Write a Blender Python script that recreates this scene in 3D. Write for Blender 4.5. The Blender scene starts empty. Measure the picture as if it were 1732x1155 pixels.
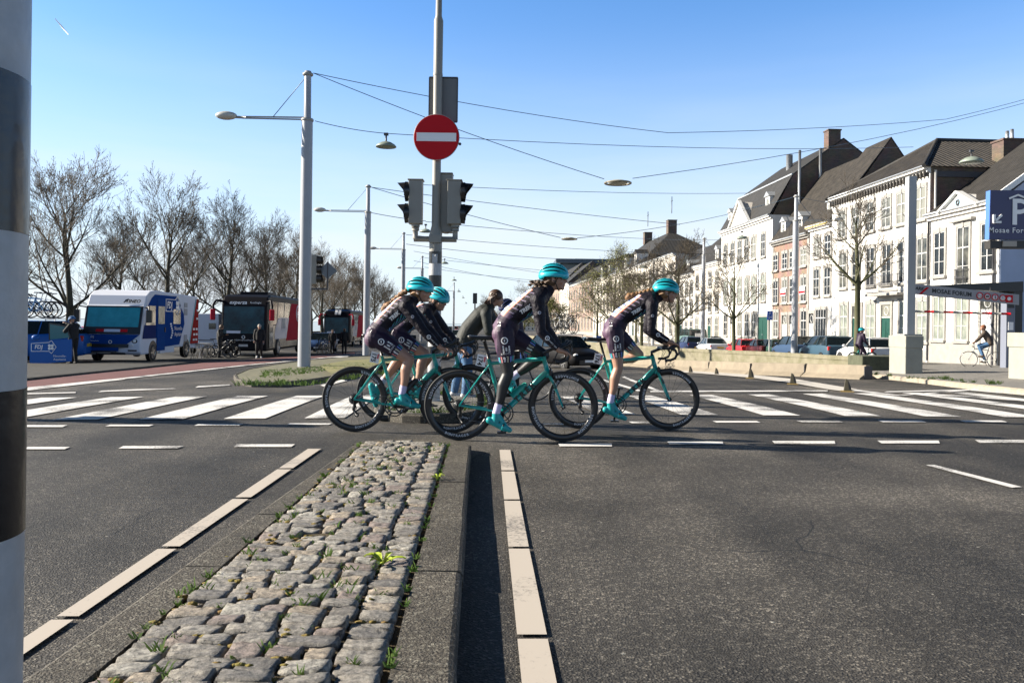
import bpy, bmesh, math, random
import numpy as np
from mathutils import Vector, Matrix, Quaternion
from mathutils.bvhtree import BVHTree
from mathutils.geometry import tessellate_polygon
R = math.radians
sc = bpy.context.scene
COL = sc.collection
# ------------------------------------------------------------------ camera
F = 1400.0; HOR = 548.0; ROLL = 0.0135
CR, SR = math.cos(ROLL), math.sin(ROLL)
CZ = 1.0
cam_d = bpy.data.cameras.new('camera'); cam = bpy.data.objects.new('camera', cam_d); COL.objects.link(cam)
cam_d.sensor_width = 36.0; cam_d.lens = F/1732*36.0
cam_d.shift_y = -(577.5-HOR)/1732.0
cam_d.clip_start = 0.05; cam_d.clip_end = 6000
cam.matrix_world = Matrix(((CR, -SR, 0, 0), (0, 0, -1, 0), (SR, CR, 0, CZ), (0, 0, 0, 1)))
sc.camera = cam
# ------------------------------------------------------------------ world, sun, exposure
SUN_EL = R(25.0); SUN_AZ = R(6.0)          # azimuth: ahead of the camera's left
sdir = Vector((-math.cos(SUN_EL)*math.cos(SUN_AZ), math.cos(SUN_EL)*math.sin(SUN_AZ), math.sin(SUN_EL)))
w = bpy.data.worlds.new('World'); sc.world = w; w.use_nodes = True
nt = w.node_tree; nt.nodes.clear()
bg = nt.nodes.new('ShaderNodeBackground'); wo = nt.nodes.new('ShaderNodeOutputWorld')
sky = nt.nodes.new('ShaderNodeTexSky'); sky.sky_type = 'NISHITA'; sky.sun_disc = False
sky.sun_elevation = SUN_EL; sky.sun_rotation = math.atan2(sdir.x, sdir.y)
sky.altitude = 50; sky.air_density = 1.0; sky.dust_density = 0.4; sky.ozone_density = 3.5
# pale spring haze low in the sky, deeper blue above it, dimmed overhead
gt = nt.nodes.new('ShaderNodeNewGeometry'); sx = nt.nodes.new('ShaderNodeSeparateXYZ'); nt.links.new(gt.outputs['Incoming'], sx.inputs[0])
ng = nt.nodes.new('ShaderNodeMath'); ng.operation = 'MULTIPLY'; ng.inputs[1].default_value = -1.0; nt.links.new(sx.outputs[2], ng.inputs[0])
hr = nt.nodes.new('ShaderNodeValToRGB'); hr.color_ramp.interpolation = 'EASE'
hr.color_ramp.elements[0].position = 0.0; hr.color_ramp.elements[0].color = (1, 1, 1, 1); hr.color_ramp.elements[1].position = 0.38; hr.color_ramp.elements[1].color = (0, 0, 0, 1)
nt.links.new(ng.outputs[0], hr.inputs[0])
wn = nt.nodes.new('ShaderNodeTexNoise'); wn.inputs['Scale'].default_value = 2.2; wn.inputs['Detail'].default_value = 6
wm = nt.nodes.new('ShaderNodeMapping'); wm.inputs['Scale'].default_value = (1, 1, 7); wg = nt.nodes.new('ShaderNodeTexCoord')
nt.links.new(wg.outputs['Generated'], wm.inputs[0]); nt.links.new(wm.outputs[0], wn.inputs['Vector'])
wr = nt.nodes.new('ShaderNodeMapRange'); wr.inputs[1].default_value = 0.45; wr.inputs[2].default_value = 0.8; wr.inputs[3].default_value = 0.0; wr.inputs[4].default_value = 0.45
nt.links.new(wn.outputs[0], wr.inputs[0])
wa = nt.nodes.new('ShaderNodeMath'); wa.operation = 'MULTIPLY'; nt.links.new(wr.outputs[0], wa.inputs[0]); nt.links.new(hr.outputs[0], wa.inputs[1])
wb = nt.nodes.new('ShaderNodeMath'); wb.operation = 'MULTIPLY_ADD'; wb.inputs[1].default_value = 0.86; nt.links.new(hr.outputs[0], wb.inputs[0]); nt.links.new(wa.outputs[0], wb.inputs[2]); wb.use_clamp = True
tint = nt.nodes.new('ShaderNodeMix'); tint.data_type = 'RGBA'; tint.blend_type = 'MULTIPLY'; tint.inputs[0].default_value = 1.0
nt.links.new(sky.outputs[0], tint.inputs[6]); tint.inputs[7].default_value = (1.12, 1.56, 1.92, 1)
zr_ = nt.nodes.new('ShaderNodeMapRange'); zr_.inputs[1].default_value = 0.39; zr_.inputs[2].default_value = 0.50; zr_.inputs[3].default_value = 1.0; zr_.inputs[4].default_value = 0.06  # sky dimmed above the frame to cut ambient light and deepen ground shadows
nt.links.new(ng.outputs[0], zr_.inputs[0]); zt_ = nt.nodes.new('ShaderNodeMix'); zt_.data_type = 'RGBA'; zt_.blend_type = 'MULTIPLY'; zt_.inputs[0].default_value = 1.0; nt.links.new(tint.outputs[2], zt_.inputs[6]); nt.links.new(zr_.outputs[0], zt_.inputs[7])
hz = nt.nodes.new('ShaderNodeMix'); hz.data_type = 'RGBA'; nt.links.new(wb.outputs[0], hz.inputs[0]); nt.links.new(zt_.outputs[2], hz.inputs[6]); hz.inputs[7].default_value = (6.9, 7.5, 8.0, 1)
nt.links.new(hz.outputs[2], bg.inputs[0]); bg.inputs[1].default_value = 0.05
nt.links.new(bg.outputs[0], wo.inputs[0])
sl = bpy.data.lights.new('sun', 'SUN'); sl.energy = 5.0; sl.angle = R(0.53); sl.color = (1.0, 0.91, 0.78)
so = bpy.data.objects.new('sun', sl); COL.objects.link(so)
so.rotation_euler = (-sdir).to_track_quat('-Z', 'Y').to_euler()
sc.view_settings.view_transform = 'Standard'; sc.view_settings.look = 'None'
sc.view_settings.exposure = 1.4; sc.view_settings.gamma = 1.0
# ------------------------------------------------------------------ pixel <-> world
def ray(px, py):
    u = (px-866)/F; v = (HOR-py)/F
    return u*CR - v*SR, u*SR + v*CR
def P(px, py, d):
    x, z = ray(px, py); return Vector((x*d, d, CZ + z*d))
def sstep(a, b, t):
    t = (t-a)/(b-a); t = max(0.0, min(1.0, t)); return t*t*(3-2*t)
def gz(x, y):
    yy = min(max(y, -5.0), 62.0)
    k = 0.0075 + 0.0105*sstep(-9, 0, x) - 0.0095*sstep(9, 19, x)
    t = yy-12
    s = 0.5*(t + math.sqrt(t*t+1.0))
    return -(0.0145*yy + k*s + 0.17*sstep(-9, -15, x)*sstep(15, 26, y))
def G(px, py, lift=0.0):
    x, z = ray(px, py)
    lo, hi = 0.3, 400.0
    for _ in range(60):
        m = 0.5*(lo+hi)
        if CZ + z*m > gz(x*m, m) + lift: lo = m
        else: hi = m
    return Vector((x*lo, lo, CZ + z*lo))
# ------------------------------------------------------------------ materials
MATS = {}
def mat(name, col, rough=0.6, metal=0.0, noise=0.0, nscale=8.0, bump=0.0, bscale=60.0, spec=0.5, coat=0.0, emit=None, col2=None, sheen=0.0, alpha=1.0):
    if name in MATS: return MATS[name]
    m = bpy.data.materials.new(name); m.use_nodes = True
    n = m.node_tree; b = n.nodes['Principled BSDF']
    b.inputs['Base Color'].default_value = (*col, 1); b.inputs['Roughness'].default_value = rough
    b.inputs['Metallic'].default_value = metal; b.inputs['Specular IOR Level'].default_value = spec
    b.inputs['Coat Weight'].default_value = coat
    if coat: b.inputs['Coat Roughness'].default_value = 0.05
    if emit: b.inputs['Emission Color'].default_value = (*emit[:3], 1); b.inputs['Emission Strength'].default_value = emit[3]
    tc = n.nodes.new('ShaderNodeTexCoord')
    if noise > 0 or col2:
        tx = n.nodes.new('ShaderNodeTexNoise'); tx.inputs['Scale'].default_value = nscale; tx.inputs['Detail'].default_value = 6
        tx.inputs['Roughness'].default_value = 0.65
        n.links.new(tc.outputs['Object'], tx.inputs['Vector'])
        rp = n.nodes.new('ShaderNodeValToRGB')
        c2 = col2 if col2 else tuple(max(0, c*(1-noise)) for c in col)
        c1 = col if col2 else tuple(min(1, c*(1+noise)) for c in col)
        rp.color_ramp.elements[0].position = 0.3; rp.color_ramp.elements[0].color = (*c2, 1)
        rp.color_ramp.elements[1].position = 0.7; rp.color_ramp.elements[1].color = (*c1, 1)
        n.links.new(tx.outputs['Fac'], rp.inputs[0]); n.links.new(rp.outputs[0], b.inputs['Base Color'])
    if bump > 0:
        t2 = n.nodes.new('ShaderNodeTexNoise'); t2.inputs['Scale'].default_value = bscale; t2.inputs['Detail'].default_value = 4
        n.links.new(tc.outputs['Object'], t2.inputs['Vector'])
        bp = n.nodes.new('ShaderNodeBump'); bp.inputs['Strength'].default_value = min(1, bump); bp.inputs['Distance'].default_value = 0.01*max(1, bump)
        n.links.new(t2.outputs['Fac'], bp.inputs['Height']); n.links.new(bp.outputs[0], b.inputs['Normal'])
    MATS[name] = m; return m
def node(m, typ, **kw):
    x = m.node_tree.nodes.new(typ)
    for k, v in kw.items():
        if hasattr(x, k) and k not in x.inputs: setattr(x, k, v)
        else: x.inputs[k].default_value = v
    return x
# ------------------------------------------------------------------ mesh builder
class MB:
    def __init__(s, M=None): s.v = []; s.f = []; s.m = []; s.sm = []; s.M = M; s.cur = 0; s.smooth = False
    def add(s, vs, fs, smooth=None):
        o = len(s.v)
        for p in vs:
            p = Vector(p); s.v.append(s.M @ p if s.M is not None else p)
        for f in fs: s.f.append([i+o for i in f]); s.m.append(s.cur); s.sm.append(s.smooth if smooth is None else smooth)
        return s
    def box(s, c, size, rz=0.0, taper=1.0, rot=None):
        hx, hy, hz = size[0]/2, size[1]/2, size[2]/2
        Q = rot if rot is not None else Matrix.Rotation(rz, 3, 'Z')
        vs = []
        for dz, t in ((-hz, 1.0), (hz, taper)):
            for dx, dy in ((-hx, -hy), (hx, -hy), (hx, hy), (-hx, hy)): vs.append(Vector(c) + Q @ Vector((dx*t, dy*t, dz)))
        return s.add(vs, [(3, 2, 1, 0), (4, 5, 6, 7), (0, 1, 5, 4), (1, 2, 6, 5), (2, 3, 7, 6), (3, 0, 4, 7)], False)
    def bar(s, a, b, w_, h_, up=(0, 0, 1)):
        a = Vector(a); b = Vector(b); d = (b-a); L = d.length
        if L < 1e-6: return s
        d /= L; up = Vector(up)
        if abs(d.dot(up)) > .99: up = Vector((0, 1, 0))
        x = d.cross(up).normalized(); z = x.cross(d)
        vs = [p + x*sx*w_/2 + z*sz*h_/2 for p in (a, b) for sx, sz in ((-1, -1), (1, -1), (1, 1), (-1, 1))]
        return s.add(vs, [(0, 1, 2, 3), (7, 6, 5, 4), (0, 4, 5, 1), (1, 5, 6, 2), (2, 6, 7, 3), (3, 7, 4, 0)], False)
    def tube(s, path, rad, n=8, closed=False, caps=True, flat=1.0, smooth=True):
        path = [Vector(p) for p in path]; N = len(path)
        if not hasattr(rad, '__len__'): rad = [rad]*N
        vs = []; fs = []
        prev = None
        for i, p in enumerate(path):
            a = path[i-1] if (i > 0 or closed) else p; b = path[(i+1) % N] if (i < N-1 or closed) else p
            t = (b-a)
            if t.length < 1e-9: t = Vector((0, 0, 1))
            t.normalize()
            if prev is None:
                up = Vector((0, 1, 0)) if abs(t.y) < .9 else Vector((1, 0, 0))
                nx = t.cross(up).normalized()
            else:
                nx = (prev - t*prev.dot(t))
                nx = nx.normalized() if nx.length > 1e-6 else t.orthogonal().normalized()
            prev = nx; ny = t.cross(nx)
            for k in range(n):
                an = 2*math.pi*k/n; vs.append(p + (nx*math.cos(an) + ny*math.sin(an)*flat)*rad[i])
        M_ = N if closed else N-1
        for i in range(M_):
            for k in range(n):
                j = (i+1) % N; fs.append((i*n+k, j*n+k, j*n+(k+1) % n, i*n+(k+1) % n)[::-1])
        s.add(vs, fs, smooth)
        if caps and not closed:
            o = len(s.v)-len(vs)
            s.f.append([o+k for k in range(n)]); s.m.append(s.cur); s.sm.append(False)
            s.f.append([o+(N-1)*n+k for k in range(n)][::-1]); s.m.append(s.cur); s.sm.append(False)
        return s
    def cyl(s, a, b, r0, r1=None, n=12, caps=True, smooth=True): return s.tube([a, b], [r0, r0 if r1 is None else r1], n, caps=caps, smooth=smooth)
    def sphere(s, c, r, sc_=(1, 1, 1), n=12, m_=8, rot=None, zmin=-1.0, zmax=1.0):
        vs = []; fs = []; Q = rot if rot is not None else Matrix.Identity(3)
        t0 = math.acos(max(-1, min(1, zmax))); t1 = math.acos(max(-1, min(1, zmin)))
        for i in range(m_+1):
            th = t0 + (t1-t0)*i/m_
            for k in range(n):
                ph = 2*math.pi*k/n
                vs.append(Vector(c) + Q @ Vector((r*sc_[0]*math.sin(th)*math.cos(ph), r*sc_[1]*math.sin(th)*math.sin(ph), r*sc_[2]*math.cos(th))))
        for i in range(m_):
            for k in range(n): fs.append((i*n+k, (i+1)*n+k, (i+1)*n+(k+1) % n, i*n+(k+1) % n))
        fs.append(tuple(range(n))[::-1] if False else tuple(range(n)))
        fs.append(tuple(m_*n+k for k in range(n))[::-1])
        return s.add(vs, fs, True)
    def lathe(s, c, prof, n=16, axis='Z', smooth=True):
        vs = []; fs = []
        for r_, h in prof:
            for k in range(n):
                an = 2*math.pi*k/n; a_, b_ = r_*math.cos(an), r_*math.sin(an)
                q = {'Z': (a_, b_, h), 'Y': (a_, h, -b_), 'X': (h, a_, b_)}[axis]
                vs.append(Vector(c)+Vector(q))
        N = len(prof)
        for i in range(N-1):
            for k in range(n): fs.append((i*n+k, i*n+(k+1) % n, (i+1)*n+(k+1) % n, (i+1)*n+k))
        return s.add(vs, fs, smooth)
    def torus(s, c, R_, r_, n=40, m_=8, axis='Y', sq=1.0):
        pth = []
        for k in range(n):
            an = 2*math.pi*k/n; q = {'Z': (math.cos(an), math.sin(an), 0), 'Y': (math.cos(an), 0, math.sin(an)), 'X': (0, math.cos(an), math.sin(an))}[axis]
            pth.append(Vector(c)+Vector(q)*R_)
        return s.tube(pth, r_, m_, closed=True, flat=sq)
    def prism(s, poly, off):
        """poly: list of 3-D points (planar), off: extrusion vector"""
        n = len(poly); off = Vector(off); P0 = [Vector(p) for p in poly]
        tri = tessellate_polygon([P0])
        nrm = Vector((0, 0, 0))
        for i in range(n): nrm += P0[i].cross(P0[(i+1) % n])
        flip = nrm.dot(off) > 0
        fs = []
        for t in tri:
            a, b, c_ = t
            tn = (P0[b]-P0[a]).cross(P0[c_]-P0[a])
            if (tn.dot(off) > 0): t = (a, c_, b)
            fs.append(tuple(t)); fs.append(tuple(i+n for i in reversed(t)))
        for i in range(n):
            j = (i+1) % n; q = (i, j, j+n, i+n); fs.append(q if flip else q[::-1])
        return s.add(P0 + [p+off for p in P0], fs, False)
    def quad(s, a, b, c_, d): return s.add([a, b, c_, d], [(0, 1, 2, 3)], False)
    def build(s, name, mats, parent=None, label=None, bevel=0.0, kind=None):
        me = bpy.data.meshes.new(name); me.from_pydata([tuple(p) for p in s.v], [], s.f)
        if not isinstance(mats, (list, tuple)): mats = [mats]
        for m_ in mats: me.materials.append(m_)
        if len(s.f):
            me.polygons.foreach_set('material_index', s.m); me.polygons.foreach_set('use_smooth', s.sm)
        me.update()
        o = bpy.data.objects.new(name, me); COL.objects.link(o)
        if parent is not None: o.parent = parent
        if label: o['label'] = label
        if kind: o['kind'] = kind
        if bevel > 0:
            b = o.modifiers.new('bevel', 'BEVEL'); b.width = bevel; b.segments = 2; b.limit_method = 'ANGLE'; b.angle_limit = R(35)
        return o
def tag(o, label, cat, group=None, kind=None):
    if label: o['label'] = label
    if cat: o['category'] = cat
    if group: o['group'] = group
    if kind: o['kind'] = kind
    return o
def empty(name, loc, rz=0.0, label=None, cat=None, group=None, scale=1.0):
    o = bpy.data.objects.new(name, None); COL.objects.link(o); o.location = loc; o.rotation_euler = (0, 0, rz)
    o.scale = (scale,)*3; o.empty_display_size = 0.2
    return tag(o, label, cat, group)
def copy_tree(o, parent=None):
    c = o.copy(); COL.objects.link(c); c.parent = parent
    for ch in list(o.children): copy_tree(ch, c)
    return c
_fc = {}
def text_mesh(txt, size=1.0, depth=0.0, bold=False, shear=0.0, spacing=1.0, offset=0.0):
    """verts/faces of a text in the XY plane, centred"""
    key = (txt, size, depth, shear, spacing, offset)
    if key in _fc: return _fc[key]
    cu = bpy.data.curves.new('t', 'FONT'); cu.body = txt; cu.size = size; cu.extrude = depth; cu.align_x = 'CENTER'; cu.align_y = 'CENTER'
    cu.shear = shear; cu.space_character = spacing; cu.offset = offset; cu.resolution_u = 2
    ob = bpy.data.objects.new('t', cu); COL.objects.link(ob)
    dg = bpy.context.evaluated_depsgraph_get(); ev = ob.evaluated_get(dg); me = ev.to_mesh()
    vs = [v.co.copy() for v in me.vertices]; fs = [tuple(p.vertices) for p in me.polygons]
    ev.to_mesh_clear(); bpy.data.objects.remove(ob); bpy.data.curves.remove(cu)
    _fc[key] = (vs, fs); return vs, fs
def put_text(mb, txt, origin, xdir, ydir, size, **kw):
    vs, fs = text_mesh(txt, size, **kw); o = Vector(origin); xd = Vector(xdir); yd = Vector(ydir); zd = xd.cross(yd)
    mb.add([o + xd*p.x + yd*p.y + zd*p.z for p in vs], fs, False); return mb
# ================================================================== SETTING: ground, markings, islands
rnd = random.Random(7)
def mark_mat(name, col, wear=0.5):
    m = mat(name, col, rough=0.75, noise=0.10, nscale=3)
    n = m.node_tree; b = n.nodes['Principled BSDF']
    tc = node(m, 'ShaderNodeTexCoord'); t = node(m, 'ShaderNodeTexNoise', Scale=45.0, Detail=8.0, Roughness=0.8)
    t2 = node(m, 'ShaderNodeTexNoise', Scale=1.3, Detail=3.0)
    n.links.new(tc.outputs['Object'], t.inputs['Vector']); n.links.new(tc.outputs['Object'], t2.inputs['Vector'])
    ad = node(m, 'ShaderNodeMath', operation='ADD'); n.links.new(t.outputs[0], ad.inputs[0]); n.links.new(t2.outputs[0], ad.inputs[1])
    rp = node(m, 'ShaderNodeValToRGB'); rp.color_ramp.elements[0].position = 0.37+0.05*(wear > .9); rp.color_ramp.elements[0].color = (0.09, 0.088, 0.085, 1)
    rp.color_ramp.elements[1].position = 0.46+0.035*(wear > .9); rp.color_ramp.elements[1].color = (*col, 1)
    dv = node(m, 'ShaderNodeMath', operation='MULTIPLY'); dv.inputs[1].default_value = 0.5
    n.links.new(ad.outputs[0], dv.inputs[0]); n.links.new(dv.outputs[0], rp.inputs[0]); n.links.new(rp.outputs[0], b.inputs['Base Color'])
    return m
def asphalt():
    m = mat('asphalt', (0.06, 0.06, 0.062), rough=0.7, spec=0.35)
    n = m.node_tree; b = n.nodes['Principled BSDF']
    tc = node(m, 'ShaderNodeTexCoord'); L = n.links.new
    big = node(m, 'ShaderNodeTexNoise', Scale=0.22, Detail=5.0, Roughness=0.6); L(tc.outputs['Object'], big.inputs['Vector'])
    mp = node(m, 'ShaderNodeMapping'); mp.inputs['Scale'].default_value = (1.0, 0.16, 1.0); L(tc.outputs['Object'], mp.inputs['Vector'])
    tracks = node(m, 'ShaderNodeTexNoise', Scale=1.1, Detail=4.0); L(mp.outputs[0], tracks.inputs['Vector'])
    vor = node(m, 'ShaderNodeTexVoronoi', Scale=112.0); L(tc.outputs['Object'], vor.inputs['Vector'])
    gr = node(m, 'ShaderNodeTexNoise', Scale=160.0, Detail=3.0, Roughness=0.7); L(tc.outputs['Object'], gr.inputs['Vector'])
    r1 = node(m, 'ShaderNodeValToRGB'); e = r1.color_ramp.elements
    e[0].position = 0.41; e[0].color = (0.023, 0.0215, 0.019, 1); e[1].position = 0.62; e[1].color = (0.092, 0.083, 0.070, 1)
    mx = node(m, 'ShaderNodeMath', operation='ADD'); L(big.outputs[0], mx.inputs[0]); L(tracks.outputs[0], mx.inputs[1])
    hf = node(m, 'ShaderNodeMath', operation='MULTIPLY'); hf.inputs[1].default_value = 0.5; L(mx.outputs[0], hf.inputs[0]); L(hf.outputs[0], r1.inputs[0])
    r2 = node(m, 'ShaderNodeValToRGB'); e = r2.color_ramp.elements
    e[0].position = 0.0; e[0].color = (0.42, 0.42, 0.43, 1); e[1].position = 1.0; e[1].color = (3.0, 3.0, 2.95, 1); q_ = r2.color_ramp.elements.new(0.78); q_.color = (1.0, 1.0, 1.0, 1)
    sp = node(m, 'ShaderNodeSeparateColor'); L(vor.outputs['Color'], sp.inputs[0]); L(sp.outputs[0], r2.inputs[0])
    mul = node(m, 'ShaderNodeMix', data_type='RGBA', blend_type='MULTIPLY'); mul.inputs[0].default_value = 1.0
    L(r1.outputs[0], mul.inputs[6]); L(r2.outputs[0], mul.inputs[7])
    # sparse pale specks
    v2 = node(m, 'ShaderNodeTexVoronoi', Scale=6.0); L(tc.outputs['Object'], v2.inputs['Vector'])
    lt = node(m, 'ShaderNodeMath', operation='LESS_THAN'); lt.inputs[1].default_value = 0.045; L(v2.outputs['Distance'], lt.inputs[0])
    s2 = node(m, 'ShaderNodeMix', data_type='RGBA'); L(lt.outputs[0], s2.inputs[0]); L(mul.outputs[2], s2.inputs[6]); s2.inputs[7].default_value = (0.26, 0.25, 0.22, 1)
    wv = node(m, 'ShaderNodeTexNoise', Scale=1.1, Detail=5.0); L(tc.outputs['Object'], wv.inputs['Vector'])
    wm_ = node(m, 'ShaderNodeMix', data_type='RGBA', blend_type='ADD'); wm_.inputs[0].default_value = .55; L(tc.outputs['Object'], wm_.inputs[6]); L(wv.outputs[1], wm_.inputs[7])
    vc = node(m, 'ShaderNodeTexVoronoi', Scale=.42); vc.feature = 'DISTANCE_TO_EDGE'; L(wm_.outputs[2], vc.inputs['Vector'])
    lc = node(m, 'ShaderNodeMath', operation='LESS_THAN'); lc.inputs[1].default_value = .0026; L(vc.outputs['Distance'], lc.inputs[0])
    mk = node(m, 'ShaderNodeTexNoise', Scale=.27, Detail=1.0); L(tc.outputs['Object'], mk.inputs['Vector']); mg = node(m, 'ShaderNodeMath', operation='GREATER_THAN'); mg.inputs[1].default_value = .53; L(mk.outputs[0], mg.inputs[0])
    cm = node(m, 'ShaderNodeMath', operation='MULTIPLY'); L(lc.outputs[0], cm.inputs[0]); L(mg.outputs[0], cm.inputs[1])
    s3 = node(m, 'ShaderNodeMix', data_type='RGBA'); L(cm.outputs[0], s3.inputs[0]); L(s2.outputs[2], s3.inputs[6]); s3.inputs[7].default_value = (0.012, 0.012, 0.012, 1)
    v3 = node(m, 'ShaderNodeTexVoronoi', Scale=.8); L(tc.outputs['Object'], v3.inputs['Vector']); l3 = node(m, 'ShaderNodeMath', operation='LESS_THAN'); l3.inputs[1].default_value = .05; L(v3.outputs['Distance'], l3.inputs[0])
    s4 = node(m, 'ShaderNodeMix', data_type='RGBA'); L(l3.outputs[0], s4.inputs[0]); L(s3.outputs[2], s4.inputs[6]); s4.inputs[7].default_value = (0.020, 0.019, 0.018, 1)
    wp = node(m, 'ShaderNodeTexNoise', Scale=.17, Detail=7.0, Roughness=.62, Distortion=.6); L(tc.outputs['Object'], wp.inputs['Vector'])
    wq = node(m, 'ShaderNodeMapRange'); wq.inputs[1].default_value = .44; wq.inputs[2].default_value = .66; wq.inputs[3].default_value = .82; wq.inputs[4].default_value = 2.0; L(wp.outputs[0], wq.inputs[0])
    s5 = node(m, 'ShaderNodeMix', data_type='RGBA', blend_type='MULTIPLY'); s5.inputs[0].default_value = 1.0; L(s4.outputs[2], s5.inputs[6]); L(wq.outputs[0], s5.inputs[7])
    L(s5.outputs[2], b.inputs['Base Color'])
    bp = node(m, 'ShaderNodeBump', Strength=0.8, Distance=0.006); ad = node(m, 'ShaderNodeMath', operation='ADD')
    L(vor.outputs['Distance'], ad.inputs[0]); L(gr.outputs[0], ad.inputs[1]); L(ad.outputs[0], bp.inputs['Height']); L(bp.outputs[0], b.inputs['Normal'])
    return m
M_ASPH = asphalt()
M_PAINT = mark_mat('road_paint', (0.62, 0.61, 0.59), 1)
M_BLOCK = mark_mat('white_block', (0.43, 0.385, 0.33))
def grid_sheet(name, x0, x1, y0, y1, m, lift=0.0, step=1.0, kind='structure'):
    nx = max(1, int(math.ceil((x1-x0)/step))); ny = max(1, int(math.ceil((y1-y0)/step)))
    mb = MB(); vs = []; fs = []
    for j in range(ny+1):
        for i in range(nx+1):
            x = x0+(x1-x0)*i/nx; y = y0+(y1-y0)*j/ny; vs.append((x, y, gz(x, y)+lift))
    for j in range(ny):
        for i in range(nx): a = j*(nx+1)+i; fs.append((a, a+1, a+nx+2, a+nx+1))
    mb.add(vs, fs, True); return mb.build(name, m, kind=kind)
mb = MB()
xs = [-2500, -600, -150] + [-60+1.0*i for i in range(121)] + [150, 600, 2500]
ys = [-40, -10, -3] + [-1+1.0*i for i in range(66)] + [80, 120, 250, 800, 4000]
vs = [(x, y, gz(max(-60, min(60, x)), y)) for y in ys for x in xs]; nx = len(xs)
mb.add(vs, [(j*nx+i, j*nx+i+1, (j+1)*nx+i+1, (j+1)*nx+i) for j in range(len(ys)-1) for i in range(nx-1)], True)
mb.build('road', M_ASPH, kind='structure')
def gp(x, y, l=0.004):
    return Vector((x, y, ground_interp(x, y)+l))
def ground_interp(x, y):
    def cell(a, arr):
        for i in range(len(arr)-1):
            if a <= arr[i+1]: return i
        return len(arr)-2
    if not (-60 <= x <= 60 and -1 <= y <= 64): return gz(max(-60, min(60, x)), y)
    x0 = math.floor(x); y0 = math.floor(y); fx = x-x0; fy = y-y0
    a, b, c, d = gz(x0, y0), gz(x0+1, y0), gz(x0+1, y0+1), gz(x0, y0+1)
    return max(a+(b-a)*fx+(c-b)*fy, a+(c-d)*fx+(d-a)*fy) if True else 0
def strip(mb, quad, lift=0.004, nu=None, nv=None):
    """a painted patch on the ground between four world points (bl, br, tr, tl)"""
    a, b, c, d = [Vector(q) for q in quad]
    nu = nu or max(1, int(max((b-a).length, (c-d).length)/0.9)+1); nv = nv or max(1, int(max((d-a).length, (c-b).length)/0.9)+1)
    vs = []
    for j in range(nv+1):
        for i in range(nu+1):
            p = (a.lerp(b, i/nu)).lerp(d.lerp(c, i/nu), j/nv)
            vs.append(gp(p.x, p.y, lift + 0.0006*p.y))
    mb.add(vs, [(j*(nu+1)+i, j*(nu+1)+i+1, (j+1)*(nu+1)+i+1, (j+1)*(nu+1)+i) for j in range(nv) for i in range(nu)], False)
def pxstrip(mb, pts, **k): strip(mb, [G(*p) for p in pts], **k)
# --- zebra crossing
zb = MB()
L5a, L5b = G(377.9, 709.5), G(502, 670.4); L4a, L4b = G(235.6, 710.5), G(402, 671)
R2a, R2b = G(1429, 704.5), G(1265.3, 668.2); R3a, R3b = G(1565, 705.5), G(1357.5, 667.2)
def zebra(a0, b0, a1, b1, ks, w=0.5):
    for k in ks:
        a = a0 + (a1-a0)*k; b = b0 + (b1-b0)*k; wd = (a1-a0).normalized()*w; wb = (b1-b0).normalized()*w
        strip(zb, [a, a+wd, b+wb, b], lift=0.005)
zebra(L4a, L4b, L5a, L5b, range(-5, 3), 0.46)
zebra(R2a, R2b, R3a, R3b, range(-3, 8), 0.5)
zb.build('zebra_crossing', M_PAINT, kind='structure')
dm = MB()
for x0, x1, ya, yb, sk in ((40, 114, 757, 761, -12), (200, 305, 755.5, 759.8, -14), (395.6, 495.9, 752.5, 757, -8), (946.6, 1033.7, 751.3, 756, 4), (1132, 1221, 748, 752.3, 6), (1310.6, 1409.8, 746.9, 751.8, 8), (1491, 1585, 746.2, 751, 12), (1657, 1760, 745, 750, 14)):
    pxstrip(dm, [(x0, yb), (x1+sk*.4, yb), (x1+sk*.2+(-sk*.6 if sk < 0 else 0), ya), (x0-sk*.6, ya)])
for x0, x1, ya, yb, sk in ((30, 110, 720, 723.4, -8), (182, 256, 719.5, 722, -8), (332, 408, 718, 721, -7), (487.8, 559, 717, 719.5, -5), (919, 964, 717, 719.5, 3), (1066, 1110, 714, 716.8, 5), (1208.5, 1283, 713, 715.8, 7), (1351, 1422, 712.3, 715.2, 8), (1489, 1563, 712, 715, 9), (1628, 1699, 712, 715, 10)):
    pxstrip(dm, [(x0+sk*.5, yb), (x1+sk*.5, yb), (x1-sk*.5, ya), (x0-sk*.5, ya)])
pxstrip(dm, [(1711, 826), (1729, 825), (1581, 787.5), (1565, 787.5)])
# stop lines and far markings
pxstrip(dm, [(1100, 664.0), (1400, 663.2), (1400, 661.0), (1100, 661.8)])
pxstrip(dm, [(1052, 639), (1056, 637.5), (1118, 662), (1108, 662)])
pxstrip(dm, [(1010, 642), (1016, 641), (1090, 662.5), (1078, 662.5)])
pxstrip(dm, [(1440, 661.6), (1447, 659.6), (1524, 669.6), (1518, 670.4)])
pxstrip(dm, [(1518, 670.4), (1524, 668.8), (1632, 660.0), (1640, 661.2)])
pxstrip(dm, [(1560, 668.5), (1566, 666.5), (1732, 676), (1732, 679)])
pxstrip(dm, [(1640, 661.5), (1648, 660), (1745, 668), (1745, 670.5)])
pxstrip(dm, [(1495, 664.5), (1500, 662.8), (1700, 657.2), (1705, 658.6)])
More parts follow.
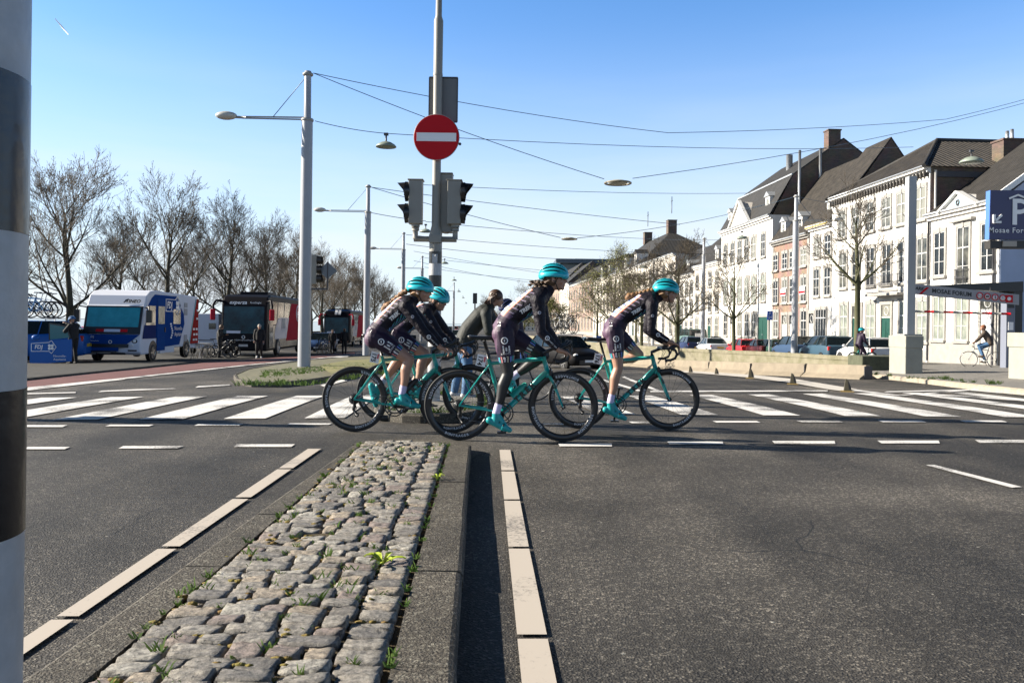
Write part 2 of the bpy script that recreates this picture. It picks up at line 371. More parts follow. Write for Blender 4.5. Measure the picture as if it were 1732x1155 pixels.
# left side white lines near the red cycle lane
pxstrip(dm, [(20, 664.5), (20, 659), (205, 640.2), (212, 642.6)])
pxstrip(dm, [(20, 668.5), (20, 666.6), (128, 664), (128, 665.6)])
pxstrip(dm, [(206, 642.4), (204, 640.4), (420, 617.5), (420, 618.8)])
pxstrip(dm, [(420, 618.8), (420, 617.5), (600, 600.5), (600, 601.4)])
pxstrip(dm, [(166, 664), (172, 661.6), (293, 657), (298, 658.8)])
pxstrip(dm, [(330, 656.5), (335, 654), (388, 651), (390, 653)])
pxstrip(dm, [(548, 655), (542, 652.5), (578, 643), (588, 644.5)])
pxstrip(dm, [(545, 606.2), (556, 604.2), (590, 603.2), (585, 605.2)])
dm.build('lane_markings', M_PAINT, kind='structure')
# --- white concrete block lines beside the near island
bl = MB()
def blocks(mb, rows, lift):
    for (la, ra), (lb, rb) in rows:
        a, b, c, d = G(*la), G(*ra), G(*rb), G(*lb)
        n = 1
        strip(mb, [a, b, c, d], lift=lift, nu=1, nv=2)
RL = lambda y: (844.8+(y-762.8)*(859.9-844.8)/(928.6-762.8) if y < 928.6 else 859.9+(y-928.6)*(882-859.9)/(1155-928.6))
RR = lambda y: (863+(y-762.8)*(894.5-863)/(928.6-762.8) if y < 928.6 else 894.5+(y-928.6)*(940.8-894.5)/(1155-928.6))
cuts = [(762.8, 797.5), (799.5, 847), (849.5, 927.5), (931, 1077), (1084.5, 1290), (1300, 1700)]
blocks(bl, [((( RL(y1)), y1), (RR(y1), y1)) and (((RL(y1), y1), (RR(y1), y1)), ((RL(y0), y0), (RR(y0), y0))) for y0, y1 in cuts], 0.008)
lo = lambda y: 521+(761-y)*(521-100)/(1043-761)*1.0        # left edge of the left line
ro = lambda y: 543+(761-y)*(543-100)/(1069-761)
for y0, y1 in ((761, 794), (796, 843.5), (846.5, 927), (931.5, 1046), (1052, 1250), (1260, 1700)):
    a, b, c, d = G(lo(y1), y1), G(ro(y1), y1+0), G(ro(y0), y0), G(lo(y0), y0)
    strip(bl, [a, b, c, d], lift=0.008, nu=1, nv=2)
bl.build('white_block_line', M_BLOCK, kind='structure')
# --- near traffic island: kerbs + setts
KH = 0.08
def lerp_tab(tab, t):
    for i in range(len(tab)-1):
        if t <= tab[i+1][0] or i == len(tab)-2:
            a, b = tab[i], tab[i+1]; f = (t-a[0])/(b[0]-a[0]); return [a[k]+(b[k]-a[k])*f for k in range(1, len(a))]
ko = [G(600, 749, KH), G(301, 960, KH), G(100, 1102, KH)]         # kerb outer left, top plane
ki = [G(611, 751, KH), G(539, 814.6, KH), G(372, 959, KH), G(139, 1155, KH)]
ri = [G(760, 752, KH), G(736, 840, KH), G(690, 1010, KH), G(655, 1155, KH)]
roo = [G(797, 757, KH), G(789, 860, KH), G(770, 1155, KH)]
def edge_x(pts, y):
    pts = sorted(pts, key=lambda p: p.y)
    for i in range(len(pts)-1):
        if y <= pts[i+1].y or i == len(pts)-2:
            a, b = pts[i], pts[i+1]; return a.x + (b.x-a.x)*(y-a.y)/(b.y-a.y)
YF = ki[0].y                        # far end of cobbles
YN = -0.6
M_KERB = mat('kerb_concrete', (0.15, 0.135, 0.11), rough=0.75, bump=1.0, bscale=120, spec=.3)
_n = M_KERB.node_tree; _tc = node(M_KERB, 'ShaderNodeTexCoord'); _v = node(M_KERB, 'ShaderNodeTexVoronoi', Scale=95.0); _s = node(M_KERB, 'ShaderNodeSeparateColor'); _r = node(M_KERB, 'ShaderNodeValToRGB')
_n.links.new(_tc.outputs['Object'], _v.inputs['Vector']); _n.links.new(_v.outputs['Color'], _s.inputs[0]); _n.links.new(_s.outputs[0], _r.inputs[0])
_r.color_ramp.elements[0].color = (.045, .040, .032, 1); _r.color_ramp.elements[1].color = (.17, .16, .13, 1); _q = _r.color_ramp.elements.new(.75); _q.color = (.085, .075, .060, 1)
_z = node(M_KERB, 'ShaderNodeTexNoise', Scale=2.2, Detail=6.0); _n.links.new(_tc.outputs['Object'], _z.inputs['Vector']); _m = node(M_KERB, 'ShaderNodeMix', data_type='RGBA', blend_type='OVERLAY'); _m.inputs[0].default_value = .8
_n.links.new(_r.outputs[0], _m.inputs[6]); _n.links.new(_z.outputs[0], _m.inputs[7]); _n.links.new(_m.outputs[2], _n.nodes['Principled BSDF'].inputs['Base Color'])
km = MB()
def kerb_profile(outer, inner, side):
    ys = [YN]; 
    while ys[-1] < YF-0.7: ys.append(ys[-1]+rnd.uniform(.93, 1.03))
    ys[-1] = YF+0.02
    for a_, b_ in zip(ys, ys[1:]):
        b_ -= 0.007 if b_ < YF else 0; N = 5; vs = []; dz = rnd.uniform(-.003, .003); dx = rnd.uniform(-.003, .003)
        for j in range(N+1):
            y = a_ + (b_-a_)*j/N; yy_ = min(y, YF)
            xo = edge_x(outer, yy_)+dx; xi = edge_x(inner, yy_); z = ground_interp(xo, y)+dz; r_ = 0.022*side
            vs += [(xo, y, z-0.05), (xo, y, z+KH-0.02), (xo-r_*0.35, y, z+KH-0.006), (xo-r_, y, z+KH), (xi, y, z+KH), (xi, y, z-0.05)]
        fs = []
        for j in range(N):
            for k in range(5):
                q = (j*6+k, j*6+k+1, (j+1)*6+k+1, (j+1)*6+k); fs.append(q if side > 0 else q[::-1])
        fs += [tuple(range(6)), tuple(range(N*6, N*6+6))[::-1]]
        km.add(vs, fs, False)
kerb_profile(roo, ri, 1); kerb_profile(ko, ki, -1)
# rounded far end of the kerb
ycx = YF; pl, pr = edge_x(ko, YF), edge_x(roo, YF); il, ir = edge_x(ki, YF), edge_x(ri, YF)
outl = []; inl = []
for k in range(13):
    a = math.pi*k/12; s_ = math.sin(a)**0.75
    outl.append((pl+(pr-pl)*(1-math.cos(a))/2, YF+0.42*s_)); inl.append((il+(ir-il)*(1-math.cos(a))/2, YF+0.22*s_))
vs = []; fs = []
for k in range(13):
    z = ground_interp(*outl[k]); vs += [(*outl[k], z-0.05), (*outl[k], z+KH-0.02), (outl[k][0], outl[k][1]-0.02, z+KH), (*inl[k], z+KH), (*inl[k], z-0.05)]
for k in range(12):
    for q in range(4): fs.append((k*5+q, k*5+q+1, (k+1)*5+q+1, (k+1)*5+q)[::-1])
km.add(vs, fs, False)
km.build('near_island_kerb', M_KERB, kind='structure')
# soil/moss bed between the setts
M_SOIL = mat('joint_soil', (0.030, 0.030, 0.012), rough=0.95, col2=(0.085, 0.050, 0.020), nscale=9, bump=1.0, bscale=80)
sm_ = MB(); N = 30; vs = []
for j in range(N+1):
    y = YN+(YF+0.18-YN)*j/N
    for t in (0, .25, .5, .75, 1):
        yy = min(y, YF); x = edge_x(ki, yy)+(edge_x(ri, yy)-edge_x(ki, yy))*t; vs.append((x, y, ground_interp(x, y)+KH-0.018+0.022*math.sin(math.pi*t)))
sm_.add(vs, [(j*5+k, j*5+k+1, (j+1)*5+k+1, (j+1)*5+k) for j in range(N) for k in range(4)], True)
sm_.build('island_soil', M_SOIL, kind='structure')
# setts: every stone is real geometry
def sett_mat(name, c):
    m = mat(name, c, rough=0.55, spec=0.6)
    n = m.node_tree; b = n.nodes['Principled BSDF']; L = n.links.new
    tc = node(m, 'ShaderNodeTexCoord'); t = node(m, 'ShaderNodeTexNoise', Scale=38.0, Detail=8.0, Roughness=0.75); L(tc.outputs['Object'], t.inputs['Vector'])
    rp = node(m, 'ShaderNodeValToRGB'); e = rp.color_ramp.elements
    e[0].position = 0.38; e[0].color = tuple(x*0.25 for x in c)+(1,); e[1].position = 0.64; e[1].color = tuple(min(1, x*1.55) for x in c)+(1,)
    L(t.outputs[0], rp.inputs[0]); L(rp.outputs[0], b.inputs['Base Color'])
    t2 = node(m, 'ShaderNodeTexNoise', Scale=48.0, Detail=8.0, Roughness=0.75); L(tc.outputs['Object'], t2.inputs['Vector'])
    bp = node(m, 'ShaderNodeBump', Strength=1.0, Distance=0.028); L(t2.outputs[0], bp.inputs['Height']); L(bp.outputs[0], b.inputs['Normal'])
    return m
SM = [sett_mat('sett_grey', (0.30, 0.275, 0.235)), sett_mat('sett_dark', (0.185, 0.17, 0.15)), sett_mat('sett_tan', (0.36, 0.30, 0.225)), sett_mat('sett_rose', (0.27, 0.215, 0.185)), sett_mat('sett_pale', (0.42, 0.395, 0.34))]
st = MB(); joints = []
def sett(cx, cy, lx, ly, z0, rz, h):
    us = (-1, -.93, -.5, 0, .5, .93, 1); n = 6; vs = []; fs = []
    c_, s_ = math.cos(rz), math.sin(rz)
    sk = rnd.uniform(-.08, .08)
    corner = [(rnd.uniform(-.05, .03), rnd.uniform(-.07, .05)) for _ in range(4)]
    tx, ty = rnd.uniform(-.006, .006), rnd.uniform(-.006, .006)
    for j in range(n+1):
        for i in range(n+1):
            u = us[i]; v = us[j]
            e = max(abs(u), abs(v))
            cu = u*(1-0.02*v**4); cv = v*(1-0.03*u**4)
            q = corner[(1 if u > 0 else 0)+(2 if v > 0 else 0)]; wgt = abs(u*v)**2
            X = (cu+q[0]*wgt*(1 if u > 0 else -1)+sk*v*.3)*lx/2; Y = (cv+q[1]*wgt*(1 if v > 0 else -1))*ly/2
            top = h*(1-0.12*u**4-0.12*v**4) - (0.013 if e > .99 else 0) + rnd.uniform(-.0038, .0038) + tx*u + ty*v
            vs.append((cx+X*c_-Y*s_, cy+X*s_+Y*c_, z0+top))
    for j in range(n):
        for i in range(n): a = j*(n+1)+i; fs.append((a, a+1, a+n+2, a+n+1))
    rim = [i for i in range(n+1)] + [j*(n+1)+n for j in range(1, n+1)] + [n*(n+1)+i for i in range(n-1, -1, -1)] + [j*(n+1) for j in range(n-1, 0, -1)]
    o = len(vs)
    for r_ in rim: p = vs[r_]; vs.append((p[0], p[1], z0-0.05))
    k = len(rim)
    for i in range(k): fs.append((rim[i], rim[(i+1) % k], o+(i+1) % k, o+i)[::-1])
    st.cur = rnd.choices(range(5), (42, 20, 14, 8, 12))[0]
    st.add(vs, fs, True)
y = YN; row = 0
while y < YF+0.10:
    d = rnd.uniform(0.078, 0.097); yc = y+d/2; yy = min(yc, YF-0.02)
    xl = edge_x(ki, yy)+0.012; xr = edge_x(ri, yy)-0.018
    x = xl + (rnd.uniform(-0.05, 0.0))
    # right border column of larger stones
    bw = rnd.uniform(0.125, 0.15)
    ws = []
    span = xr-bw-xl
    k = max(2, round(span/0.128)); ww = [rnd.uniform(.62, 1.4) for _ in range(k)]; s_ = sum(ww); ws = [q*span/s_ for q in ww]+[bw]
    xx = xl
    slope = rnd.uniform(-0.004, 0.004)
    for i, wd in enumerate(ws):
        cx = xx+wd/2; t = (cx-xl)/(xr-xl)
        crown = 0.022*math.sin(math.pi*t)
        if rnd.random() > 0.012:
            sett(cx, yc+slope*(t-.5)*4+rnd.uniform(-.003, .003), wd-rnd.uniform(.005, .011), d-rnd.uniform(.005, .010), ground_interp(cx, yc)+KH-0.006+crown+rnd.uniform(-.004, .004), rnd.uniform(-.025, .025), rnd.uniform(.003, .008))
        joints.append((xx, yc, ground_interp(cx, yc)+KH+crown-0.008)); joints.append((cx, y, ground_interp(cx, yc)+KH+crown-0.008))
        xx += wd
    y += d; row += 1
st.build('cobbled_setts', SM, kind='structure')
# moss and grass in the joints
M_GRASS = mat('grass_green', (0.16, 0.26, 0.035), rough=0.7, col2=(0.07, 0.13, 0.018), nscale=4)
M_MOSS = mat('moss', (0.17, 0.15, 0.022), rough=0.9, col2=(0.16, 0.085, 0.025), nscale=7, bump=1.0, bscale=150)
gm = MB()
def tuft(mb, x, y, z, s=1.0, n=9, spread=1.0):
    for _ in range(n):
        a = rnd.uniform(0, 2*math.pi); l = rnd.uniform(.015, .05)*s; tx = math.cos(a)*l*.9*spread; ty = math.sin(a)*l*.9*spread
        bx = x+rnd.uniform(-.02, .02)*s*spread; by = y+rnd.uniform(-.01, .01)*s*spread; w_ = .0028*s+.0012
        mb.add([(bx-w_, by, z), (bx+w_, by, z), (bx+tx*.6+w_*.6, by+ty*.6, z+l*.7), (bx+tx*.6-w_*.6, by+ty*.6, z+l*.7), (bx+tx, by+ty, z+l*rnd.uniform(.6, 1.1))], [(0, 1, 2, 3), (3, 2, 4)], False)
for (jx, jy, jz) in joints:
    if rnd.random() < 0.20 and jy > 0.5: tuft(gm, jx+rnd.uniform(-.03, .03), jy, jz-.004, rnd.choice((.5, .6, .8, 1.0)), rnd.randint(5, 14))
for k in range(26):
    yy = rnd.uniform(1.2, YF); tuft(gm, edge_x(ki, yy)+.0, yy, ground_interp(0, yy)+KH, rnd.uniform(.4, .9), 9)
for k in range(40):
    yy = rnd.uniform(1.2, YF); tuft(gm, edge_x(ri, yy)-.005, yy, ground_interp(0, yy)+KH, rnd.uniform(.4, .8), 7)
gm.build('joint_grass', M_GRASS, kind='stuff')
mm = MB()
for (jx, jy, jz) in joints:
    if rnd.random() < 0.5 and jy > 0.5:
        for _ in range(rnd.randint(1, 4)):
            mm.sphere((jx+rnd.uniform(-.05, .05), jy+rnd.uniform(-.008, .008), jz-.002), rnd.uniform(.006, .014), (1.6, 1.0, .7), 6, 3)
mm.build('joint_moss', M_MOSS, kind='stuff')
# dandelion rosette
def leaf_plant(x, y, z, s, label, n=9):
    pm = MB()
    for k in range(n):
        a = 2*math.pi*k/n+rnd.uniform(-.3, .3); l = s*rnd.uniform(.7, 1.1); up = rnd.uniform(.25, .6)
        dx, dy = math.cos(a), math.sin(a); vs = []
        for i, (t, w_) in enumerate(((0, .12), (.3, .5), (.6, 1), (.85, .7), (1, .05))):
            zz = z+l*up*math.sin(t*2.2); r_ = l*t
            vs += [(x+dx*r_-dy*w_*l*.16, y+dy*r_+dx*w_*l*.16, zz), (x+dx*r_, y+dy*r_, zz-.006*s*10), (x+dx*r_+dy*w_*l*.16, y+dy*r_-dx*w_*l*.16, zz)]
        pm.add(vs, [(i*3+j, i*3+j+1, i*3+j+4, i*3+j+3) for i in range(4) for j in (0, 1)], False)
    o = pm.build('dandelion', mat('dandelion_leaf', (0.30, 0.38, 0.03), rough=0.5)); tag(o, label, 'weed', 'weeds growing between the setts'); return o
p = G(647, 957, KH); leaf_plant(p.x, p.y, p.z+.01, .085, 'bright yellow-green dandelion rosette in the middle of the cobbled island')
p = G(739, 812, KH); leaf_plant(p.x, p.y, p.z+.01, .06, 'small yellow-green weed beside the right kerb near the far end of the cobbled island', 7)
# --- small island under the traffic light, far median islands, pavements
M_GRAVEL = mat('cobble_far', (0.25, 0.235, 0.20), rough=0.8, col2=(0.05, 0.05, 0.045), nscale=5, bump=1, bscale=12)
def island(name, outline, m_top, h=0.12, kerb=0.14, seg=True, kmat=None):
    """outline: world xy points counter-clockwise; kerb ring + top sheet"""
    c = Vector((sum(p[0] for p in outline)/len(outline), sum(p[1] for p in outline)/len(outline)))
    n = len(outline); kb = MB(); vs = []
    for p in outline:
        d = (c-Vector((p[0], p[1]))); d.normalize(); q = (p[0]+d.x*kerb, p[1]+d.y*kerb); z = ground_interp(p[0], p[1])
        vs += [(p[0], p[1], z-.05), (p[0], p[1], z+h-.02), (p[0]+d.x*.02, p[1]+d.y*.02, z+h), (q[0], q[1], z+h), (q[0], q[1], z-.05)]
    fs = [(i*5+k, ((i+1) % n)*5+k, ((i+1) % n)*5+k+1, i*5+k+1) for i in range(n) for k in range(4)]
    kb.add(vs, fs, False); kb.build(name+'_kerb', kmat or M_KERB, kind='structure')
    tp = MB(); vs = [vs[i*5+3] for i in range(n)]; vs = [(a, b, z_-.012) for a, b, z_ in vs]; zc = ground_interp(c.x, c.y)+h+.01
    ring = [((a+c.x)/2, (b+c.y)/2, (z_+zc)/2+.015) for a, b, z_ in vs]
    tp.add(vs+ring+[(c.x, c.y, zc+.02)], [(i, (i+1) % n, n+(i+1) % n, n+i) for i in range(n)]+[(n+i, n+(i+1) % n, 2*n) for i in range(n)], False)
    return tp.build(name+'_top', m_top, kind='structure')
# traffic light island: a lens of cobbles around the centre pole
cpole = G(733, 693); cpole.y = 11.05
def oval(cx, cy, rx, ry, n=28, rot=0, p=2.4):
    out = []
    for k in range(n):
        a = 2*math.pi*k/n; ca, sa = math.cos(a), math.sin(a)
        x = rx*abs(ca)**(2/p)*(1 if ca > 0 else -1); y = ry*abs(sa)**(2/p)*(1 if sa > 0 else -1)
        out.append((cx+x*math.cos(rot)-y*math.sin(rot), cy+x*math.sin(rot)+y*math.cos(rot)))
    return out
island('crossing_island', oval(-1.02, 11.2, 0.74, 1.85), M_GRAVEL, h=.10)
il = [(395, 641), (399, 649), (425, 654.5), (470, 655), (520, 650), (560, 643), (600, 636), (640, 628), (700, 617), (700, 605), (650, 604), (600, 606), (520, 612.5), (455, 622), (415, 631)]
pts = [G(*q) for q in il]
M_VERGE = mat('dry_verge', (0.25, 0.22, 0.085), rough=0.9, col2=(0.10, 0.115, 0.035), nscale=1.3, bump=1, bscale=18)
island('median_island', [(p.x, p.y) for p in pts], mat('median_setts_moss', (0.20, 0.185, 0.11), rough=.9, col2=(0.055, 0.06, 0.035), nscale=3.5, bump=1, bscale=12), h=.10)
# strip of dry grass on the farther part of that island
vg = MB()
a, b, c, d = G(560, 634, .14), G(700, 612, .14), G(700, 604.5, .14), G(585, 610.5, .14)
vg.add([a, b, c, d, G(540, 619, .15)], [(0, 1, 2, 3), (0, 3, 4)], False)
for v in vg.v: v.z = ground_interp(v.x, v.y)+.17
vg.build('median_verge', M_VERGE, kind='structure')
g2 = MB()
for k in range(110):
    t = rnd.random(); px = 400+270*t; py = 651-26*max(0, (px-520)/180) + rnd.uniform(-1.5, 2.5)
    p = G(px, py, .1); tuft(g2, p.x, p.y+.1, p.z, rnd.uniform(1.5, 3.2), 5)
for k in range(500):
    px = rnd.uniform(440, 690); t = (px-440)/250; py = rnd.uniform(640-26*t, 628-20*t)
    p = G(px, py, .14); tuft(g2, p.x, p.y, p.z, rnd.uniform(.8, 2.0), 5)
for k in range(90):
    a = rnd.uniform(0, 2*math.pi); x = -1.02+.72*math.cos(a)*.95; y = 11.3+1.75*math.sin(a)*.95; tuft(g2, x, y, ground_interp(x, y)+.08, rnd.uniform(1.2, 2.6), 7)
g2.build('median_grass', M_GRASS, kind='stuff')
# red cycle lane and left parking pavement
M_RED = mat('red_asphalt', (0.13, 0.048, 0.042), rough=0.8, noise=0.25, nscale=2.0, bump=.6, bscale=90)
rl = MB()
def pxband(mb, tops, bots, lift):
    for i in range(len(tops)-1): strip(mb, [G(*bots[i]), G(*bots[i+1]), G(*tops[i+1]), G(*tops[i])], lift=lift)
pxband(rl, [(-40, 652), (50, 645), (210, 628), (353, 613.5), (480, 604.5), (600, 597)], [(-40, 669), (50, 657), (210, 639.5), (353, 624), (480, 611.5), (600, 600.3)], .003)
rl.build('red_cycle_lane', M_RED, kind='structure')
M_PAVE = mat('parking_setts', (0.085, 0.08, 0.072), rough=0.9, spec=.2, col2=(0.035, 0.035, 0.033), nscale=3, bump=1, bscale=14)
def px_edge(mb, line, side, h, m, w=60):
    pass
pv = MB(); e = [G(*q) for q in [(-90, 660), (50, 643.5), (210, 626.5), (345, 612), (480, 602.5), (600, 595.8)]]
vs = []
for p in e:
    vs += [(p.x, p.y, ground_interp(p.x, p.y)-.02), (p.x, p.y, ground_interp(p.x, p.y)+.05), (p.x-.12, p.y+.05, ground_interp(p.x, p.y)+.06)]
    for t in (4, 9, 16, 26, 45): vs.append((p.x-t, p.y+t*.05, ground_interp(max(-58, p.x-t), p.y)+.06))
    
n = 8
pv.add(vs, [(i*n+k, (i+1)*n+k, (i+1)*n+k+1, i*n+k+1) for i in range(len(e)-1) for k in range(n-1)], False)
pv.build('parking_pavement', M_PAVE, kind='structure')
rvm = mat('river_water', (.10, .13, .14), rough=.12, spec=.9, bump=.5, bscale=.8)
rv = MB(); rv.add([(-37, 20, 0), (-900, 20, 0), (-900, 2600, 0), (-37, 2600, 0), (-37, 62, 0)], [(0, 4, 3, 2, 1)], False)
for v_ in rv.v: v_.z = gz(-60, 62)+.12
rv.build('river', rvm, kind='structure')
qw = MB(); qw.box((-36.6, 1000, gz(-40, 62)+.25), (.5, 1960, .7)); qw.build('quay_edge', M_KERB, kind='structure')
# right pavement with kerb
M_PAVE2 = mat('right_pavement', (0.23, 0.215, 0.19), rough=0.85, col2=(0.13, 0.125, 0.115), nscale=5, bump=1, bscale=16)
rk = [G(*q) for q in [(1456, 637), (1495, 641), (1560, 648.5), (1620, 656), (1732, 669), (1860, 684)]]
pv = MB(); vs = []; kv = MB(); kvs = []
inner_far = [G(*q) for q in [(1456, 630), (1495, 626), (1560, 615.5), (1620, 614), (1732, 612), (1860, 612)]]
for p, q in zip(rk, inner_far):
    z = ground_interp(p.x, p.y)
    kvs += [(p.x, p.y, z-.03), (p.x, p.y, z+.10), (p.x+.05, p.y+.03, z+.13), (p.x+.10, p.y+.25, z+.13)]
    for t in (0, .1, .25, .45, .7, 1.0):
        a = (p.x+.10, p.y+.25); x = a[0]+(q.x-a[0])*t; y = a[1]+(max(q.y, a[1]+1)-a[1])*t; vs.append((x, y, ground_interp(x, y)+.128+(.06 if t >= .25 else 0)))
kv.add(kvs, [(i*4+k, (i+1)*4+k, (i+1)*4+k+1, i*4+k+1)[::1] for i in range(len(rk)-1) for k in range(3)], False)
kv.build('right_kerb', mat('right_kerb_stone', (0.30, 0.26, 0.20), rough=.8, noise=.2, nscale=6), kind='structure')
n = 6
pv.add(vs, [(i*n+k, (i+1)*n+k, (i+1)*n+k+1, i*n+k+1) for i in range(len(rk)-1) for k in range(n-1)], False)
# wide pavement before the houses
vs = []
for y in (30, 37, 44, 52, 60, 75, 95, 130, 200):
    x0 = 18.2-.05*(y-30) if y < 44 else 17.6-.05*(y-44); 
    for x in (x0, 30): vs.append((x, y, ground_interp(min(x, 55), y)+.16))
pv.add(vs, [(i*2, i*2+1, i*2+3, i*2+2) for i in range(8)], False)
pv.build('right_pavement', M_PAVE2, kind='structure')
g3 = MB()
for px, py in ((1545, 640), (1572, 641), (1590, 640), (1603, 642), (1616, 644), (1637, 647), (1681, 650), (1684, 648), (1480, 634), (1500, 636)):
    p = G(px, py, .13)
    for _ in range(5): tuft(g3, p.x+rnd.uniform(-.2, .2), p.y, ground_interp(p.x, p.y)+.13, rnd.uniform(1.5, 3.2), 7)
g3.build('kerb_weeds', M_GRASS, kind='stuff')
# pale concrete strip with wedge delineators
sp = MB()
pxband(sp, [(1130, 627), (1180, 629), (1270, 635), (1350, 643), (1420, 655), (1450, 659.5)], [(1130, 629.5), (1180, 632.5), (1270, 640), (1340, 649), (1395, 659), (1420, 662.5)], .012)
sp.build('delineator_strip', mat('pale_concrete', (0.50, 0.47, 0.42), rough=.8, noise=.12, nscale=5), kind='structure')
# ================================================================== STREET FURNITURE
M_GREY = mat('painted_grey_steel', (0.27, 0.27, 0.255), rough=0.45, noise=0.06, nscale=6)
M_GREY2 = mat('signal_housing', (0.24, 0.23, 0.20), rough=0.5, noise=0.05, nscale=4)
M_LAMPP = mat('lamp_post_paint', (0.30, 0.315, 0.34), rough=0.4, noise=0.05, nscale=3)
M_BLACK = mat('black_plastic', (0.012, 0.012, 0.013), rough=0.35)
M_DARK = mat('dark_metal', (0.05, 0.05, 0.055), rough=0.5)
M_WHITE = mat('white_paint', (0.72, 0.72, 0.70), rough=0.5, noise=0.05, nscale=5)
M_WHITEP = mat('pole_white', (0.42, 0.42, 0.42), rough=0.42, noise=0.26, nscale=6, bump=.3, bscale=25)
M_BLACKP = mat('pole_black', (0.008, 0.008, 0.009), rough=0.25, noise=0.3, nscale=14, bump=.15, bscale=30)
M_SIGNR = mat('sign_red', (0.50, 0.003, 0.010), rough=0.5, spec=.2)
M_SIGNW = mat('sign_white', (0.80, 0.79, 0.78), rough=0.35)
M_SIGNB = mat('sign_blue', (0.03, 0.10, 0.42), rough=0.35)
M_WIRE = mat('wire_steel', (0.05, 0.09, 0.14), rough=0.5, metal=0.3)
# --- near striped pole
e = empty('signal_pole', (-0.578, 0.82, gz(-.578, .82)), 0, 'black and white banded pole cropped at the left edge, right beside the camera', 'pole')
zb_ = [CZ+(HOR-y)/F*0.845 - gz(-.578, .82) for y in (1120+70, 910, 668, 408, 150, -60)]
lv = [0.0]+zb_+[2.6]
for i in range(len(lv)-1):
    m_ = MB(); blk = i in (2, 4)
    m_.lathe((0, 0, 0), [(0.0855 if blk else 0.085, lv[i]), (0.0855 if blk else 0.085, lv[i+1])], 64)
    m_.build('black_band' if blk else 'white_band', M_BLACKP if blk else M_WHITEP, e)
m_ = MB(); m_.lathe((0, 0, 0), [(0.12, 0), (0.12, .03), (0.09, .05)], 48); m_.build('base_flange', M_GREY, e)
m_ = MB(); m_.lathe((0, 0, 0), [(0.085, 2.6), (0.08, 2.66), (0.0, 2.68)], 32); m_.build('pole_cap', M_GREY, e)
# --- centre traffic light pole
def Q3(px, py, d, e_): return P(px, py, d) - Vector(e_.location)
cx = P(736, 480, 11.05).x
ctr = empty('traffic_light', (cx, 11.05, gz(cx, 11.05)+.09), 0, 'tall grey traffic light pole with no-entry sign behind the cyclists, black and white banded foot', 'traffic light')
Z = lambda py, d=11.05: P(736, py, d).z - ctr.location.z
zs = [0, Z(606), Z(586), Z(566), Z(546), Z(526), Z(506), Z(486), Z(466), Z(446), Z(426)]
for i in range(1, len(zs)):
    blk = i in (3, 5, 7, 9) or i == 99
    blk = (i % 2 == 0)
    m_ = MB(); r_ = .0865 if blk else .085; m_.lathe((0, 0, 0), [(r_, zs[i-1]), (r_, zs[i])], 28); m_.build('black_band' if blk else 'white_band', M_BLACKP if blk else M_WHITEP, ctr)
m_ = MB(); m_.lathe((0, 0, 0), [(.085, Z(426)), (.085, Z(396)), (.058, Z(382)), (.056, Z(255)), (.060, Z(128)), (.062, Z(36)), (.042, Z(28)), (.037, Z(-70)), (0, Z(-71))], 28)
m_.lathe((0, 0, 0), [(.063, Z(129)), (.065, Z(127)), (.063, Z(125))], 28)
m_.build('pole', M_GREY2, ctr)
m_ = MB(); m_.box((0, -.087, Z(446)+.06), (.07, .012, .12)); m_.sphere((0.01, -.093, Z(446)+.10), .012); m_.build('inspection_hatch', M_WHITEP, ctr)
m_ = MB(); m_.cyl((-.29, -.02, Z(405)), (.28, -.02, Z(405)), .038, n=4, smooth=False)
for x, pt in ((-.27, 383), (.26, 383)):
    m_.cyl((x, -.02, Z(405)), (x, -.02, Z(388)), .035, n=14); m_.cyl((x, -.02, Z(391)), (x, -.02, Z(386)), .05, n=14); m_.cyl((x, -.02, Z(385)), (x, -.02, Z(379)), .055, .06, n=14)
m_.box((0, -.02, Z(405)), (.16, .19, .10)); m_.build('bracket', M_GREY2, ctr)
def signal_head(x, face, zt, zb, nlamp=2, y=-.02, w_=.17, dp=.18):
    """face: -1 lights look left, +1 right, 2 away from the camera"""
    h = zt-zb; m_ = MB()
    m_.box((x, y, (zt+zb)/2), (dp if face != 2 else w_, w_ if face != 2 else dp, h)); m_.box((x, y, zt+.006), (dp+.03, w_+.03, .014))
    hd = m_.build('signal_head', M_GREY2, ctr, bevel=.012)
    lh = h/nlamp; lens = MB()
    for k in range(nlamp):
        zc = zb+lh*(k+.5); vz = MB()
        if face != 2:
            bx = x+face*dp/2
            vz.lathe((bx, y, zc), [(lh*.44, 0), (lh*.46, face*.05)], 18, 'X'); 
            pr = []
            for i in range(14):
                a = R(-30)+R(240)*i/13; ca, sa = math.cos(a), math.sin(a); L = .16*(0.35+.65*max(0, sa))
                pr.append(((bx, y+ca*lh*.44, zc+sa*lh*.44), (bx+face*L, y+ca*lh*.43, zc+sa*lh*.43-.01)))
            vs = [p for q in pr for p in q]; vz.add(vs, [(i*2, i*2+1, i*2+3, i*2+2) for i in range(13)], True)
            lens.sphere((bx+face*.005, y, zc), lh*.4, (.25, 1, 1), 14, 8)
        else:
            vz.lathe((x, y+dp/2, zc), [(lh*.44, 0), (lh*.46, .16)], 18, 'Y'); lens.sphere((x, y+dp/2, zc), lh*.4, (1, .25, 1), 14, 8)
        vz.build('visor', M_BLACK, hd)
    lens.build('lens', mat('signal_lens', (.02, .022, .02), rough=.15), hd)
signal_head(-.27, -1, Z(307), Z(380)); signal_head(.245, 1, Z(307), Z(380)); signal_head(.11, 2, Z(293), Z(392), 3, y=.12, w_=.2)
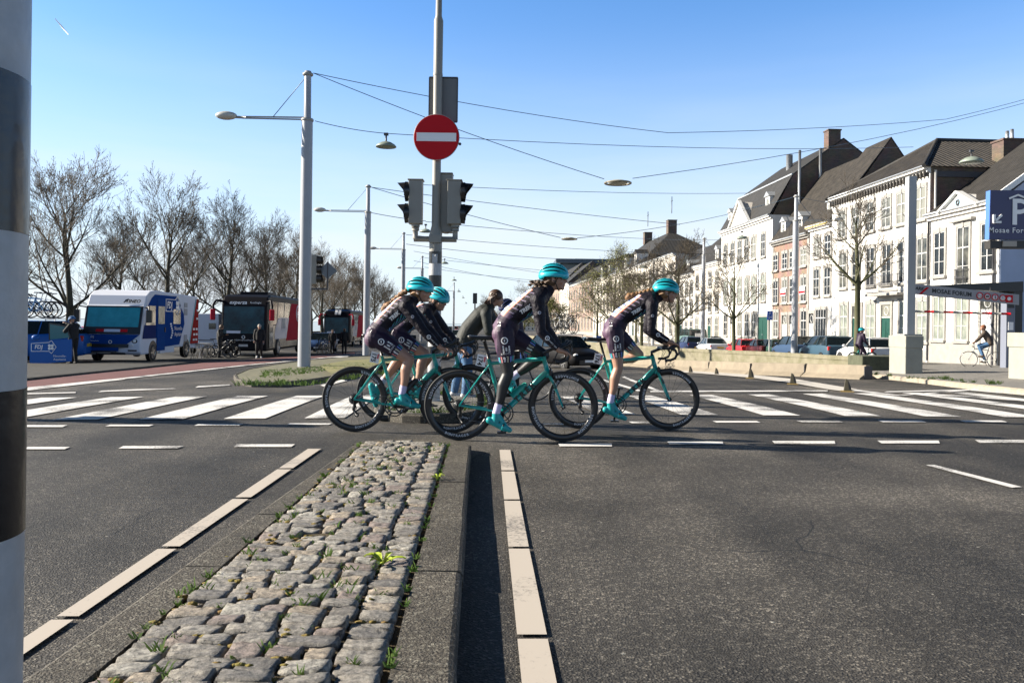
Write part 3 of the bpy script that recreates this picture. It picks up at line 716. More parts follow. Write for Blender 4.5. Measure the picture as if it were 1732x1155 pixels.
# signs on it
m_ = MB(); m_.lathe((.0, -.10, Z(235)), [(0, .0), (.295, .0), (.302, .006), (.302, .012), (.29, .022), (0, .022)], 56, 'Y', smooth=False)
s_ = m_.build('no_entry_sign', M_SIGNR, ctr, 'round red no-entry sign with a white bar')
m_ = MB(); m_.box((0, -.1045, Z(235)), (.525, .005, .112)); m_.build('white_bar', M_SIGNW, s_)
m_ = MB(); m_.torus((0, -.092, Z(235)), .300, .006, 56, 6); m_.build('rim', M_GREY, s_)
m_ = MB(); m_.box((.07, .075, Z(166)), (.38, .012, .585)); s_ = m_.build('rear_sign_panel', mat('sign_back_grey', (.16, .165, .165), rough=.6), ctr, bevel=.004)
m_ = MB()
for a, b in (((-.12, Z(129)), (.26, Z(129))), ((-.12, Z(204)), (.26, Z(204))), ((-.12, Z(129)), (-.12, Z(204))), ((.26, Z(129)), (.26, Z(204)))): m_.bar((a[0], .068, a[1]), (b[0], .068, b[1]), .014, .022)
m_.build('panel_frame', M_DARK, s_)
m_ = MB(); m_.sphere((.31, -.06, Z(245)), .02); m_.cyl((.06, -.02, Z(245)), (.31, -.06, Z(245)), .008); m_.build('sensor', M_DARK, ctr)
# off-frame twin at the left whose shadow falls across the near crossing
# --- street lamps
def dish(mb, c, r, sc_=1.0):
    mb.lathe(c, [(0.02, .13*r/.33), (.05*r/.33, .12*r/.33), (.16*r/.33, .09*r/.33), (.28*r/.33, .02*r/.33), (r, -.04*r/.33), (r*.98, -.06*r/.33), (0.01, -.075*r/.33)], 20)
def lamp_post(x, y, ztop, side, label, arm=2.6, tall=9.0, armdrop=1.5):
    z0 = ground_interp(x, y)+.12; e = empty('street_lamp', (x, y, z0), 0, label, 'street lamp', 'grey street lamps along the road')
    H = ztop-z0; A = H-armdrop
    m_ = MB(); m_.lathe((0, 0, 0), [(.19, 0), (.185, 1.2), (.165, A-.05), (.165, A+.02), (.11, A+.08), (.10, H-.08), (.10, H), (0, H+.02)], 20); m_.build('post', M_LAMPP, e)
    m_ = MB(); m_.lathe((0, 0, 0), [(.13, H-.14), (.16, H-.12), (.16, H-.07), (.13, H-.05)], 16); m_.build('collar', M_GREY, e); m_ = MB(); m_.lathe((0, 0, 0), [(.17, A-.02), (.19, A), (.19, A+.05), (.17, A+.07)], 16); m_.build('collar', M_GREY, e)
    m_ = MB(); m_.bar((0, -.05, A+.03), (side*(arm-.5), -.05, A+.05), .05, .035); m_.bar((0, .05, A+.12), (side*(arm-.5), .05, A+.12), .05, .035); m_.cyl((side*(arm-.6), 0, A+.08), (side*(arm-.25), 0, A+.09), .04)
    m_.build('arm', M_GREY, e)
    m_ = MB(); m_.sphere((side*(arm-.0), 0, A+.13), .33, (1.0, .62, .38), 18, 8); m_.build('lamp_head', mat('lamp_head', (.45, .45, .42), rough=.4), e)
    m_ = MB(); m_.cyl((0, 0, H-.1), (side*arm*.42, 0, A+.12), .012, n=5); m_.build('stay_wire', M_WIRE, e)
    return e
LL = [('nearest and tallest grey street lamp standing on the median island at left', 25.0, 517, 121), ('second grey street lamp on the left median, left of the rear cyclists', 44.6, 623, 313), ('third street lamp of the left row, just above the helmet of rider 175', 70, 683, 393), ('fourth street lamp of the left row, close to the traffic light pole', 95, 714.5, 433), ('far street lamp of the left row seen between the sunglasses rider and the woman', 140, 768, 478)]
lampL = []
for lb, d, px, pt in LL:
    t = P(px, pt, d); lampL.append(lamp_post(P(px-2, 560, d).x if d < 30 else t.x, d, t.z, -1, lb, arm=2.45 if d < 30 else 2.6))
RLs = [('nearest grey street lamp in front of the white houses at right, behind the barrier wall', 47, 1347, 330), ('second street lamp of the right row, in front of the far white houses', 70, 1191, 402), ('third street lamp of the right row, above the helmet of the leading rider', 97, 1106, 443), ('fourth street lamp of the right row, above the back of the leading rider', 125, 1053.5, 465), ('fifth street lamp of the right row, beside the far brick house', 158, 1016, 484)]
lampR = []
for lb, d, px, pt in RLs:
    t = P(px, pt, d); lampR.append(lamp_post(t.x, d, t.z, 1, lb, arm=2.4))
# hanging dish lamps on the span wires
def hang_lamp(px, py, d, r, label, ring=False):
    p = P(px, py, d); e = empty('hanging_lamp', p, 0, label, 'hanging lamp', 'dish lamps hung on span wires'); m_ = MB()
    if not ring:
        dish(m_, (0, 0, 0), r); m_.build('lamp_shade', mat('lamp_shade', (.22, .26, .22), rough=.45), e)
        m_ = MB(); m_.cyl((0, 0, .1), (0, 0, .34), .03, n=8); m_.box((0, 0, .36), (.14, .1, .08)); m_.build('hanger', M_DARK, e)
    else:
        m_.sphere((0, 0, 0), r, (.72, .72, .2), 20, 8); m_.build('lamp_shade', mat('lamp_shade_pale', (.45, .46, .42), rough=.4), e)
        m_ = MB(); m_.torus((0, 0, -.02), r*.95, .035, 28, 6, 'Z')
        for k in range(4): a = R(45+90*k); m_.cyl((math.cos(a)*r*.6, math.sin(a)*r*.6, 0), (math.cos(a)*r, math.sin(a)*r, -.02), .02, n=5)
        m_.build('suspension_ring', mat('ring_bronze', (.20, .18, .13), rough=.5), e)
    return e
hang_lamp(653, 246, 27, .34, 'dish lamp hanging closest to the camera, left of the no-entry sign')
hang_lamp(720, 391, 47, .36, 'dish lamp hanging just left of the pole, under the left signal head')
for i, (px, py, d) in enumerate(((752, 445, 75), (768, 474, 105), (776, 493, 140), (783, 503.5, 172), (788, 513, 215))):
    hang_lamp(px, py, d, .37, ['first', 'second', 'third', 'fourth', 'farthest'][i]+' dish lamp of the short row going away just right of the banded pole')
hang_lamp(1045, 309, 28, .46, 'saucer lamp strung high between wires above the middle of the road', True)
hang_lamp(963, 404, 48, .46, 'smaller saucer lamp strung above the helmet of rider 174', True)
hang_lamp(1643, 272, 31, .42, 'pale dish lamp hanging in front of the tiled roof and brick chimney')
hang_lamp(1255, 402, 50, .36, 'dish lamp hanging in front of the big white house')
hang_lamp(1089, 452, 97, .55, 'dish lamp hanging left of the third right street lamp')
hang_lamp(1002, 483, 150, .6, 'dish lamp hanging in front of the far dark roof')
# traffic signal on a far post, second far signal
def wire(name, label, segs, r=.008):
    m_ = MB()
    for pts in segs: m_.tube(pts, r if not isinstance(pts, tuple) else r, 4, caps=False)
    o = m_.build(name, M_WIRE); return tag(o, label, 'overhead wire', 'wires spanning the road')
def sagp(a, b, sag, n=10): return [a.lerp(b, i/n) - Vector((0, 0, sag*4*(i/n)*(1-i/n))) for i in range(n+1)]
L1 = P(530, 124, 25); L1a = P(533, 205, 25)
wire('span_wire', 'nearest span wire from the tallest lamp post, carrying the near dish and saucer lamps', [
    sagp(L1, P(1130, 225, 30), .15), sagp(P(1130, 225, 30), P(1600, 202, 38), .1), sagp(P(1600, 202, 38), P(1860, 130, 44), .1),
    sagp(L1, P(1022, 303, 28), .12), sagp(P(1070, 302, 28), P(1860, 137, 44), .45), sagp(L1a, P(653, 226, 27), .05), sagp(P(653, 226, 27), P(1545, 249, 39), .25)], .011)
L2 = P(628, 317, 44.6); L2a = P(628, 360, 44.6)
wire('span_wire', 'second span wire from the second lamp post, carrying the small saucer lamp', [
    sagp(L2, P(1150, 380, 55), .1), sagp(L2, P(948, 402, 48), .1), sagp(P(976, 403, 48), P(1300, 345, 66), .3), sagp(L2a, P(720, 374, 47), .04), sagp(P(720, 375, 47), P(1220, 406, 80), .3), sagp(P(700, 312, 46), P(1270, 327, 68), .2)], .016)
for (a, b), lb in zip((((687, 397), (1190, 430)), ((718, 436), (1110, 470)), ((700, 425), (1060, 480))), ('third span wire from the third left lamp post', 'fourth span wire from the fourth left lamp post', 'farthest faint span wire across the far road')):
    d0 = 70 if a[0] < 700 else 95
    wire('span_wire', lb, [sagp(P(*a, d0), P(*b, d0+22), .3), sagp(P(a[0], a[1]+16, d0), P(b[0]-30, b[1]+10, d0+22), .6)], .02)
wire('span_wire', 'span wire between the right lamp post top and the white houses', [sagp(P(1347, 332, 47), P(1240, 356, 60), .1), sagp(P(1347, 332, 47), P(1440, 346, 48), .1)], .01)
# --- small traffic light and priority sign seen from behind beside the nearest lamp
e = empty('traffic_light', G(537, 622), 0, 'small traffic light with the back of a diamond sign, behind the nearest street lamp', 'traffic light')
e.location = (P(523, 600, 27).x, 27, ground_interp(-7, 27)+.12)
zz = lambda py: P(556, py, 27).z - e.location.z; xx = lambda px: P(px, 480, 27).x - e.location.x
m_ = MB(); m_.cyl((0, 0, 0), (0, 0, zz(436)), .05, n=12); m_.build('post', M_GREY, e)
m_ = MB(); m_.bar((0, 0, zz(489)), (xx(554), 0, zz(489)), .05, .05); m_.bar((xx(554), 0, zz(490)), (xx(554), 0, zz(443)), .045, .045); m_.build('bracket', M_DARK, e)
m_ = MB(); hx = xx(570)-xx(554); m_.prism([(xx(554), -.02, zz(443)), (xx(570.5), -.02, zz(458)), (xx(554), -.02, zz(472)), (xx(538), -.02, zz(458))], (0, .02, 0)); m_.build('diamond_sign', mat('sign_back', (.13, .15, .17), rough=.5), e)
m_ = MB(); m_.box((xx(531), 0, zz(456)), (.18, .16, .95)); hd = m_.build('signal_head', M_GREY2, e)
m_ = MB()
for k in range(3): m_.lathe((xx(531)+.1, 0, zz(456)+.3-.3*k), [(.13, 0), (.13, .16)], 14, 'X')
m_.build('visor', M_BLACK, hd)
# --- concrete barrier walls
M_CONC = mat('barrier_concrete', (0.205, 0.172, 0.125), rough=0.85, noise=0.16, nscale=2.4, bump=.6, bscale=30)
M_CONC2 = mat('old_concrete', (0.24, 0.215, 0.155), rough=0.9, col2=(0.12, 0.115, 0.06), nscale=2.0, bump=.8, bscale=24)
jb = [(G(x, y)) for x, y in ((1000, 616), (1065, 619.5), (1120, 624), (1192, 629), (1262, 633.5), (1355, 637), (1455, 642))]
def jersey(a, b, label):
    d = (b-a); L = d.length; e = empty('jersey_barrier', a, math.atan2(d.y, d.x), label, 'concrete barrier', 'jersey barriers lining the sunken road'); m_ = MB()
    pr = [(-.02, 0), (-.02, .08), (.16, .20), (.22, .50), (.38, .50), (.44, .20), (.66, .08), (.66, 0)]
    zz0 = -.04; dz = ground_interp(b.x, b.y)-ground_interp(a.x, a.y)
    n = len(pr); vs = [(.015, q[0], q[1]+zz0) for q in pr]+[(L-.015, q[0], q[1]+zz0+dz) for q in pr]
    m_.add(vs, [(i, i+n, i+n+1, i+1) for i in range(n-1)]+[tuple(range(n)), tuple(range(n, 2*n))[::-1]], False); m_.build('barrier_body', M_CONC, e, bevel=.015)
    m_ = MB(); m_.bar((L-.012, .3, .2+dz), (L+.008, .3, .2+dz), .3, .45); m_.build('joint_seal', M_DARK, e); return e
for i in range(len(jb)-1): jersey(jb[i], jb[i+1], ['concrete barrier farthest left, mostly behind rider 176', 'concrete barrier second from the left, behind the leading rider', 'concrete barrier under the leading rider\'s handlebar', 'concrete barrier in front of the silver parked car, next to the pale patch', 'long concrete barrier second from the right end of the row', 'concrete barrier at the right end of the row, next to the dark concrete block'][i])
# capped wall behind the barriers
pw = [P(880, 566, 95), P(1000, 578.5, 62), P(1130, 588, 47), P(1300, 595, 38), P(1475, 604.5, 31.5)]
m_ = MB(); vs = []
for p in pw:
    zt = p.z
    for (yo, zo) in ((0, -3), (0, -.17), (-.06, -.17), (-.06, 0), (.34, 0), (.34, -3)): vs.append((p.x+yo*.25, p.y+yo, zt+zo))
n = 6; m_.add(vs, [(i*n+k, (i+1)*n+k, (i+1)*n+k+1, i*n+k+1) for i in range(len(pw)-1) for k in range(5)], False)
tag(m_.build('retaining_wall', M_CONC2), 'long low stained concrete wall behind the jersey barriers, in front of the parked cars', 'wall')
a = G(1460, 636); b = G(1503, 632)
m_ = MB(); zt = P(1490, 604, a.y).z
m_.box(((a.x+b.x)/2, a.y+.75, (zt+ground_interp(a.x, a.y))/2-.02), (b.x-a.x, 1.3, zt-ground_interp(a.x, a.y)+.1)); tag(m_.build('concrete_block', mat('dark_mossy_concrete', (.075, .08, .05), rough=.95, noise=.3, nscale=5, bump=.8, bscale=20), bevel=.03), 'dark mossy concrete block closing the barrier row beside the plinth', 'concrete block')
# wedge delineators
M_YEL = mat('wedge_olive', (0.06, 0.052, 0.03), rough=.6, noise=.2, nscale=12)
for i, (px, py, h) in enumerate(((1168, 631, 12), (1212, 634, 12), (1270, 640, 17), (1341, 650, 19), (1433, 662.5, 22))):
    p = G(px, py); s_ = p.y/F*h/.42
    e = empty('wedge_delineator', p, R(-20), ['far-left small wedge-shaped delineator near the leading rider\'s front wheel', 'second wedge-shaped delineator from the left, close to the shadow blot', 'middle wedge-shaped delineator of the five on the pale strip', 'fourth wedge-shaped delineator, second nearest to the crossing', 'nearest and largest wedge-shaped delineator, beside the zebra crossing'][i], 'delineator', 'wedge delineators on the pale strip', scale=s_)
    m_ = MB(); m_.prism([(-.11, -.09, .03), (.13, -.09, .03), (.10, -.09, .20), (.02, -.09, .38), (-.06, -.09, .42)], (0, .18, 0)); m_.build('wedge', M_YEL, e, bevel=.01)
    m_ = MB(); m_.box((0, 0, .015), (.42, .36, .03), taper=.9); m_.build('base_plate', mat('wedge_base', (.22, .15, .04), rough=.6), e)
    m_ = MB(); m_.prism([(.045, -.094, .08), (.105, -.094, .08), (.06, -.094, .30), (.01, -.094, .36)], (0, .003, 0)); m_.build('dark_patch', M_BLACK, e)
# --- parking gantry: plinth with tall post, sign beam, height bar, portal
M_PLC = mat('plinth_grey', (0.27, 0.27, 0.23), rough=.85, noise=.10, nscale=2, bump=.4, bscale=20)
def plinth(px0, px1, py0, pyt, d, label, dep=1.2):
    a = P(px0, py0, d); b = P(px1, py0, d); zt = P(px0, pyt, d).z; zg = ground_interp(a.x, d)+.1
    e = empty('concrete_plinth', ((a.x+b.x)/2, d+dep/2, zg), 0, label, 'plinth', 'concrete plinths of the car park entrance'); w_ = b.x-a.x; h = zt-zg
    m_ = MB(); m_.box((0, 0, h*.35), (w_*.955, dep*.95, h*.7)); m_.build('plinth_base', M_PLC, e, bevel=.02)
    m_ = MB(); m_.box((0, 0, h*.845), (w_, dep, h*.31)); m_.build('plinth_cap', M_PLC, e, bevel=.02)
    return e, h
e, h = plinth(1531, 1562, 636, 568, 27.5, 'greenish concrete plinth carrying the tall square steel post', dep=1.25)
pe = empty('gantry_post', (P(1538, 568, 28.1).x, 28.12, e.location.z+h), 0, 'tall square pale steel post standing on the concrete plinth', 'post')
zt = P(1545, 299, 28.1).z - pe.location.z
m_ = MB(); m_.box((0, 0, zt/2), (.28, .28, zt)); m_.build('post_body', mat('post_paint', (.34, .35, .35), rough=.45), pe, bevel=.015); m_ = MB(); m_.box((0, 0, .03), (.6, .6, .06)); m_.build('foot_plate', M_GREY, pe)
plinth(1743, 1830, 652, 563, 22.5, 'pale concrete plinth cut by the right edge of the photo', dep=1.1)
# sign beam
a = P(1530, 487, 32); b = P(1723, 507, 32); d_ = (b-a); L = d_.length
se = empty('height_limit_beam', a, math.atan2(d_.y, d_.x), 'hanging grey height-limit beam with the car park name and round symbols', 'sign')
sl_ = d_.z/math.hypot(d_.x, d_.y)
ZB = lambda x: sl_*x
hh = .40
m_ = MB(); m_.prism([(0, 0, hh/2), (L, 0, ZB(L)+hh/2), (L, 0, ZB(L)-hh/2), (0, 0, -hh/2)], (0, .06, 0)); m_.build('beam_panel', mat('beam_grey', (.30, .29, .30), rough=.5), se)
xd = Vector((1, 0, sl_)).normalized(); yd = Vector((0, 0, 1))
m_ = MB(); put_text(m_, 'MOSAE FORUM', (L*.412, -.006, ZB(L*.412)), xd, yd, .225, offset=.008, spacing=1.0); put_text(m_, 'PARK', (L*.12, -.006, ZB(L*.12)+.03), xd, yd, .17, offset=.008, shear=.2); m_.build('lettering', M_BLACK, se)
m_ = MB(); x = L*.165
m_.prism([(x-.18, -.012, ZB(x)-.17), (x-.08, -.012, ZB(x)-.17), (x+.22, -.012, ZB(x)+.1), (x+.1, -.012, ZB(x)+.1)], (0, .004, 0)); m_.box((L*.912, -.01, ZB(L*.912)), (.28, .012, .28)); m_.build('red_marks', M_SIGNR, se)
m_ = MB(); m_.lathe((L*.912, -.018, ZB(L*.912)), [(.0, 0), (.075, 0), (.075, .006)], 18, 'Y')
for k in range(4): x = L*(.655+.067*k); m_.lathe((x, -.013, ZB(x)), [(0, 0), (.1, 0), (.1, .006)], 20, 'Y')
m_.build('symbol_face', M_SIGNW, se)
m_ = MB(); 
for k in range(4): x = L*(.655+.067*k); m_.torus((x, -.014, ZB(x)), .115, .017, 22, 6)
m_.build('symbol_ring', M_SIGNR, se)
m_ = MB()
for k, t_ in enumerate(('2m', '', '', '5')):
    x = L*(.655+.067*k)
    if t_: put_text(m_, t_, (x, -.018, ZB(x)), xd, yd, .13)
m_.box((L*.722, -.018, ZB(L*.722)), (.12, .006, .07)); m_.sphere((L*.789, -.018, ZB(L*.789)+.05), .02, (1, .3, 1)); m_.box((L*.789, -.018, ZB(L*.789)-.015), (.035, .006, .09)); m_.build('symbol', M_BLACK, se)
m_ = MB()
for x in (L*.3, L*.75): m_.cyl((x, .03, ZB(x)+hh/2), (x, .03, ZB(x)+hh/2+.2), .012, n=5)
m_.build('hanger', M_DARK, se)
# black entrance portal
a = P(1565, 486, 35.5); b = P(1731, 476, 35.5)
pt = empty('entrance_portal', (a.x, 35.5, ground_interp(a.x, 35.5)+.15), 0, 'black portal frame of the car park entrance behind the height-limit beam', 'portal')
lo_ = lambda p: p-Vector(pt.location)
m_ = MB(); m_.prism([lo_(P(1565, 483.5, 35.5)), lo_(P(1731, 476, 35.5)), lo_(P(1731, 494, 35.5)), lo_(P(1565, 487, 35.5))], (0, 1.2, 0)); m_.build('roof_slab', M_BLACK, pt)
zt = P(1722, 480, 35.5).z-pt.location.z; x0 = P(1716, 500, 35.5).x-pt.location.x; x1 = P(1731, 500, 35.5).x-pt.location.x
m_ = MB(); m_.box(((x0+x1)/2, .6, zt/2-.05), (x1-x0, 1.1, zt)); m_.build('portal_wall', M_BLACK, pt)
a = P(1530, 526, 33.2); b = P(1709, 531, 33.2); hb = empty('height_bar', a, math.atan2((b-a).y, (b-a).x), 'thin red and white striped boom below the height-limit beam', 'boom'); L = math.hypot((b-a).x, (b-a).y); dz = (b-a).z
m1 = MB(); m2 = MB(); nseg = 11
for k in range(nseg):
    (m2 if k % 2 == 0 else m1).cyl((L*k/nseg, 0, dz*k/nseg), (L*(k+1)/nseg, 0, dz*(k+1)/nseg), .045, n=10)
m1.build('white_section', M_GREY, hb); m2.build('red_section', M_SIGNR, hb)
zt = P(1706, 508, 33.4).z; zg = ground_interp(20, 33)+.15; cxx = P(1707, 540, 33.4).x
te = empty('ticket_cabinet', (cxx, 33.5, zg), 0, 'pale blue-grey barrier cabinet holding the striped boom', 'cabinet')
m_ = MB(); m_.box((0, 0, (zt-zg)/2), (.36, .4, zt-zg)); m_.build('cabinet_body', mat('cabinet', (.16, .175, .22), rough=.5), te, bevel=.02); m_ = MB(); m_.box((0, -.21, (zt-zg)*.62), (.2, .02, .32)); m_.build('notice', M_SIGNW, te); m_ = MB(); m_.box((0, -.21, (zt-zg)*.92), (.26, .02, .18)); m_.build('display', M_BLACK, te)
# P sign
pe = empty('parking_sign', P(1760, 600, 24.5), 0, 'dark blue illuminated parking sign with a big white P, cut by the right edge', 'sign'); pe.location.z = ground_interp(15, 24.5)+.12
lo_ = lambda p: p-Vector(pe.location)
a = lo_(P(1676, 322, 24)); b = lo_(P(1785, 322, 24)); c = lo_(P(1785, 405, 24)); d_ = lo_(P(1674, 405, 24))
m_ = MB(); m_.prism([a, b, c, d_], (0, .24, 0)); m_.build('sign_box', mat('sign_navy', (.018, .018, .085), rough=.3), pe)
m_ = MB(); m_.prism([a+Vector((-.012, .01, 0)), a+Vector((-.002, .01, 0)), d_+Vector((-.002, .01, 0)), d_+Vector((-.012, .01, 0))], (0, .22, 0)); m_.build('side_panel', mat('sign_side', (.07, .16, .42), rough=.6, spec=.2), pe)
S = 24/F
m_ = MB(); put_text(m_, 'P', lo_(P(1725, 361, 23.98)), (1, 0, 0), (0, 0, 1), 62*S, offset=.015); put_text(m_, 'Mosae Forum', lo_(P(1710, 390, 23.98)), (1, 0, 0), (0, 0, 1), 12.5*S, spacing=1.1, offset=.002)
for p0, p1 in (((1707, 336), (1722, 330)), ((1722, 330), (1738, 336))): m_.bar(lo_(P(*p0, 23.97)), lo_(P(*p1, 23.97)), .01, .05, up=(0, 0, 1))
for p0, p1 in (((1694, 364), (1683, 374)), ((1681.5, 363), (1681.5, 376)), ((1680, 376), (1693, 376))): m_.bar(lo_(P(*p0, 23.97)), lo_(P(*p1, 23.97)), .06, .06, up=(0, 1, 0))
m_.build('lettering', M_SIGNW, pe)
m_ = MB(); m_.prism([lo_(P(1675, 407, 24.1)), lo_(P(1785, 407, 24.1)), lo_(P(1785, 420, 24.1)), lo_(P(1675, 420, 24.1))], (0, .3, 0)); m_.build('lower_housing', mat('housing_dark', (.03, .027, .022), rough=.5), pe)
m_ = MB(); m_.prism([lo_(P(1697, 408, 24.05)), lo_(P(1720, 408, 24.05)), lo_(P(1720, 417, 24.05)), lo_(P(1697, 417, 24.05))], (0, .1, 0)); m_.build('small_light', mat('housing_light', (.35, .31, .26), rough=.5), pe)
zt = lo_(P(1760, 415, 24)).z; m_ = MB(); m_.box((.25, 0, zt/2), (.3, .3, zt)); m_.build('post', M_GREY, pe)
# small blue road sign on a thin post among the parked cars
def sign_post(px, py_top, py_bot, d, w_, h_, m, label, name='road_sign', txt=None, gz_=None):
    p = P(px, py_bot, d); zg = ground_interp(p.x, d)+.1; e = empty(name, (p.x, d, zg), 0, label, 'road sign')
    zt = P(px, py_top, d).z-zg; m_ = MB(); m_.cyl((0, .03, 0), (0, .03, zt), .04, n=8); m_.build('post', M_GREY, e)
    m_ = MB(); m_.box((0, 0, zt-h_/2), (w_, .03, h_)); f = m_.build('sign_face', m, e)
    if txt: m_ = MB(); put_text(m_, txt, (0, -.018, zt-h_/2), (1, 0, 0), (0, 0, 1), h_*.42); m_.build('lettering', M_SIGNW, f)
    return e
sign_post(1301.5, 526, 590, 44, .30, .48, M_SIGNB, 'small blue parking sign on a thin post in front of the brick house', txt='P\n24')
sign_post(1097, 538, 580, 70, .45, .5, mat('sign_green', (.02, .28, .12), rough=.4), 'small green sign just left of the leading rider\'s elbow')
sign_post(1013, 568, 590, 80, .5, .5, M_SIGNB, 'little blue sign beside the far brick house')
# far signal and poles between the riders
m_ = MB(); p = P(803, 540, 60); zg = ground_interp(p.x, 60); zt = P(803, 500, 60).z
e = empty('traffic_light', (p.x, 60, zg), 0, 'far slender traffic light against the sky left of the woman in the dark jacket', 'traffic light')
m_.cyl((0, 0, 0), (0, 0, zt-zg), .05, n=8); m_.build('post', M_DARK, e); m_ = MB(); m_.box((0, 0, zt-zg-.2), (.3, .3, .75)); m_.build('signal_head', M_BLACK, e)
# ================================================================== BUILDINGS
def bx(d): return 22.0-.05*(d-43)
def pxd(px, py=555.0):
    q = (px-.0135*(555-py)-866)/F
    return 24.15/(q+.05)
BASE = lambda d: ground_interp(22, d)+.18
M_WALLW = mat('white_render', (0.66, 0.64, 0.60), rough=.85, noise=.10, nscale=.6, bump=.3, bscale=12)
M_WALLC = mat('cream_render', (0.60, 0.555, 0.49), rough=.85, noise=.10, nscale=.8, bump=.3, bscale=12)
M_STONE = mat('grey_stone', (0.27, 0.26, 0.24), rough=.8, noise=.12, nscale=3)
def brick_mat(name, c1, c2, mortar, scale=5.0, bumpd=.02):
    m = mat(name, c1, rough=.85); n = m.node_tree; b = n.nodes['Principled BSDF']; L = n.links.new
    tc = node(m, 'ShaderNodeTexCoord'); sp = node(m, 'ShaderNodeSeparateXYZ'); L(tc.outputs['Object'], sp.inputs[0])
    ad = node(m, 'ShaderNodeMath', operation='ADD'); L(sp.outputs[0], ad.inputs[0]); L(sp.outputs[1], ad.inputs[1])
    cb = node(m, 'ShaderNodeCombineXYZ'); L(ad.outputs[0], cb.inputs[0]); L(sp.outputs[2], cb.inputs[1])
    br = node(m, 'ShaderNodeTexBrick', Scale=scale); br.inputs['Color1'].default_value = (*c1, 1); br.inputs['Color2'].default_value = (*c2, 1); br.inputs['Mortar'].default_value = (*mortar, 1)
    br.inputs['Mortar Size'].default_value = .012; br.inputs['Brick Width'].default_value = 1.1; br.inputs['Row Height'].default_value = .33; L(cb.outputs[0], br.inputs['Vector'])
    nz = node(m, 'ShaderNodeTexNoise', Scale=1.2, Detail=6.0); L(tc.outputs['Object'], nz.inputs['Vector'])
    mx = node(m, 'ShaderNodeMix', data_type='RGBA', blend_type='OVERLAY'); mx.inputs[0].default_value = .5; L(br.outputs[0], mx.inputs[6]); L(nz.outputs[1], mx.inputs[7])
    hs = node(m, 'ShaderNodeHueSaturation', Saturation=.9); L(mx.outputs[2], hs.inputs['Color']); L(hs.outputs[0], b.inputs['Base Color'])
    bp = node(m, 'ShaderNodeBump', Strength=.6, Distance=bumpd); L(br.outputs[1], bp.inputs['Height']); bp.invert = True; L(bp.outputs[0], b.inputs['Normal']); return m
M_BRICK = brick_mat('red_brick', (0.24, 0.145, 0.105), (0.19, 0.115, 0.085), (.27, .24, .20))
M_BRICKD = brick_mat('dark_brick', (0.13, 0.085, 0.06), (0.085, 0.06, 0.045), (.16, .14, .11))
M_BRICKF = brick_mat('far_brick', (0.27, 0.20, 0.155), (0.23, 0.16, 0.12), (.30, .26, .22))
def tile_mat(name, c1, c2, sx=3.4, sz=3.2, bd=.16):
    m = mat(name, c1, rough=.75); n = m.node_tree; b = n.nodes['Principled BSDF']; L = n.links.new
    tc = node(m, 'ShaderNodeTexCoord'); sp = node(m, 'ShaderNodeSeparateXYZ'); L(tc.outputs['UV'], sp.inputs[0])
    def wav(o, f):
        a = node(m, 'ShaderNodeMath', operation='MULTIPLY'); a.inputs[1].default_value = f*6.283; L(o, a.inputs[0]); s_ = node(m, 'ShaderNodeMath', operation='SINE'); L(a.outputs[0], s_.inputs[0]); return s_
    s1 = wav(sp.outputs[0], sx)
    fr = node(m, 'ShaderNodeMath', operation='MULTIPLY'); fr.inputs[1].default_value = sz; L(sp.outputs[1], fr.inputs[0]); f2 = node(m, 'ShaderNodeMath', operation='FRACT'); L(fr.outputs[0], f2.inputs[0])
    ad = node(m, 'ShaderNodeMath', operation='MULTIPLY_ADD'); ad.inputs[1].default_value = .45; L(s1.outputs[0], ad.inputs[0])
    iv = node(m, 'ShaderNodeMath', operation='SUBTRACT'); iv.inputs[0].default_value = 1.0; L(f2.outputs[0], iv.inputs[1]); L(iv.outputs[0], ad.inputs[2])
    bp = node(m, 'ShaderNodeBump', Strength=1.0, Distance=bd); L(ad.outputs[0], bp.inputs['Height']); L(bp.outputs[0], b.inputs['Normal'])
    nz = node(m, 'ShaderNodeTexNoise', Scale=2.0, Detail=8.0, Roughness=.7); L(tc.outputs['Object'], nz.inputs['Vector'])
    rp = node(m, 'ShaderNodeValToRGB'); e = rp.color_ramp.elements; e[0].position = .35; e[0].color = (*c2, 1); e[1].position = .65; e[1].color = (*c1, 1); L(nz.outputs[0], rp.inputs[0]); L(rp.outputs[0], b.inputs['Base Color']); return m
M_TILE = tile_mat('brown_roof_tiles', (0.070, 0.060, 0.049), (0.024, 0.021, 0.018))
M_TILED = tile_mat('dark_roof_tiles', (0.034, 0.031, 0.028), (0.016, 0.015, 0.014), 3.4, 3.2, .05)
M_SLATE = tile_mat('slate', (0.028, 0.027, 0.026), (0.013, 0.013, 0.013), 2.0, 3.0, .02)
M_GLASS = mat('window_glass', (0.035, 0.045, 0.05), rough=.06, spec=.4)
oi = node(M_GLASS, 'ShaderNodeObjectInfo'); gtc = node(M_GLASS, 'ShaderNodeTexCoord'); gn_ = node(M_GLASS, 'ShaderNodeTexNoise', Scale=1.5, Detail=2.0); gs = node(M_GLASS, 'ShaderNodeSeparateXYZ')
LL_ = M_GLASS.node_tree.links.new; LL_(gtc.outputs['Object'], gn_.inputs['Vector']); ga = node(M_GLASS, 'ShaderNodeMath', operation='ADD'); LL_(oi.outputs['Random'], ga.inputs[0]); LL_(gn_.outputs[0], ga.inputs[1])
gr_ = node(M_GLASS, 'ShaderNodeValToRGB'); gr_.color_ramp.elements[0].position = .62; gr_.color_ramp.elements[0].color = (.014, .017, .02, 1); gr_.color_ramp.elements[1].position = 1.25 if False else 1.0; gr_.color_ramp.elements[1].color = (.20, .20, .17, 1)
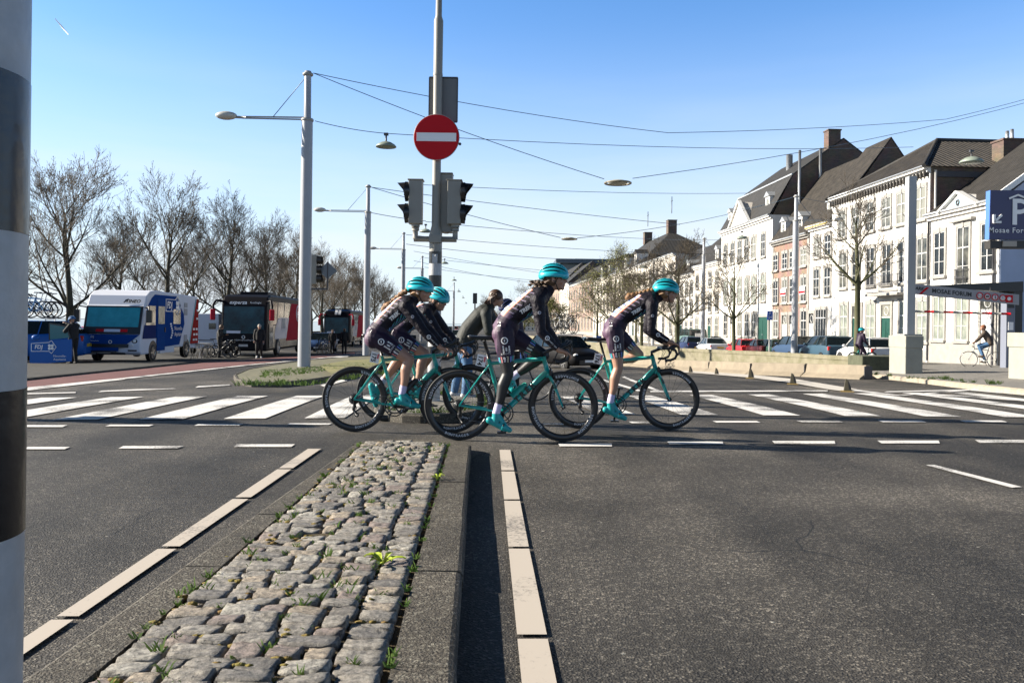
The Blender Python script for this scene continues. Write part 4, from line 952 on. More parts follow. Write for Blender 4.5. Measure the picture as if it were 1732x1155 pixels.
gh = node(M_GLASS, 'ShaderNodeMath', operation='MULTIPLY'); gh.inputs[1].default_value = .72; LL_(ga.outputs[0], gh.inputs[0]); LL_(gh.outputs[0], gr_.inputs[0]); LL_(gr_.outputs[0], M_GLASS.node_tree.nodes['Principled BSDF'].inputs['Base Color'])
M_CURT = mat('curtained_glass', (0.34, 0.36, 0.30), rough=.25, spec=.8, col2=(.10, .12, .11), nscale=1.2)
M_SASH = mat('white_sash', (0.50, 0.50, 0.49), rough=.5)
M_DOORG = mat('green_door', (0.012, 0.06, 0.045), rough=.4)
M_ZINC = mat('zinc', (.36, .38, .40), rough=.45, metal=.3)
def uvroof(o):
    me = o.data; uv = me.uv_layers.new(name='UVMap')
    for p in me.polygons:
        n = p.normal; t = Vector((0, 0, 1)).cross(n); t = t.normalized() if t.length > 1e-3 else Vector((1, 0, 0)); b = n.cross(t)
        for li in p.loop_indices: c = me.vertices[me.loops[li].vertex_index].co; uv.data[li].uv = (c.dot(t), c.dot(b))
_wc = {}
def win_meshes(w_, h_, style, stone):
    key = (round(w_, 2), round(h_, 2), style, stone.name)
    if key in _wc: return _wc[key]
    f = .14
    a = MB(); arch = .10*w_
    a.box((-w_/2-f/2, .035, h_/2), (f, .07, h_+.02)); a.box((w_/2+f/2, .035, h_/2), (f, .07, h_+.02)); a.box((0, .037, h_+.09), (w_+2*f, .074, .18)); a.box((0, .08, -.07), (w_+2*f+.1, .16, .13)); a.box((0, .05, h_+.1), (.16, .1, .26))
    sh = MB(); s_ = .045
    sh.box((-w_/2+s_/2, .022, h_/2), (s_, .044, h_)); sh.box((w_/2-s_/2, .022, h_/2), (s_, .044, h_)); sh.box((0, .022, h_-s_/2), (w_-2*s_, .044, s_)); sh.box((0, .022, s_/2+.01), (w_-2*s_, .044, s_*1.3))
    if style != 'shop':
        sh.box((0, .024, h_/2), (.055, .048, h_-2*s_)); sh.box((0, .026, h_*.64), (w_-2*s_, .05, .06))
        for k in (.32,): sh.box((0, .02, h_*k), (w_-2*s_, .036, .024))
        pass
    else:
        for k in (-.25, 0, .25): sh.box((w_*k, .024, h_/2), (.05, .048, h_-2*s_))
        sh.box((0, .026, h_*.72), (w_-2*s_, .05, .07))
    g = MB(); g.box((0, .006, h_/2), (w_, .012, h_))
    r_ = []
    for mb_, nm, m in ((a, 'window', stone), (sh, 'sash', M_SASH), (g, 'pane', M_CURT if style == 'curtain' else M_GLASS)):
        me = bpy.data.meshes.new(nm); me.from_pydata([tuple(p) for p in mb_.v], [], mb_.f); me.materials.append(m); me.update(); r_.append(me)
    _wc[key] = r_; return r_
def add_window(b, x, z, w_, h_, style='plain', stone=None, y=0.0):
    ms = win_meshes(w_, h_, style, stone or M_STONE); o = bpy.data.objects.new('window', ms[0]); COL.objects.link(o); o.parent = b; o.location = (x, y, z)
    for nm, me in (('sash', ms[1]), ('pane', ms[2])): c = bpy.data.objects.new(nm, me); COL.objects.link(c); c.parent = o
    return o
def add_door(b, x, w_, h_, m, fan=True):
    d = MB(); d.box((-w_/2-.09, .04, h_/2), (.18, .08, h_)); d.box((w_/2+.09, .04, h_/2), (.18, .08, h_)); d.box((0, .045, h_+.12), (w_+.42, .09, .24)); s_ = d.build('door_surround', M_STONE, b); s_.location = (x, 0, .1)
    d = MB(); hh = h_-.75 if fan else h_; d.box((0, .012, hh/2), (w_, .024, hh))
    for sx in (-1, 1):
        for z0, z1 in ((.08, .42), (.46, .92)): d.box((sx*w_*.24, .03, hh*(z0+z1)/2), (w_*.38, .02, hh*(z1-z0)))
    l = d.build('door', m, b); l.location = (x, 0, .1)
    d = MB(); d.sphere((w_*.06, .06, hh*.5), .045, (1, 1, 1), 8, 6); d.build('handle', M_ZINC, l)
    if fan:
        d = MB(); d.box((0, .01, h_-.36), (w_, .02, .7)); q = d.build('fanlight', M_GLASS, b); q.location = (x, 0, .1)
        d = MB(); d.box((0, .02, h_-.72), (w_, .04, .07)); d.torus((-.0, .03, h_-.36), .24, .025, 20, 5); d.build('glazing_bar', M_SASH, q)
def building(label, d0, d1, H, wall, depth=11.0, plinth_h=.9, cornice=.35, side=None, name='terraced_house'):
    b0 = Vector((bx(d0), d0)); b1 = Vector((bx(d1), d1)); dd = b1-b0; L = dd.length; zb = min(BASE(d0), BASE(d1))
    e = empty(name, (b0.x, b0.y, zb), math.atan2(dd.y, dd.x), label, 'house')
    m_ = MB(); m_.box((L/2, -depth/2, H/2-.5), (L-.004, depth, H+1.0)); m_.build('wall', wall, e)
    if side: m_ = MB(); m_.box((-.012, -depth/2, H/2), (.02, depth-.1, H-.02)); m_.build('side_wall', side, e)
    if plinth_h: m_ = MB(); m_.box((L/2, .03, plinth_h/2), (L-.02, .06, plinth_h)); m_.build('stone_plinth', M_STONE, e)
    if cornice:
        m_ = MB(); m_.box((L/2, .16, H-.06), (L-.02, .34, .14)); m_.box((L/2, .08, H-.20), (L-.02, .16, .16)); m_.build('cornice', M_WALLW if wall != M_BRICK else M_STONE, e)
        m_ = MB(); m_.cyl((0.02, .36, H+.02), (L-.02, .36, H+.02), .07, n=6); m_.build('gutter', M_ZINC, e)
    e['L'] = L; del e['L']
    return e, L, zb
def roof_gable(e, L, H, depth, rh, m, wallm, knee=None, over=.25, ridge_y=None, x0=0, x1=None, chim=(), ends=True):
    """ridge parallel to the street"""
    x1 = L if x1 is None else x1; ry = -depth/2 if ridge_y is None else ridge_y
    prof = [(over, H-.05)] + ([(knee[0], H+knee[1])] if knee else []) + [(ry, H+rh)] + ([(-depth-knee[0], H+knee[1])] if knee else []) + [(-depth-.1, H-.05)]
    r_ = MB(); t = .12
    for i in range(len(prof)-1):
        a, b = prof[i], prof[i+1]
        r_.add([(x0, a[0], a[1]+t), (x1, a[0], a[1]+t), (x1, b[0], b[1]+t), (x0, b[0], b[1]+t), (x0, a[0], a[1]), (x1, a[0], a[1]), (x1, b[0], b[1]), (x0, b[0], b[1])], [(0, 3, 2, 1), (4, 5, 6, 7), (0, 4, 7, 3), (1, 2, 6, 5)], False)
    o = r_.build('roof', m, e); uvroof(o)
    if ends:
        for xx_, nm in ((x0, 'gable'), (x1, 'gable')):
            g = MB(); poly = [(xx_+(.02 if xx_ == x0 else -.02), p[0]*(1 if p[0] <= 0 else 0), p[1]-.01) for p in prof]; g.prism(poly, ((.26 if xx_ == x0 else -.26), 0, 0)); g.build(nm, wallm, e)
    return o
def chimney(par, x, y, z0, h, w_=.7, d_=.7, m=None, pots=1, pipe=False):
    m_ = MB(); m_.box((x, y, z0+h/2), (w_, d_, h)); m_.box((x, y, z0+h+.05), (w_+.12, d_+.12, .1)); m_.build('chimney', m or M_BRICKD, par)
    if pots:
        m_ = MB()
        for k in range(pots): m_.cyl((x-.2+.4*k if pots > 1 else x, y, z0+h+.1), (x-.2+.4*k if pots > 1 else x, y, z0+h+.65), .11, .09, n=10)
        m_.build('chimney_pot', M_ZINC, par)
def dormer(e, x, y, z, w_, h_, m_roof, dp=1.8):
    m_ = MB(); m_.box((x, y-dp/2, z+h_/2), (w_, dp, h_)); g = m_.build('dormer', M_WALLW, e)
    m_ = MB(); m_.prism([(x-w_/2-.12, y+.12, z+h_), (x+w_/2+.12, y+.12, z+h_), (x, y+.12, z+h_+.42*w_)], (0, -dp-.2, 0)); m_.build('dormer_roof', m_roof, g)
    m_ = MB(); m_.box((x, y+.012, z+h_*.5), (w_*.56, .024, h_*.74)); m_.build('pane', M_GLASS, g)
    m_ = MB(); m_.box((x, y+.03, z+h_*.5), (.06, .03, h_*.74)); m_.box((x, y+.03, z+h_*.6), (w_*.56, .03, .05)); m_.build('sash', M_SASH, g)
def dx_of(e_d0, px, py=500):
    d = pxd(px, py); return math.hypot(bx(d)-bx(e_d0), d-e_d0)
# 1 near white house
d0, d1 = 37.9, 43.68
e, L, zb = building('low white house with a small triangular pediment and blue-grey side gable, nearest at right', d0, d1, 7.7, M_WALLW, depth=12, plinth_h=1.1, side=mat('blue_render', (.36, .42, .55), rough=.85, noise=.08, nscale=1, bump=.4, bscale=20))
for px, z0, h_, w_, stl in ((1589, 4.5, 2.25, .95, 'plain'), (1670, 4.5, 2.25, .95, 'plain'), (1589, 1.2, 2.25, .95, 'curtain'), (1628, 1.2, 2.25, .95, 'curtain')): add_window(e, dx_of(d0, px), z0, w_, h_, stl)
xw = dx_of(d0, 1629); add_window(e, xw, 3.95, 1.0, 2.85)
m_ = MB(); m_.box((xw, .12, 7.12), (1.9, .24, .12)); m_.build('window_hood', M_STONE, e)
def balcony(e, x, z, w_, h_=.9, dep=.35, slab=True):
    m_ = MB(); nb = max(6, int(w_/.11))
    m_.bar((x-w_/2, dep, z+h_), (x+w_/2, dep, z+h_), .03, .03); m_.bar((x-w_/2, dep, z+.05), (x+w_/2, dep, z+.05), .03, .03)
    for sx in (-1, 1): m_.bar((x+sx*w_/2, 0, z+h_), (x+sx*w_/2, dep, z+h_), .03, .03); m_.bar((x+sx*w_/2, 0, z+.05), (x+sx*w_/2, dep, z+.05), .03, .03)
    for k in range(nb+1): xx_ = x-w_/2+w_*k/nb; m_.bar((xx_, dep, z), (xx_, dep, z+h_), .018, .018)
    for k in range(nb): m_.torus((x-w_/2+w_*(k+.5)/nb, dep, z+h_*.5), w_/nb*.4, .012, 10, 4)
    b = m_.build('balcony', M_DARK, e)
    if slab: m_ = MB(); m_.box((x, dep/2, z-.08), (w_+.1, dep+.1, .14)); m_.build('slab', M_STONE, b)
balcony(e, xw, 3.9, 1.05, .8, .22, False)
add_door(e, dx_of(d0, 1672), 1.0, 3.3, M_WHITE)
xp = dx_of(d0, 1629)
m_ = MB(); m_.prism([(xp-1.5, .30, 7.7), (xp+1.5, .30, 7.7), (xp, .30, 8.4)], (0, -1.5, 0)); pd = m_.build('pediment', M_WALLW, e)
m_ = MB(); m_.prism([(xp-.85, .305, 7.82), (xp+.85, .305, 7.82), (xp, .305, 8.22)], (0, .02, 0)); m_.build('tympanum', mat('pale_blue', (.35, .52, .62), rough=.6), pd); m_ = MB(); m_.torus((xp, .335, 7.97), .11, .05, 18, 6); m_.build('oculus', M_DARK, pd)
m_ = MB()
for sx in (-1, 1): m_.bar((xp+sx*1.65, .30, 7.66), (xp, .30, 8.5), .36, .10)
m_.build('pediment_moulding', M_WHITE, pd)
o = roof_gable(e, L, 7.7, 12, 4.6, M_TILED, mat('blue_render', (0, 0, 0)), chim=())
m_ = MB(); m_.bar((-.15, .35, 7.75), (-.15, -6, 12.42), .12, .24); m_.build('verge_board', M_WHITE, e)
for x_ in (L-.08, .25): m_ = MB(); m_.cyl((x_, .1, .1), (x_, .1, 7.6), .06, n=8); m_.build('downpipe', M_DARK, e)
# 2 tiled hip-roof house
d0, d1 = 43.7, 55.5
e, L, zb = building('white three-storey house with dentilled cornice under a large brown tiled hip roof', d0, d1, 10.6, M_WALLW, depth=14, plinth_h=.9, side=M_BRICKD)
cols = (1557.8, 1526, 1500, 1472.5, 1449, 1425.7)
for px in cols:
    x = dx_of(d0, px, 350); add_window(e, x, 7.9, 1.0, 1.75)
for i, px in enumerate((1560.5, 1529, 1500.5, 1473, 1449, 1427)):
    x = dx_of(d0, px, 440); add_window(e, x, 4.6, 1.0, 2.3, 'plain')
    if i == 2: pass
for i, px in enumerate((1561, 1530, 1500, 1473, 1450, 1428)):
    x = dx_of(d0, px, 540)
    if i in (2,): add_door(e, x, 1.05, 3.3, M_DOORG)
    elif i == 4: add_door(e, x, 1.1, 3.3, M_DOORG)
    else: add_window(e, x, 1.35, 1.05, 2.2, 'curtain')
balcony(e, dx_of(d0, 1511, 480), 4.05, 3.6, 1.0, .7)
m_ = MB(); nd = 34
for k in range(nd): m_.box((L*(k+.5)/nd, .13, 10.25), (.12, .26, .3))
m_.box((L/2, .012, 10.41), (L-.1, .024, .06)); m_.build('dentil_row', mat('dentil_dark', (.05, .045, .04), rough=.8), e)
H = 10.6; dep = 14; ax = L*.5; ay = -3.7; az = H+2.75
r_ = MB(); ov = .45
A0, B0 = (-.2, ov, H), (L+.0, ov, H); ridge0 = (ax, ay, az); ridge1 = (ax, -dep-6, az); A1, B1 = (-.2, -dep-6, H), (L, -dep-6, H)
r_.add([A0, B0, ridge0, ridge1, A1, B1], [(0, 2, 1), (0, 4, 3, 2), (1, 2, 3, 5), (0, 1, 5, 4)], False)
o = r_.build('roof', M_TILE, e); uvroof(o)
m_ = MB(); m_.cyl((ax, ay, az+.05), (ax, -dep-6, az+.05), .12, n=8); m_.cyl(A0, ridge0, .11, n=8); m_.cyl(B0, ridge0, .11, n=8); m_.build('ridge_tiles', M_TILED, e)
chimney(e, .9, -4.9, 8.6, 3.6, 1.0, 1.3, M_BRICKD, 2)
m_ = MB(); m_.box((1.2, -6.6, 11.6), (.3, .9, .9)); m_.build('roof_vent', M_ZINC, e)
m_ = MB(); m_.tube([(-.1, -.25, 10.4), (-.1, -.25, 7.4), (-.1, -.1, 7.1), (-.1, .1, 6.9), (-.1, .1, .1)], .06, 8); m_.build('downpipe', M_WHITE, e)
m_ = MB(); m_.box((-.06, -dep/2-1, 10.2), (.12, dep+1.6, .3)); m_.build('side_gutter', M_DARK, e)
# 3 narrow white house
d0, d1 = 55.52, 59.1
e, L, zb = building('narrow white house with a yellowish cornice and one dormer, left of the tiled-roof house', d0, d1, 9.2, M_WALLW, depth=8, plinth_h=.8)
for px, yy in ((1383, 420), (1401, 415)): add_window(e, dx_of(d0, px, yy), 7.0, .95, 1.4)
for px in (1381.5, 1400): add_window(e, dx_of(d0, px, 480), 4.3, .95, 1.9)
add_window(e, L*.42, 1.2, 1.7, 2.2, 'shop'); add_door(e, L*.85, .8, 3.0, M_WHITE)
roof_gable(e, L, 9.2, 8.0, 5.7, M_TILE, M_BRICKD); dormer(e, L*.42, -.5, 9.3, .9, 1.5, M_ZINC)
m_ = MB(); m_.box((L/2, .37, 9.2), (L, .06, .16)); m_.build('cornice_trim', mat('ochre_trim', (.55, .42, .12), rough=.7), e)
m_ = MB()
for k in range(2): m_.cyl((L*.8+k*.35-.5, -4.4, 12.6), (L*.8+k*.35-.5, -4.4, 14.8), .13, n=8)
m_.build('chimney', mat('rust_pipe', (.20, .10, .08), rough=.7), e)
# 4 brick house
d0, d1 = 59.12, 66.45
e, L, zb = building('red brick house with stone window frames and two small dormers', d0, d1, 8.9, M_BRICK, depth=8, plinth_h=.8)
for px in (1360, 1341, 1328, 1312.5):
    add_window(e, dx_of(d0, px, 440), 6.65, 1.0, 1.25); o = add_window(e, dx_of(d0, px, 490), 4.05, 1.0, 1.8)
for i, px in enumerate((1360, 1341, 1328, 1313)):
    if i in (1, 2): add_door(e, dx_of(d0, px, 540), 1.0, 3.0, M_SASH if i == 2 else M_WALLC)
    else: add_window(e, dx_of(d0, px, 550), 1.4, 1.0, 2.0)
m_ = MB()
for i, (px, yy) in enumerate(((1359, 503), (1327, 503))):
    x = dx_of(d0, px, 490); m_.box((x, .1, 4.85), (.95, .04, .55))
m_.build('letting_board', M_SIGNW, e)
m_ = MB(); [m_.box((dx_of(d0, px, 490), .13, 4.75), (.93, .02, .16)) for px in (1359, 1327)]; m_.build('board_stripe', M_SIGNR, e)
roof_gable(e, L, 8.9, 8.0, 5.6, M_TILE, M_BRICKD)
dormer(e, L*.36, -.3, 8.95, .95, 1.5, M_ZINC); dormer(e, L*.80, -.3, 8.95, .95, 1.5, M_ZINC)
for k in range(7):
    pass
for x in (.2, L-.2): m_ = MB(); m_.box((x, .02, 4.6), (.35, .05, 8.2)); m_.build('stone_quoin', M_STONE, e)
# 5 big white house with mansard
d0, d1 = 66.5, 80.0
e, L, zb = building('tall white house with a triangular pediment, mansard roof and dark brick gable with chimney', d0, d1, 11.2, M_WALLW, depth=11.5, plinth_h=.9)
cw = (1291.4, 1275.4, 1263.5, 1251.5, 1239.6, 1227.6)
for px in cw:
    add_window(e, dx_of(d0, px, 420), 8.0, 1.0, 1.9); add_window(e, dx_of(d0, px, 495), 4.3, 1.0, 2.2, 'curtain')
for i, px in enumerate(cw):
    if i == 0: add_door(e, dx_of(d0, px, 560), 2.2, 2.9, M_DOORG, fan=False)
    elif i == 4: add_door(e, dx_of(d0, px, 560), 1.1, 3.0, M_WALLC)
    else: add_window(e, dx_of(d0, px, 555), 1.3, 1.0, 2.0)
roof_gable(e, L, 11.2, 11.5, 6.2, M_SLATE, M_BRICKD, knee=(-1.6, 3.2))
m_ = MB(); m_.bar((-.02, -1.55, 14.5), (L, -1.55, 14.5), .12, .12); m_.build('roof_knee_trim', M_ZINC, e)
dormer(e, L*.16, -.35, 11.3, 1.0, 1.7, M_ZINC); dormer(e, L*.9, -.35, 11.3, 1.0, 1.7, M_ZINC)
m_ = MB(); m_.prism([(L*.36, .30, 11.25), (L*.74, .30, 11.25), (L*.55, .30, 13.3)], (0, -2.4, 0)); pd = m_.build('pediment', M_WALLC, e)
m_ = MB(); [m_.bar((L*a, .33, 11.25), (L*.55, .33, 13.42), .3, .14) for a in (.35, .75)]; m_.build('pediment_moulding', M_WHITE, pd)
chimney(e, .45, -5.0, 16.2, 1.9, .9, 1.0, M_BRICKD, 0)
for x_, y_, z_, r_ in ((-.12, -2.1, 16.4, .12), (-.12, -3.8, 16.6, .12), (L*.55, -4.2, 17.6, .3)): m_ = MB(); m_.cyl((x_, y_, 11.0), (x_, y_, z_), r_, n=8); m_.build('flue_pipe', M_ZINC, e)
# 6-8 lower white houses
def row_house(label, d0, d1, H, wall, rows, ncol, roofm, rh, door=None, depth=11, gw=M_BRICKD, w_=1.0, roof=True, **k):
    e, L, zb = building(label, d0, d1, H, wall, depth=depth, plinth_h=.7); 
    for (z0, h_) in rows:
        for c in range(ncol):
            x = L*(c+.5)/ncol
            if z0 < 2 and door is not None and c == door: add_door(e, x, w_, 2.9, M_DOORG); continue
            add_window(e, x, z0, w_, h_)
    if roof: roof_gable(e, L, H, depth, rh, roofm, gw, **k)
    return e, L
e, L = row_house('low cream house directly left of the tall white mansard house', 80.02, 89.5, 8.5, M_WALLC, ((6.2, 1.4), (3.6, 1.8), (1.1, 1.9)), 4, M_TILED, 3.4, 1); dormer(e, L*.3, -.4, 8.6, 1.0, 1.3, M_ZINC)
e, L = row_house('two-storey cream house with the dark van parked in front', 89.52, 98, 7.9, M_WALLW, ((5.6, 1.4), (3.2, 1.7), (1.0, 1.7)), 4, M_TILED, 4.8, 2); dormer(e, L*.5, -.4, 8.0, 1.0, 1.3, M_ZINC)
chimney(e, L*.3, -5, 11, 2.4, 1.6, 1.2, M_BRICKD, 1)
e, L = row_house('long stone building with a big dark hipped roof and two tall chimneys', 98.02, 163, 10.8, M_WALLC, ((7.7, 1.8), (4.6, 2.2), (1.2, 2.2)), 17, M_SLATE, 4.5, 6, depth=16, roof=False)
r_ = MB(); H = 10.8; x0_, x1_ = 22, L; r_.add([(x0_, .3, H), (x1_, .3, H), (x1_, -17, H), (x0_, -17, H), (x0_+13, -8, H+6.6), (x1_-12, -8, H+6.6)], [(0, 4, 5, 1), (1, 5, 2), (2, 5, 4, 3), (3, 4, 0), (0, 1, 2, 3)], False)
o = r_.build('roof', M_SLATE, e); uvroof(o)
r_ = MB(); x0_, x1_ = -.1, 22; r_.add([(x0_, .3, H-2.3), (x1_, .3, H-2.3), (x1_, -17, H-2.3), (x0_, -17, H-2.3), (x0_+.1, -6, H+1.6), (x1_-.1, -6, H+1.6)], [(0, 4, 5, 1), (1, 5, 2), (2, 5, 4, 3), (3, 4, 0), (0, 1, 2, 3)], False)
o = r_.build('lower_roof', M_SLATE, e); uvroof(o)
for k in range(5): dormer(e, 26+8*k, -.4, H, 1.6, 2.1, M_SLATE)
chimney(e, 35, -8, H+6.2, 2.1, 1.4, 1.4, M_BRICKD, 0); chimney(e, 53, -8, H+6.2, 2.1, 1.4, 1.4, M_BRICKD, 0)
for x in (35, 53): m_ = MB(); m_.cyl((x, -8, H+9.5), (x, -8, H+12.2), .06, n=5); m_.bar((x-.5, -8, H+11.5), (x+.5, -8, H+11.5), .08, .08); m_.build('weather_vane', M_DARK, e)
e, L = row_house('far pinkish brick house row left of the stone building', 163.1, 205, 11.5, M_BRICKF, ((8.4, 1.7), (5.2, 2.0), (1.4, 2.2)), 9, M_TILED, 4.5, 4, depth=12)
e, L = row_house('farthest narrow white gabled house at the end of the street', 205.1, 225, 12.5, M_WALLC, ((9, 1.7), (5.6, 2.0), (1.4, 2.2)), 4, M_SLATE, 5.5, 2, depth=12)
e, L = row_house('farthest brown brick house beside the modern block', 225.1, 262, 12.5, M_BRICKF, ((9, 1.7), (5.6, 2.0), (1.4, 2.2)), 7, M_SLATE, 6.5, 2, depth=12)
# modern block
d = 275; me_ = empty('modern_building', (P(955, 560, d).x, d, ground_interp(15, 60)), 0, 'tall modern grey block with a flat glazed top storey above the old roofs', 'building')
lo_ = lambda p: p-Vector(me_.location)
M_MOD = mat('modern_panel', (.45, .49, .52), rough=.6, noise=.04, nscale=.3)
def slabp(x0, x1, y0, y1, dp, name, m, dd=0):
    m_ = MB(); a = lo_(P(x0, y1, d)); b = lo_(P(x1, y0, d)); m_.box(((a.x+b.x)/2, dp/2+dd, (a.z+b.z)/2), (b.x-a.x, dp, b.z-a.z)); return m_.build(name, m, me_)
slabp(940, 985, 458, 590, 30, 'block', M_MOD); slabp(985, 1075, 470, 560, 30, 'rear_block', M_MOD, 4)
slabp(948, 1075, 444, 458, 28, 'glazed_storey', mat('modern_glass', (.03, .06, .08), rough=.1), 1.5); slabp(940, 1080, 440, 445, 34, 'flat_roof', mat('modern_roof', (.07, .09, .11), rough=.5), -2)
slabp(975, 1040, 436, 441, 20, 'roof_unit', M_DARK, 6)
for k in range(3):
    for j in range(3): slabp(947+11*k, 953+11*k, 478+26*j, 497+26*j, 1, 'window', mat('modern_glass', (0, 0, 0)), -.6)
slabp(955, 975, 530, 590, 12, 'low_wing', mat('concrete_wing', (.42, .41, .38), rough=.8), -14)
# tiny far houses at the end of the road and across the river
def far_house(px0, px1, py, pyr, d, label, m, rm):
    a = P(px0, py, d); b = P(px1, py, d); z0 = gz(0, 62)-.3; zt = a.z; e = empty('distant_house', ((a.x+b.x)/2, d, z0), 0, label, 'house'); w_ = b.x-a.x
    m_ = MB(); m_.box((0, 4, (zt-z0)/2), (w_, 8, zt-z0)); m_.build('wall', m, e); zr = P(px0, pyr, d).z-z0
    m_ = MB(); m_.prism([(-w_/2-.2, -.3, zt-z0), (w_/2+.2, -.3, zt-z0), (0, -.3, zr)], (0, 8.6, 0)); m_.build('roof', rm, e)
    m_ = MB(); [m_.box((w_*k, -.03, (zt-z0)*j), (w_*.1, .08, (zt-z0)*.14)) for k in (-.3, 0, .3) for j in (.3, .65)]; m_.build('window', M_GLASS, e)
far_house(788, 800, 545, 534, 420, 'tiny brown house at the vanishing end of the road', M_BRICKD, M_TILED)
far_house(806, 822, 543, 533, 380, 'tiny pale house among trees at the end of the road', M_WALLC, M_TILED)
far_house(824, 846, 540, 523, 330, 'distant dark gabled house just behind the woman in the dark jacket', M_BRICKD, M_SLATE)
far_house(884, 905, 545, 530, 360, 'distant house seen between riders', M_WALLC, M_TILED)
# ================================================================== BICYCLES
M_TEAL = mat('teal_frame_paint', (0.008, 0.30, 0.26), rough=.28, coat=.6)
M_TEALH = mat('teal_helmet', (0.010, 0.40, 0.47), rough=.35, coat=.3)
M_CARB = mat('black_carbon', (0.011, 0.011, 0.012), rough=.32)
M_TYRE = mat('tyre_rubber', (0.014, 0.014, 0.014), rough=.7)
M_ALU = mat('brushed_alloy', (.50, .50, .50), rough=.3, metal=.9)
M_SPOKE = mat('spoke', (.03, .03, .03), rough=.4, metal=.5)
def wheel(par, cx, cz, R_=.336, deep=.05, text='BONTRAGER', phase=0.0, rimm=None, tyrem=None, lo=False, spokes=20, name='wheel', tr=.0125):
    w_ = MB(); w_.lathe((cx, 0, cz), [(.018, -.045), (.022, -.04), (.012, -.03), (.012, .03), (.022, .04), (.018, .045)], 12, 'Y')
    o = w_.build(name, M_CARB, par)
    t_ = MB(); t_.torus((cx, 0, cz), R_-tr, tr, 28 if lo else 64, 5 if lo else 8); t_.build('tyre', tyrem or M_TYRE, o)
    ro = R_-2*tr+.004; ri = ro-deep; t_ = MB(); th = .011
    t_.lathe((cx, 0, cz), [(ro, -th), (ro-.25*deep, -th-.002), (ri+.01, -th*.6), (ri, 0), (ri+.01, th*.6), (ro-.25*deep, th+.002), (ro, th)], 28 if lo else 64, 'Y'); rim = t_.build('rim', rimm or M_CARB, o)
    s_ = MB()
    for k in range(spokes):
        a = 2*math.pi*k/spokes+phase; sd = .035 if k % 2 else -.035; b = a+(.25 if (k//2) % 2 else -.25)
        s_.cyl((cx+.02*math.cos(b), sd, cz+.02*math.sin(b)), (cx+(ri+.004)*math.cos(a), 0, cz+(ri+.004)*math.sin(a)), .0013 if not lo else .004, n=3, caps=False)
    s_.build('spokes', M_SPOKE, o)
    if text and not lo:
        t_ = MB(); rm = (ro+ri)/2; sz = deep*.66
        for rep in range(3):
            a0 = phase+R(-115)+rep*R(120)
            for i, chh in enumerate(text):
                a = a0+i*(sz*.80/rm); c = Vector((cx+rm*math.cos(a), -th-.0045, cz+rm*math.sin(a)))
                xd = Vector((-math.sin(a), 0, math.cos(a))); yd = Vector((-math.cos(a), 0, -math.sin(a)))
                put_text(t_, chh, c, xd, yd, sz, offset=.001)
        t_.build('lettering', mat('decal_grey', (.50, .51, .53), rough=.5), rim)
    return o
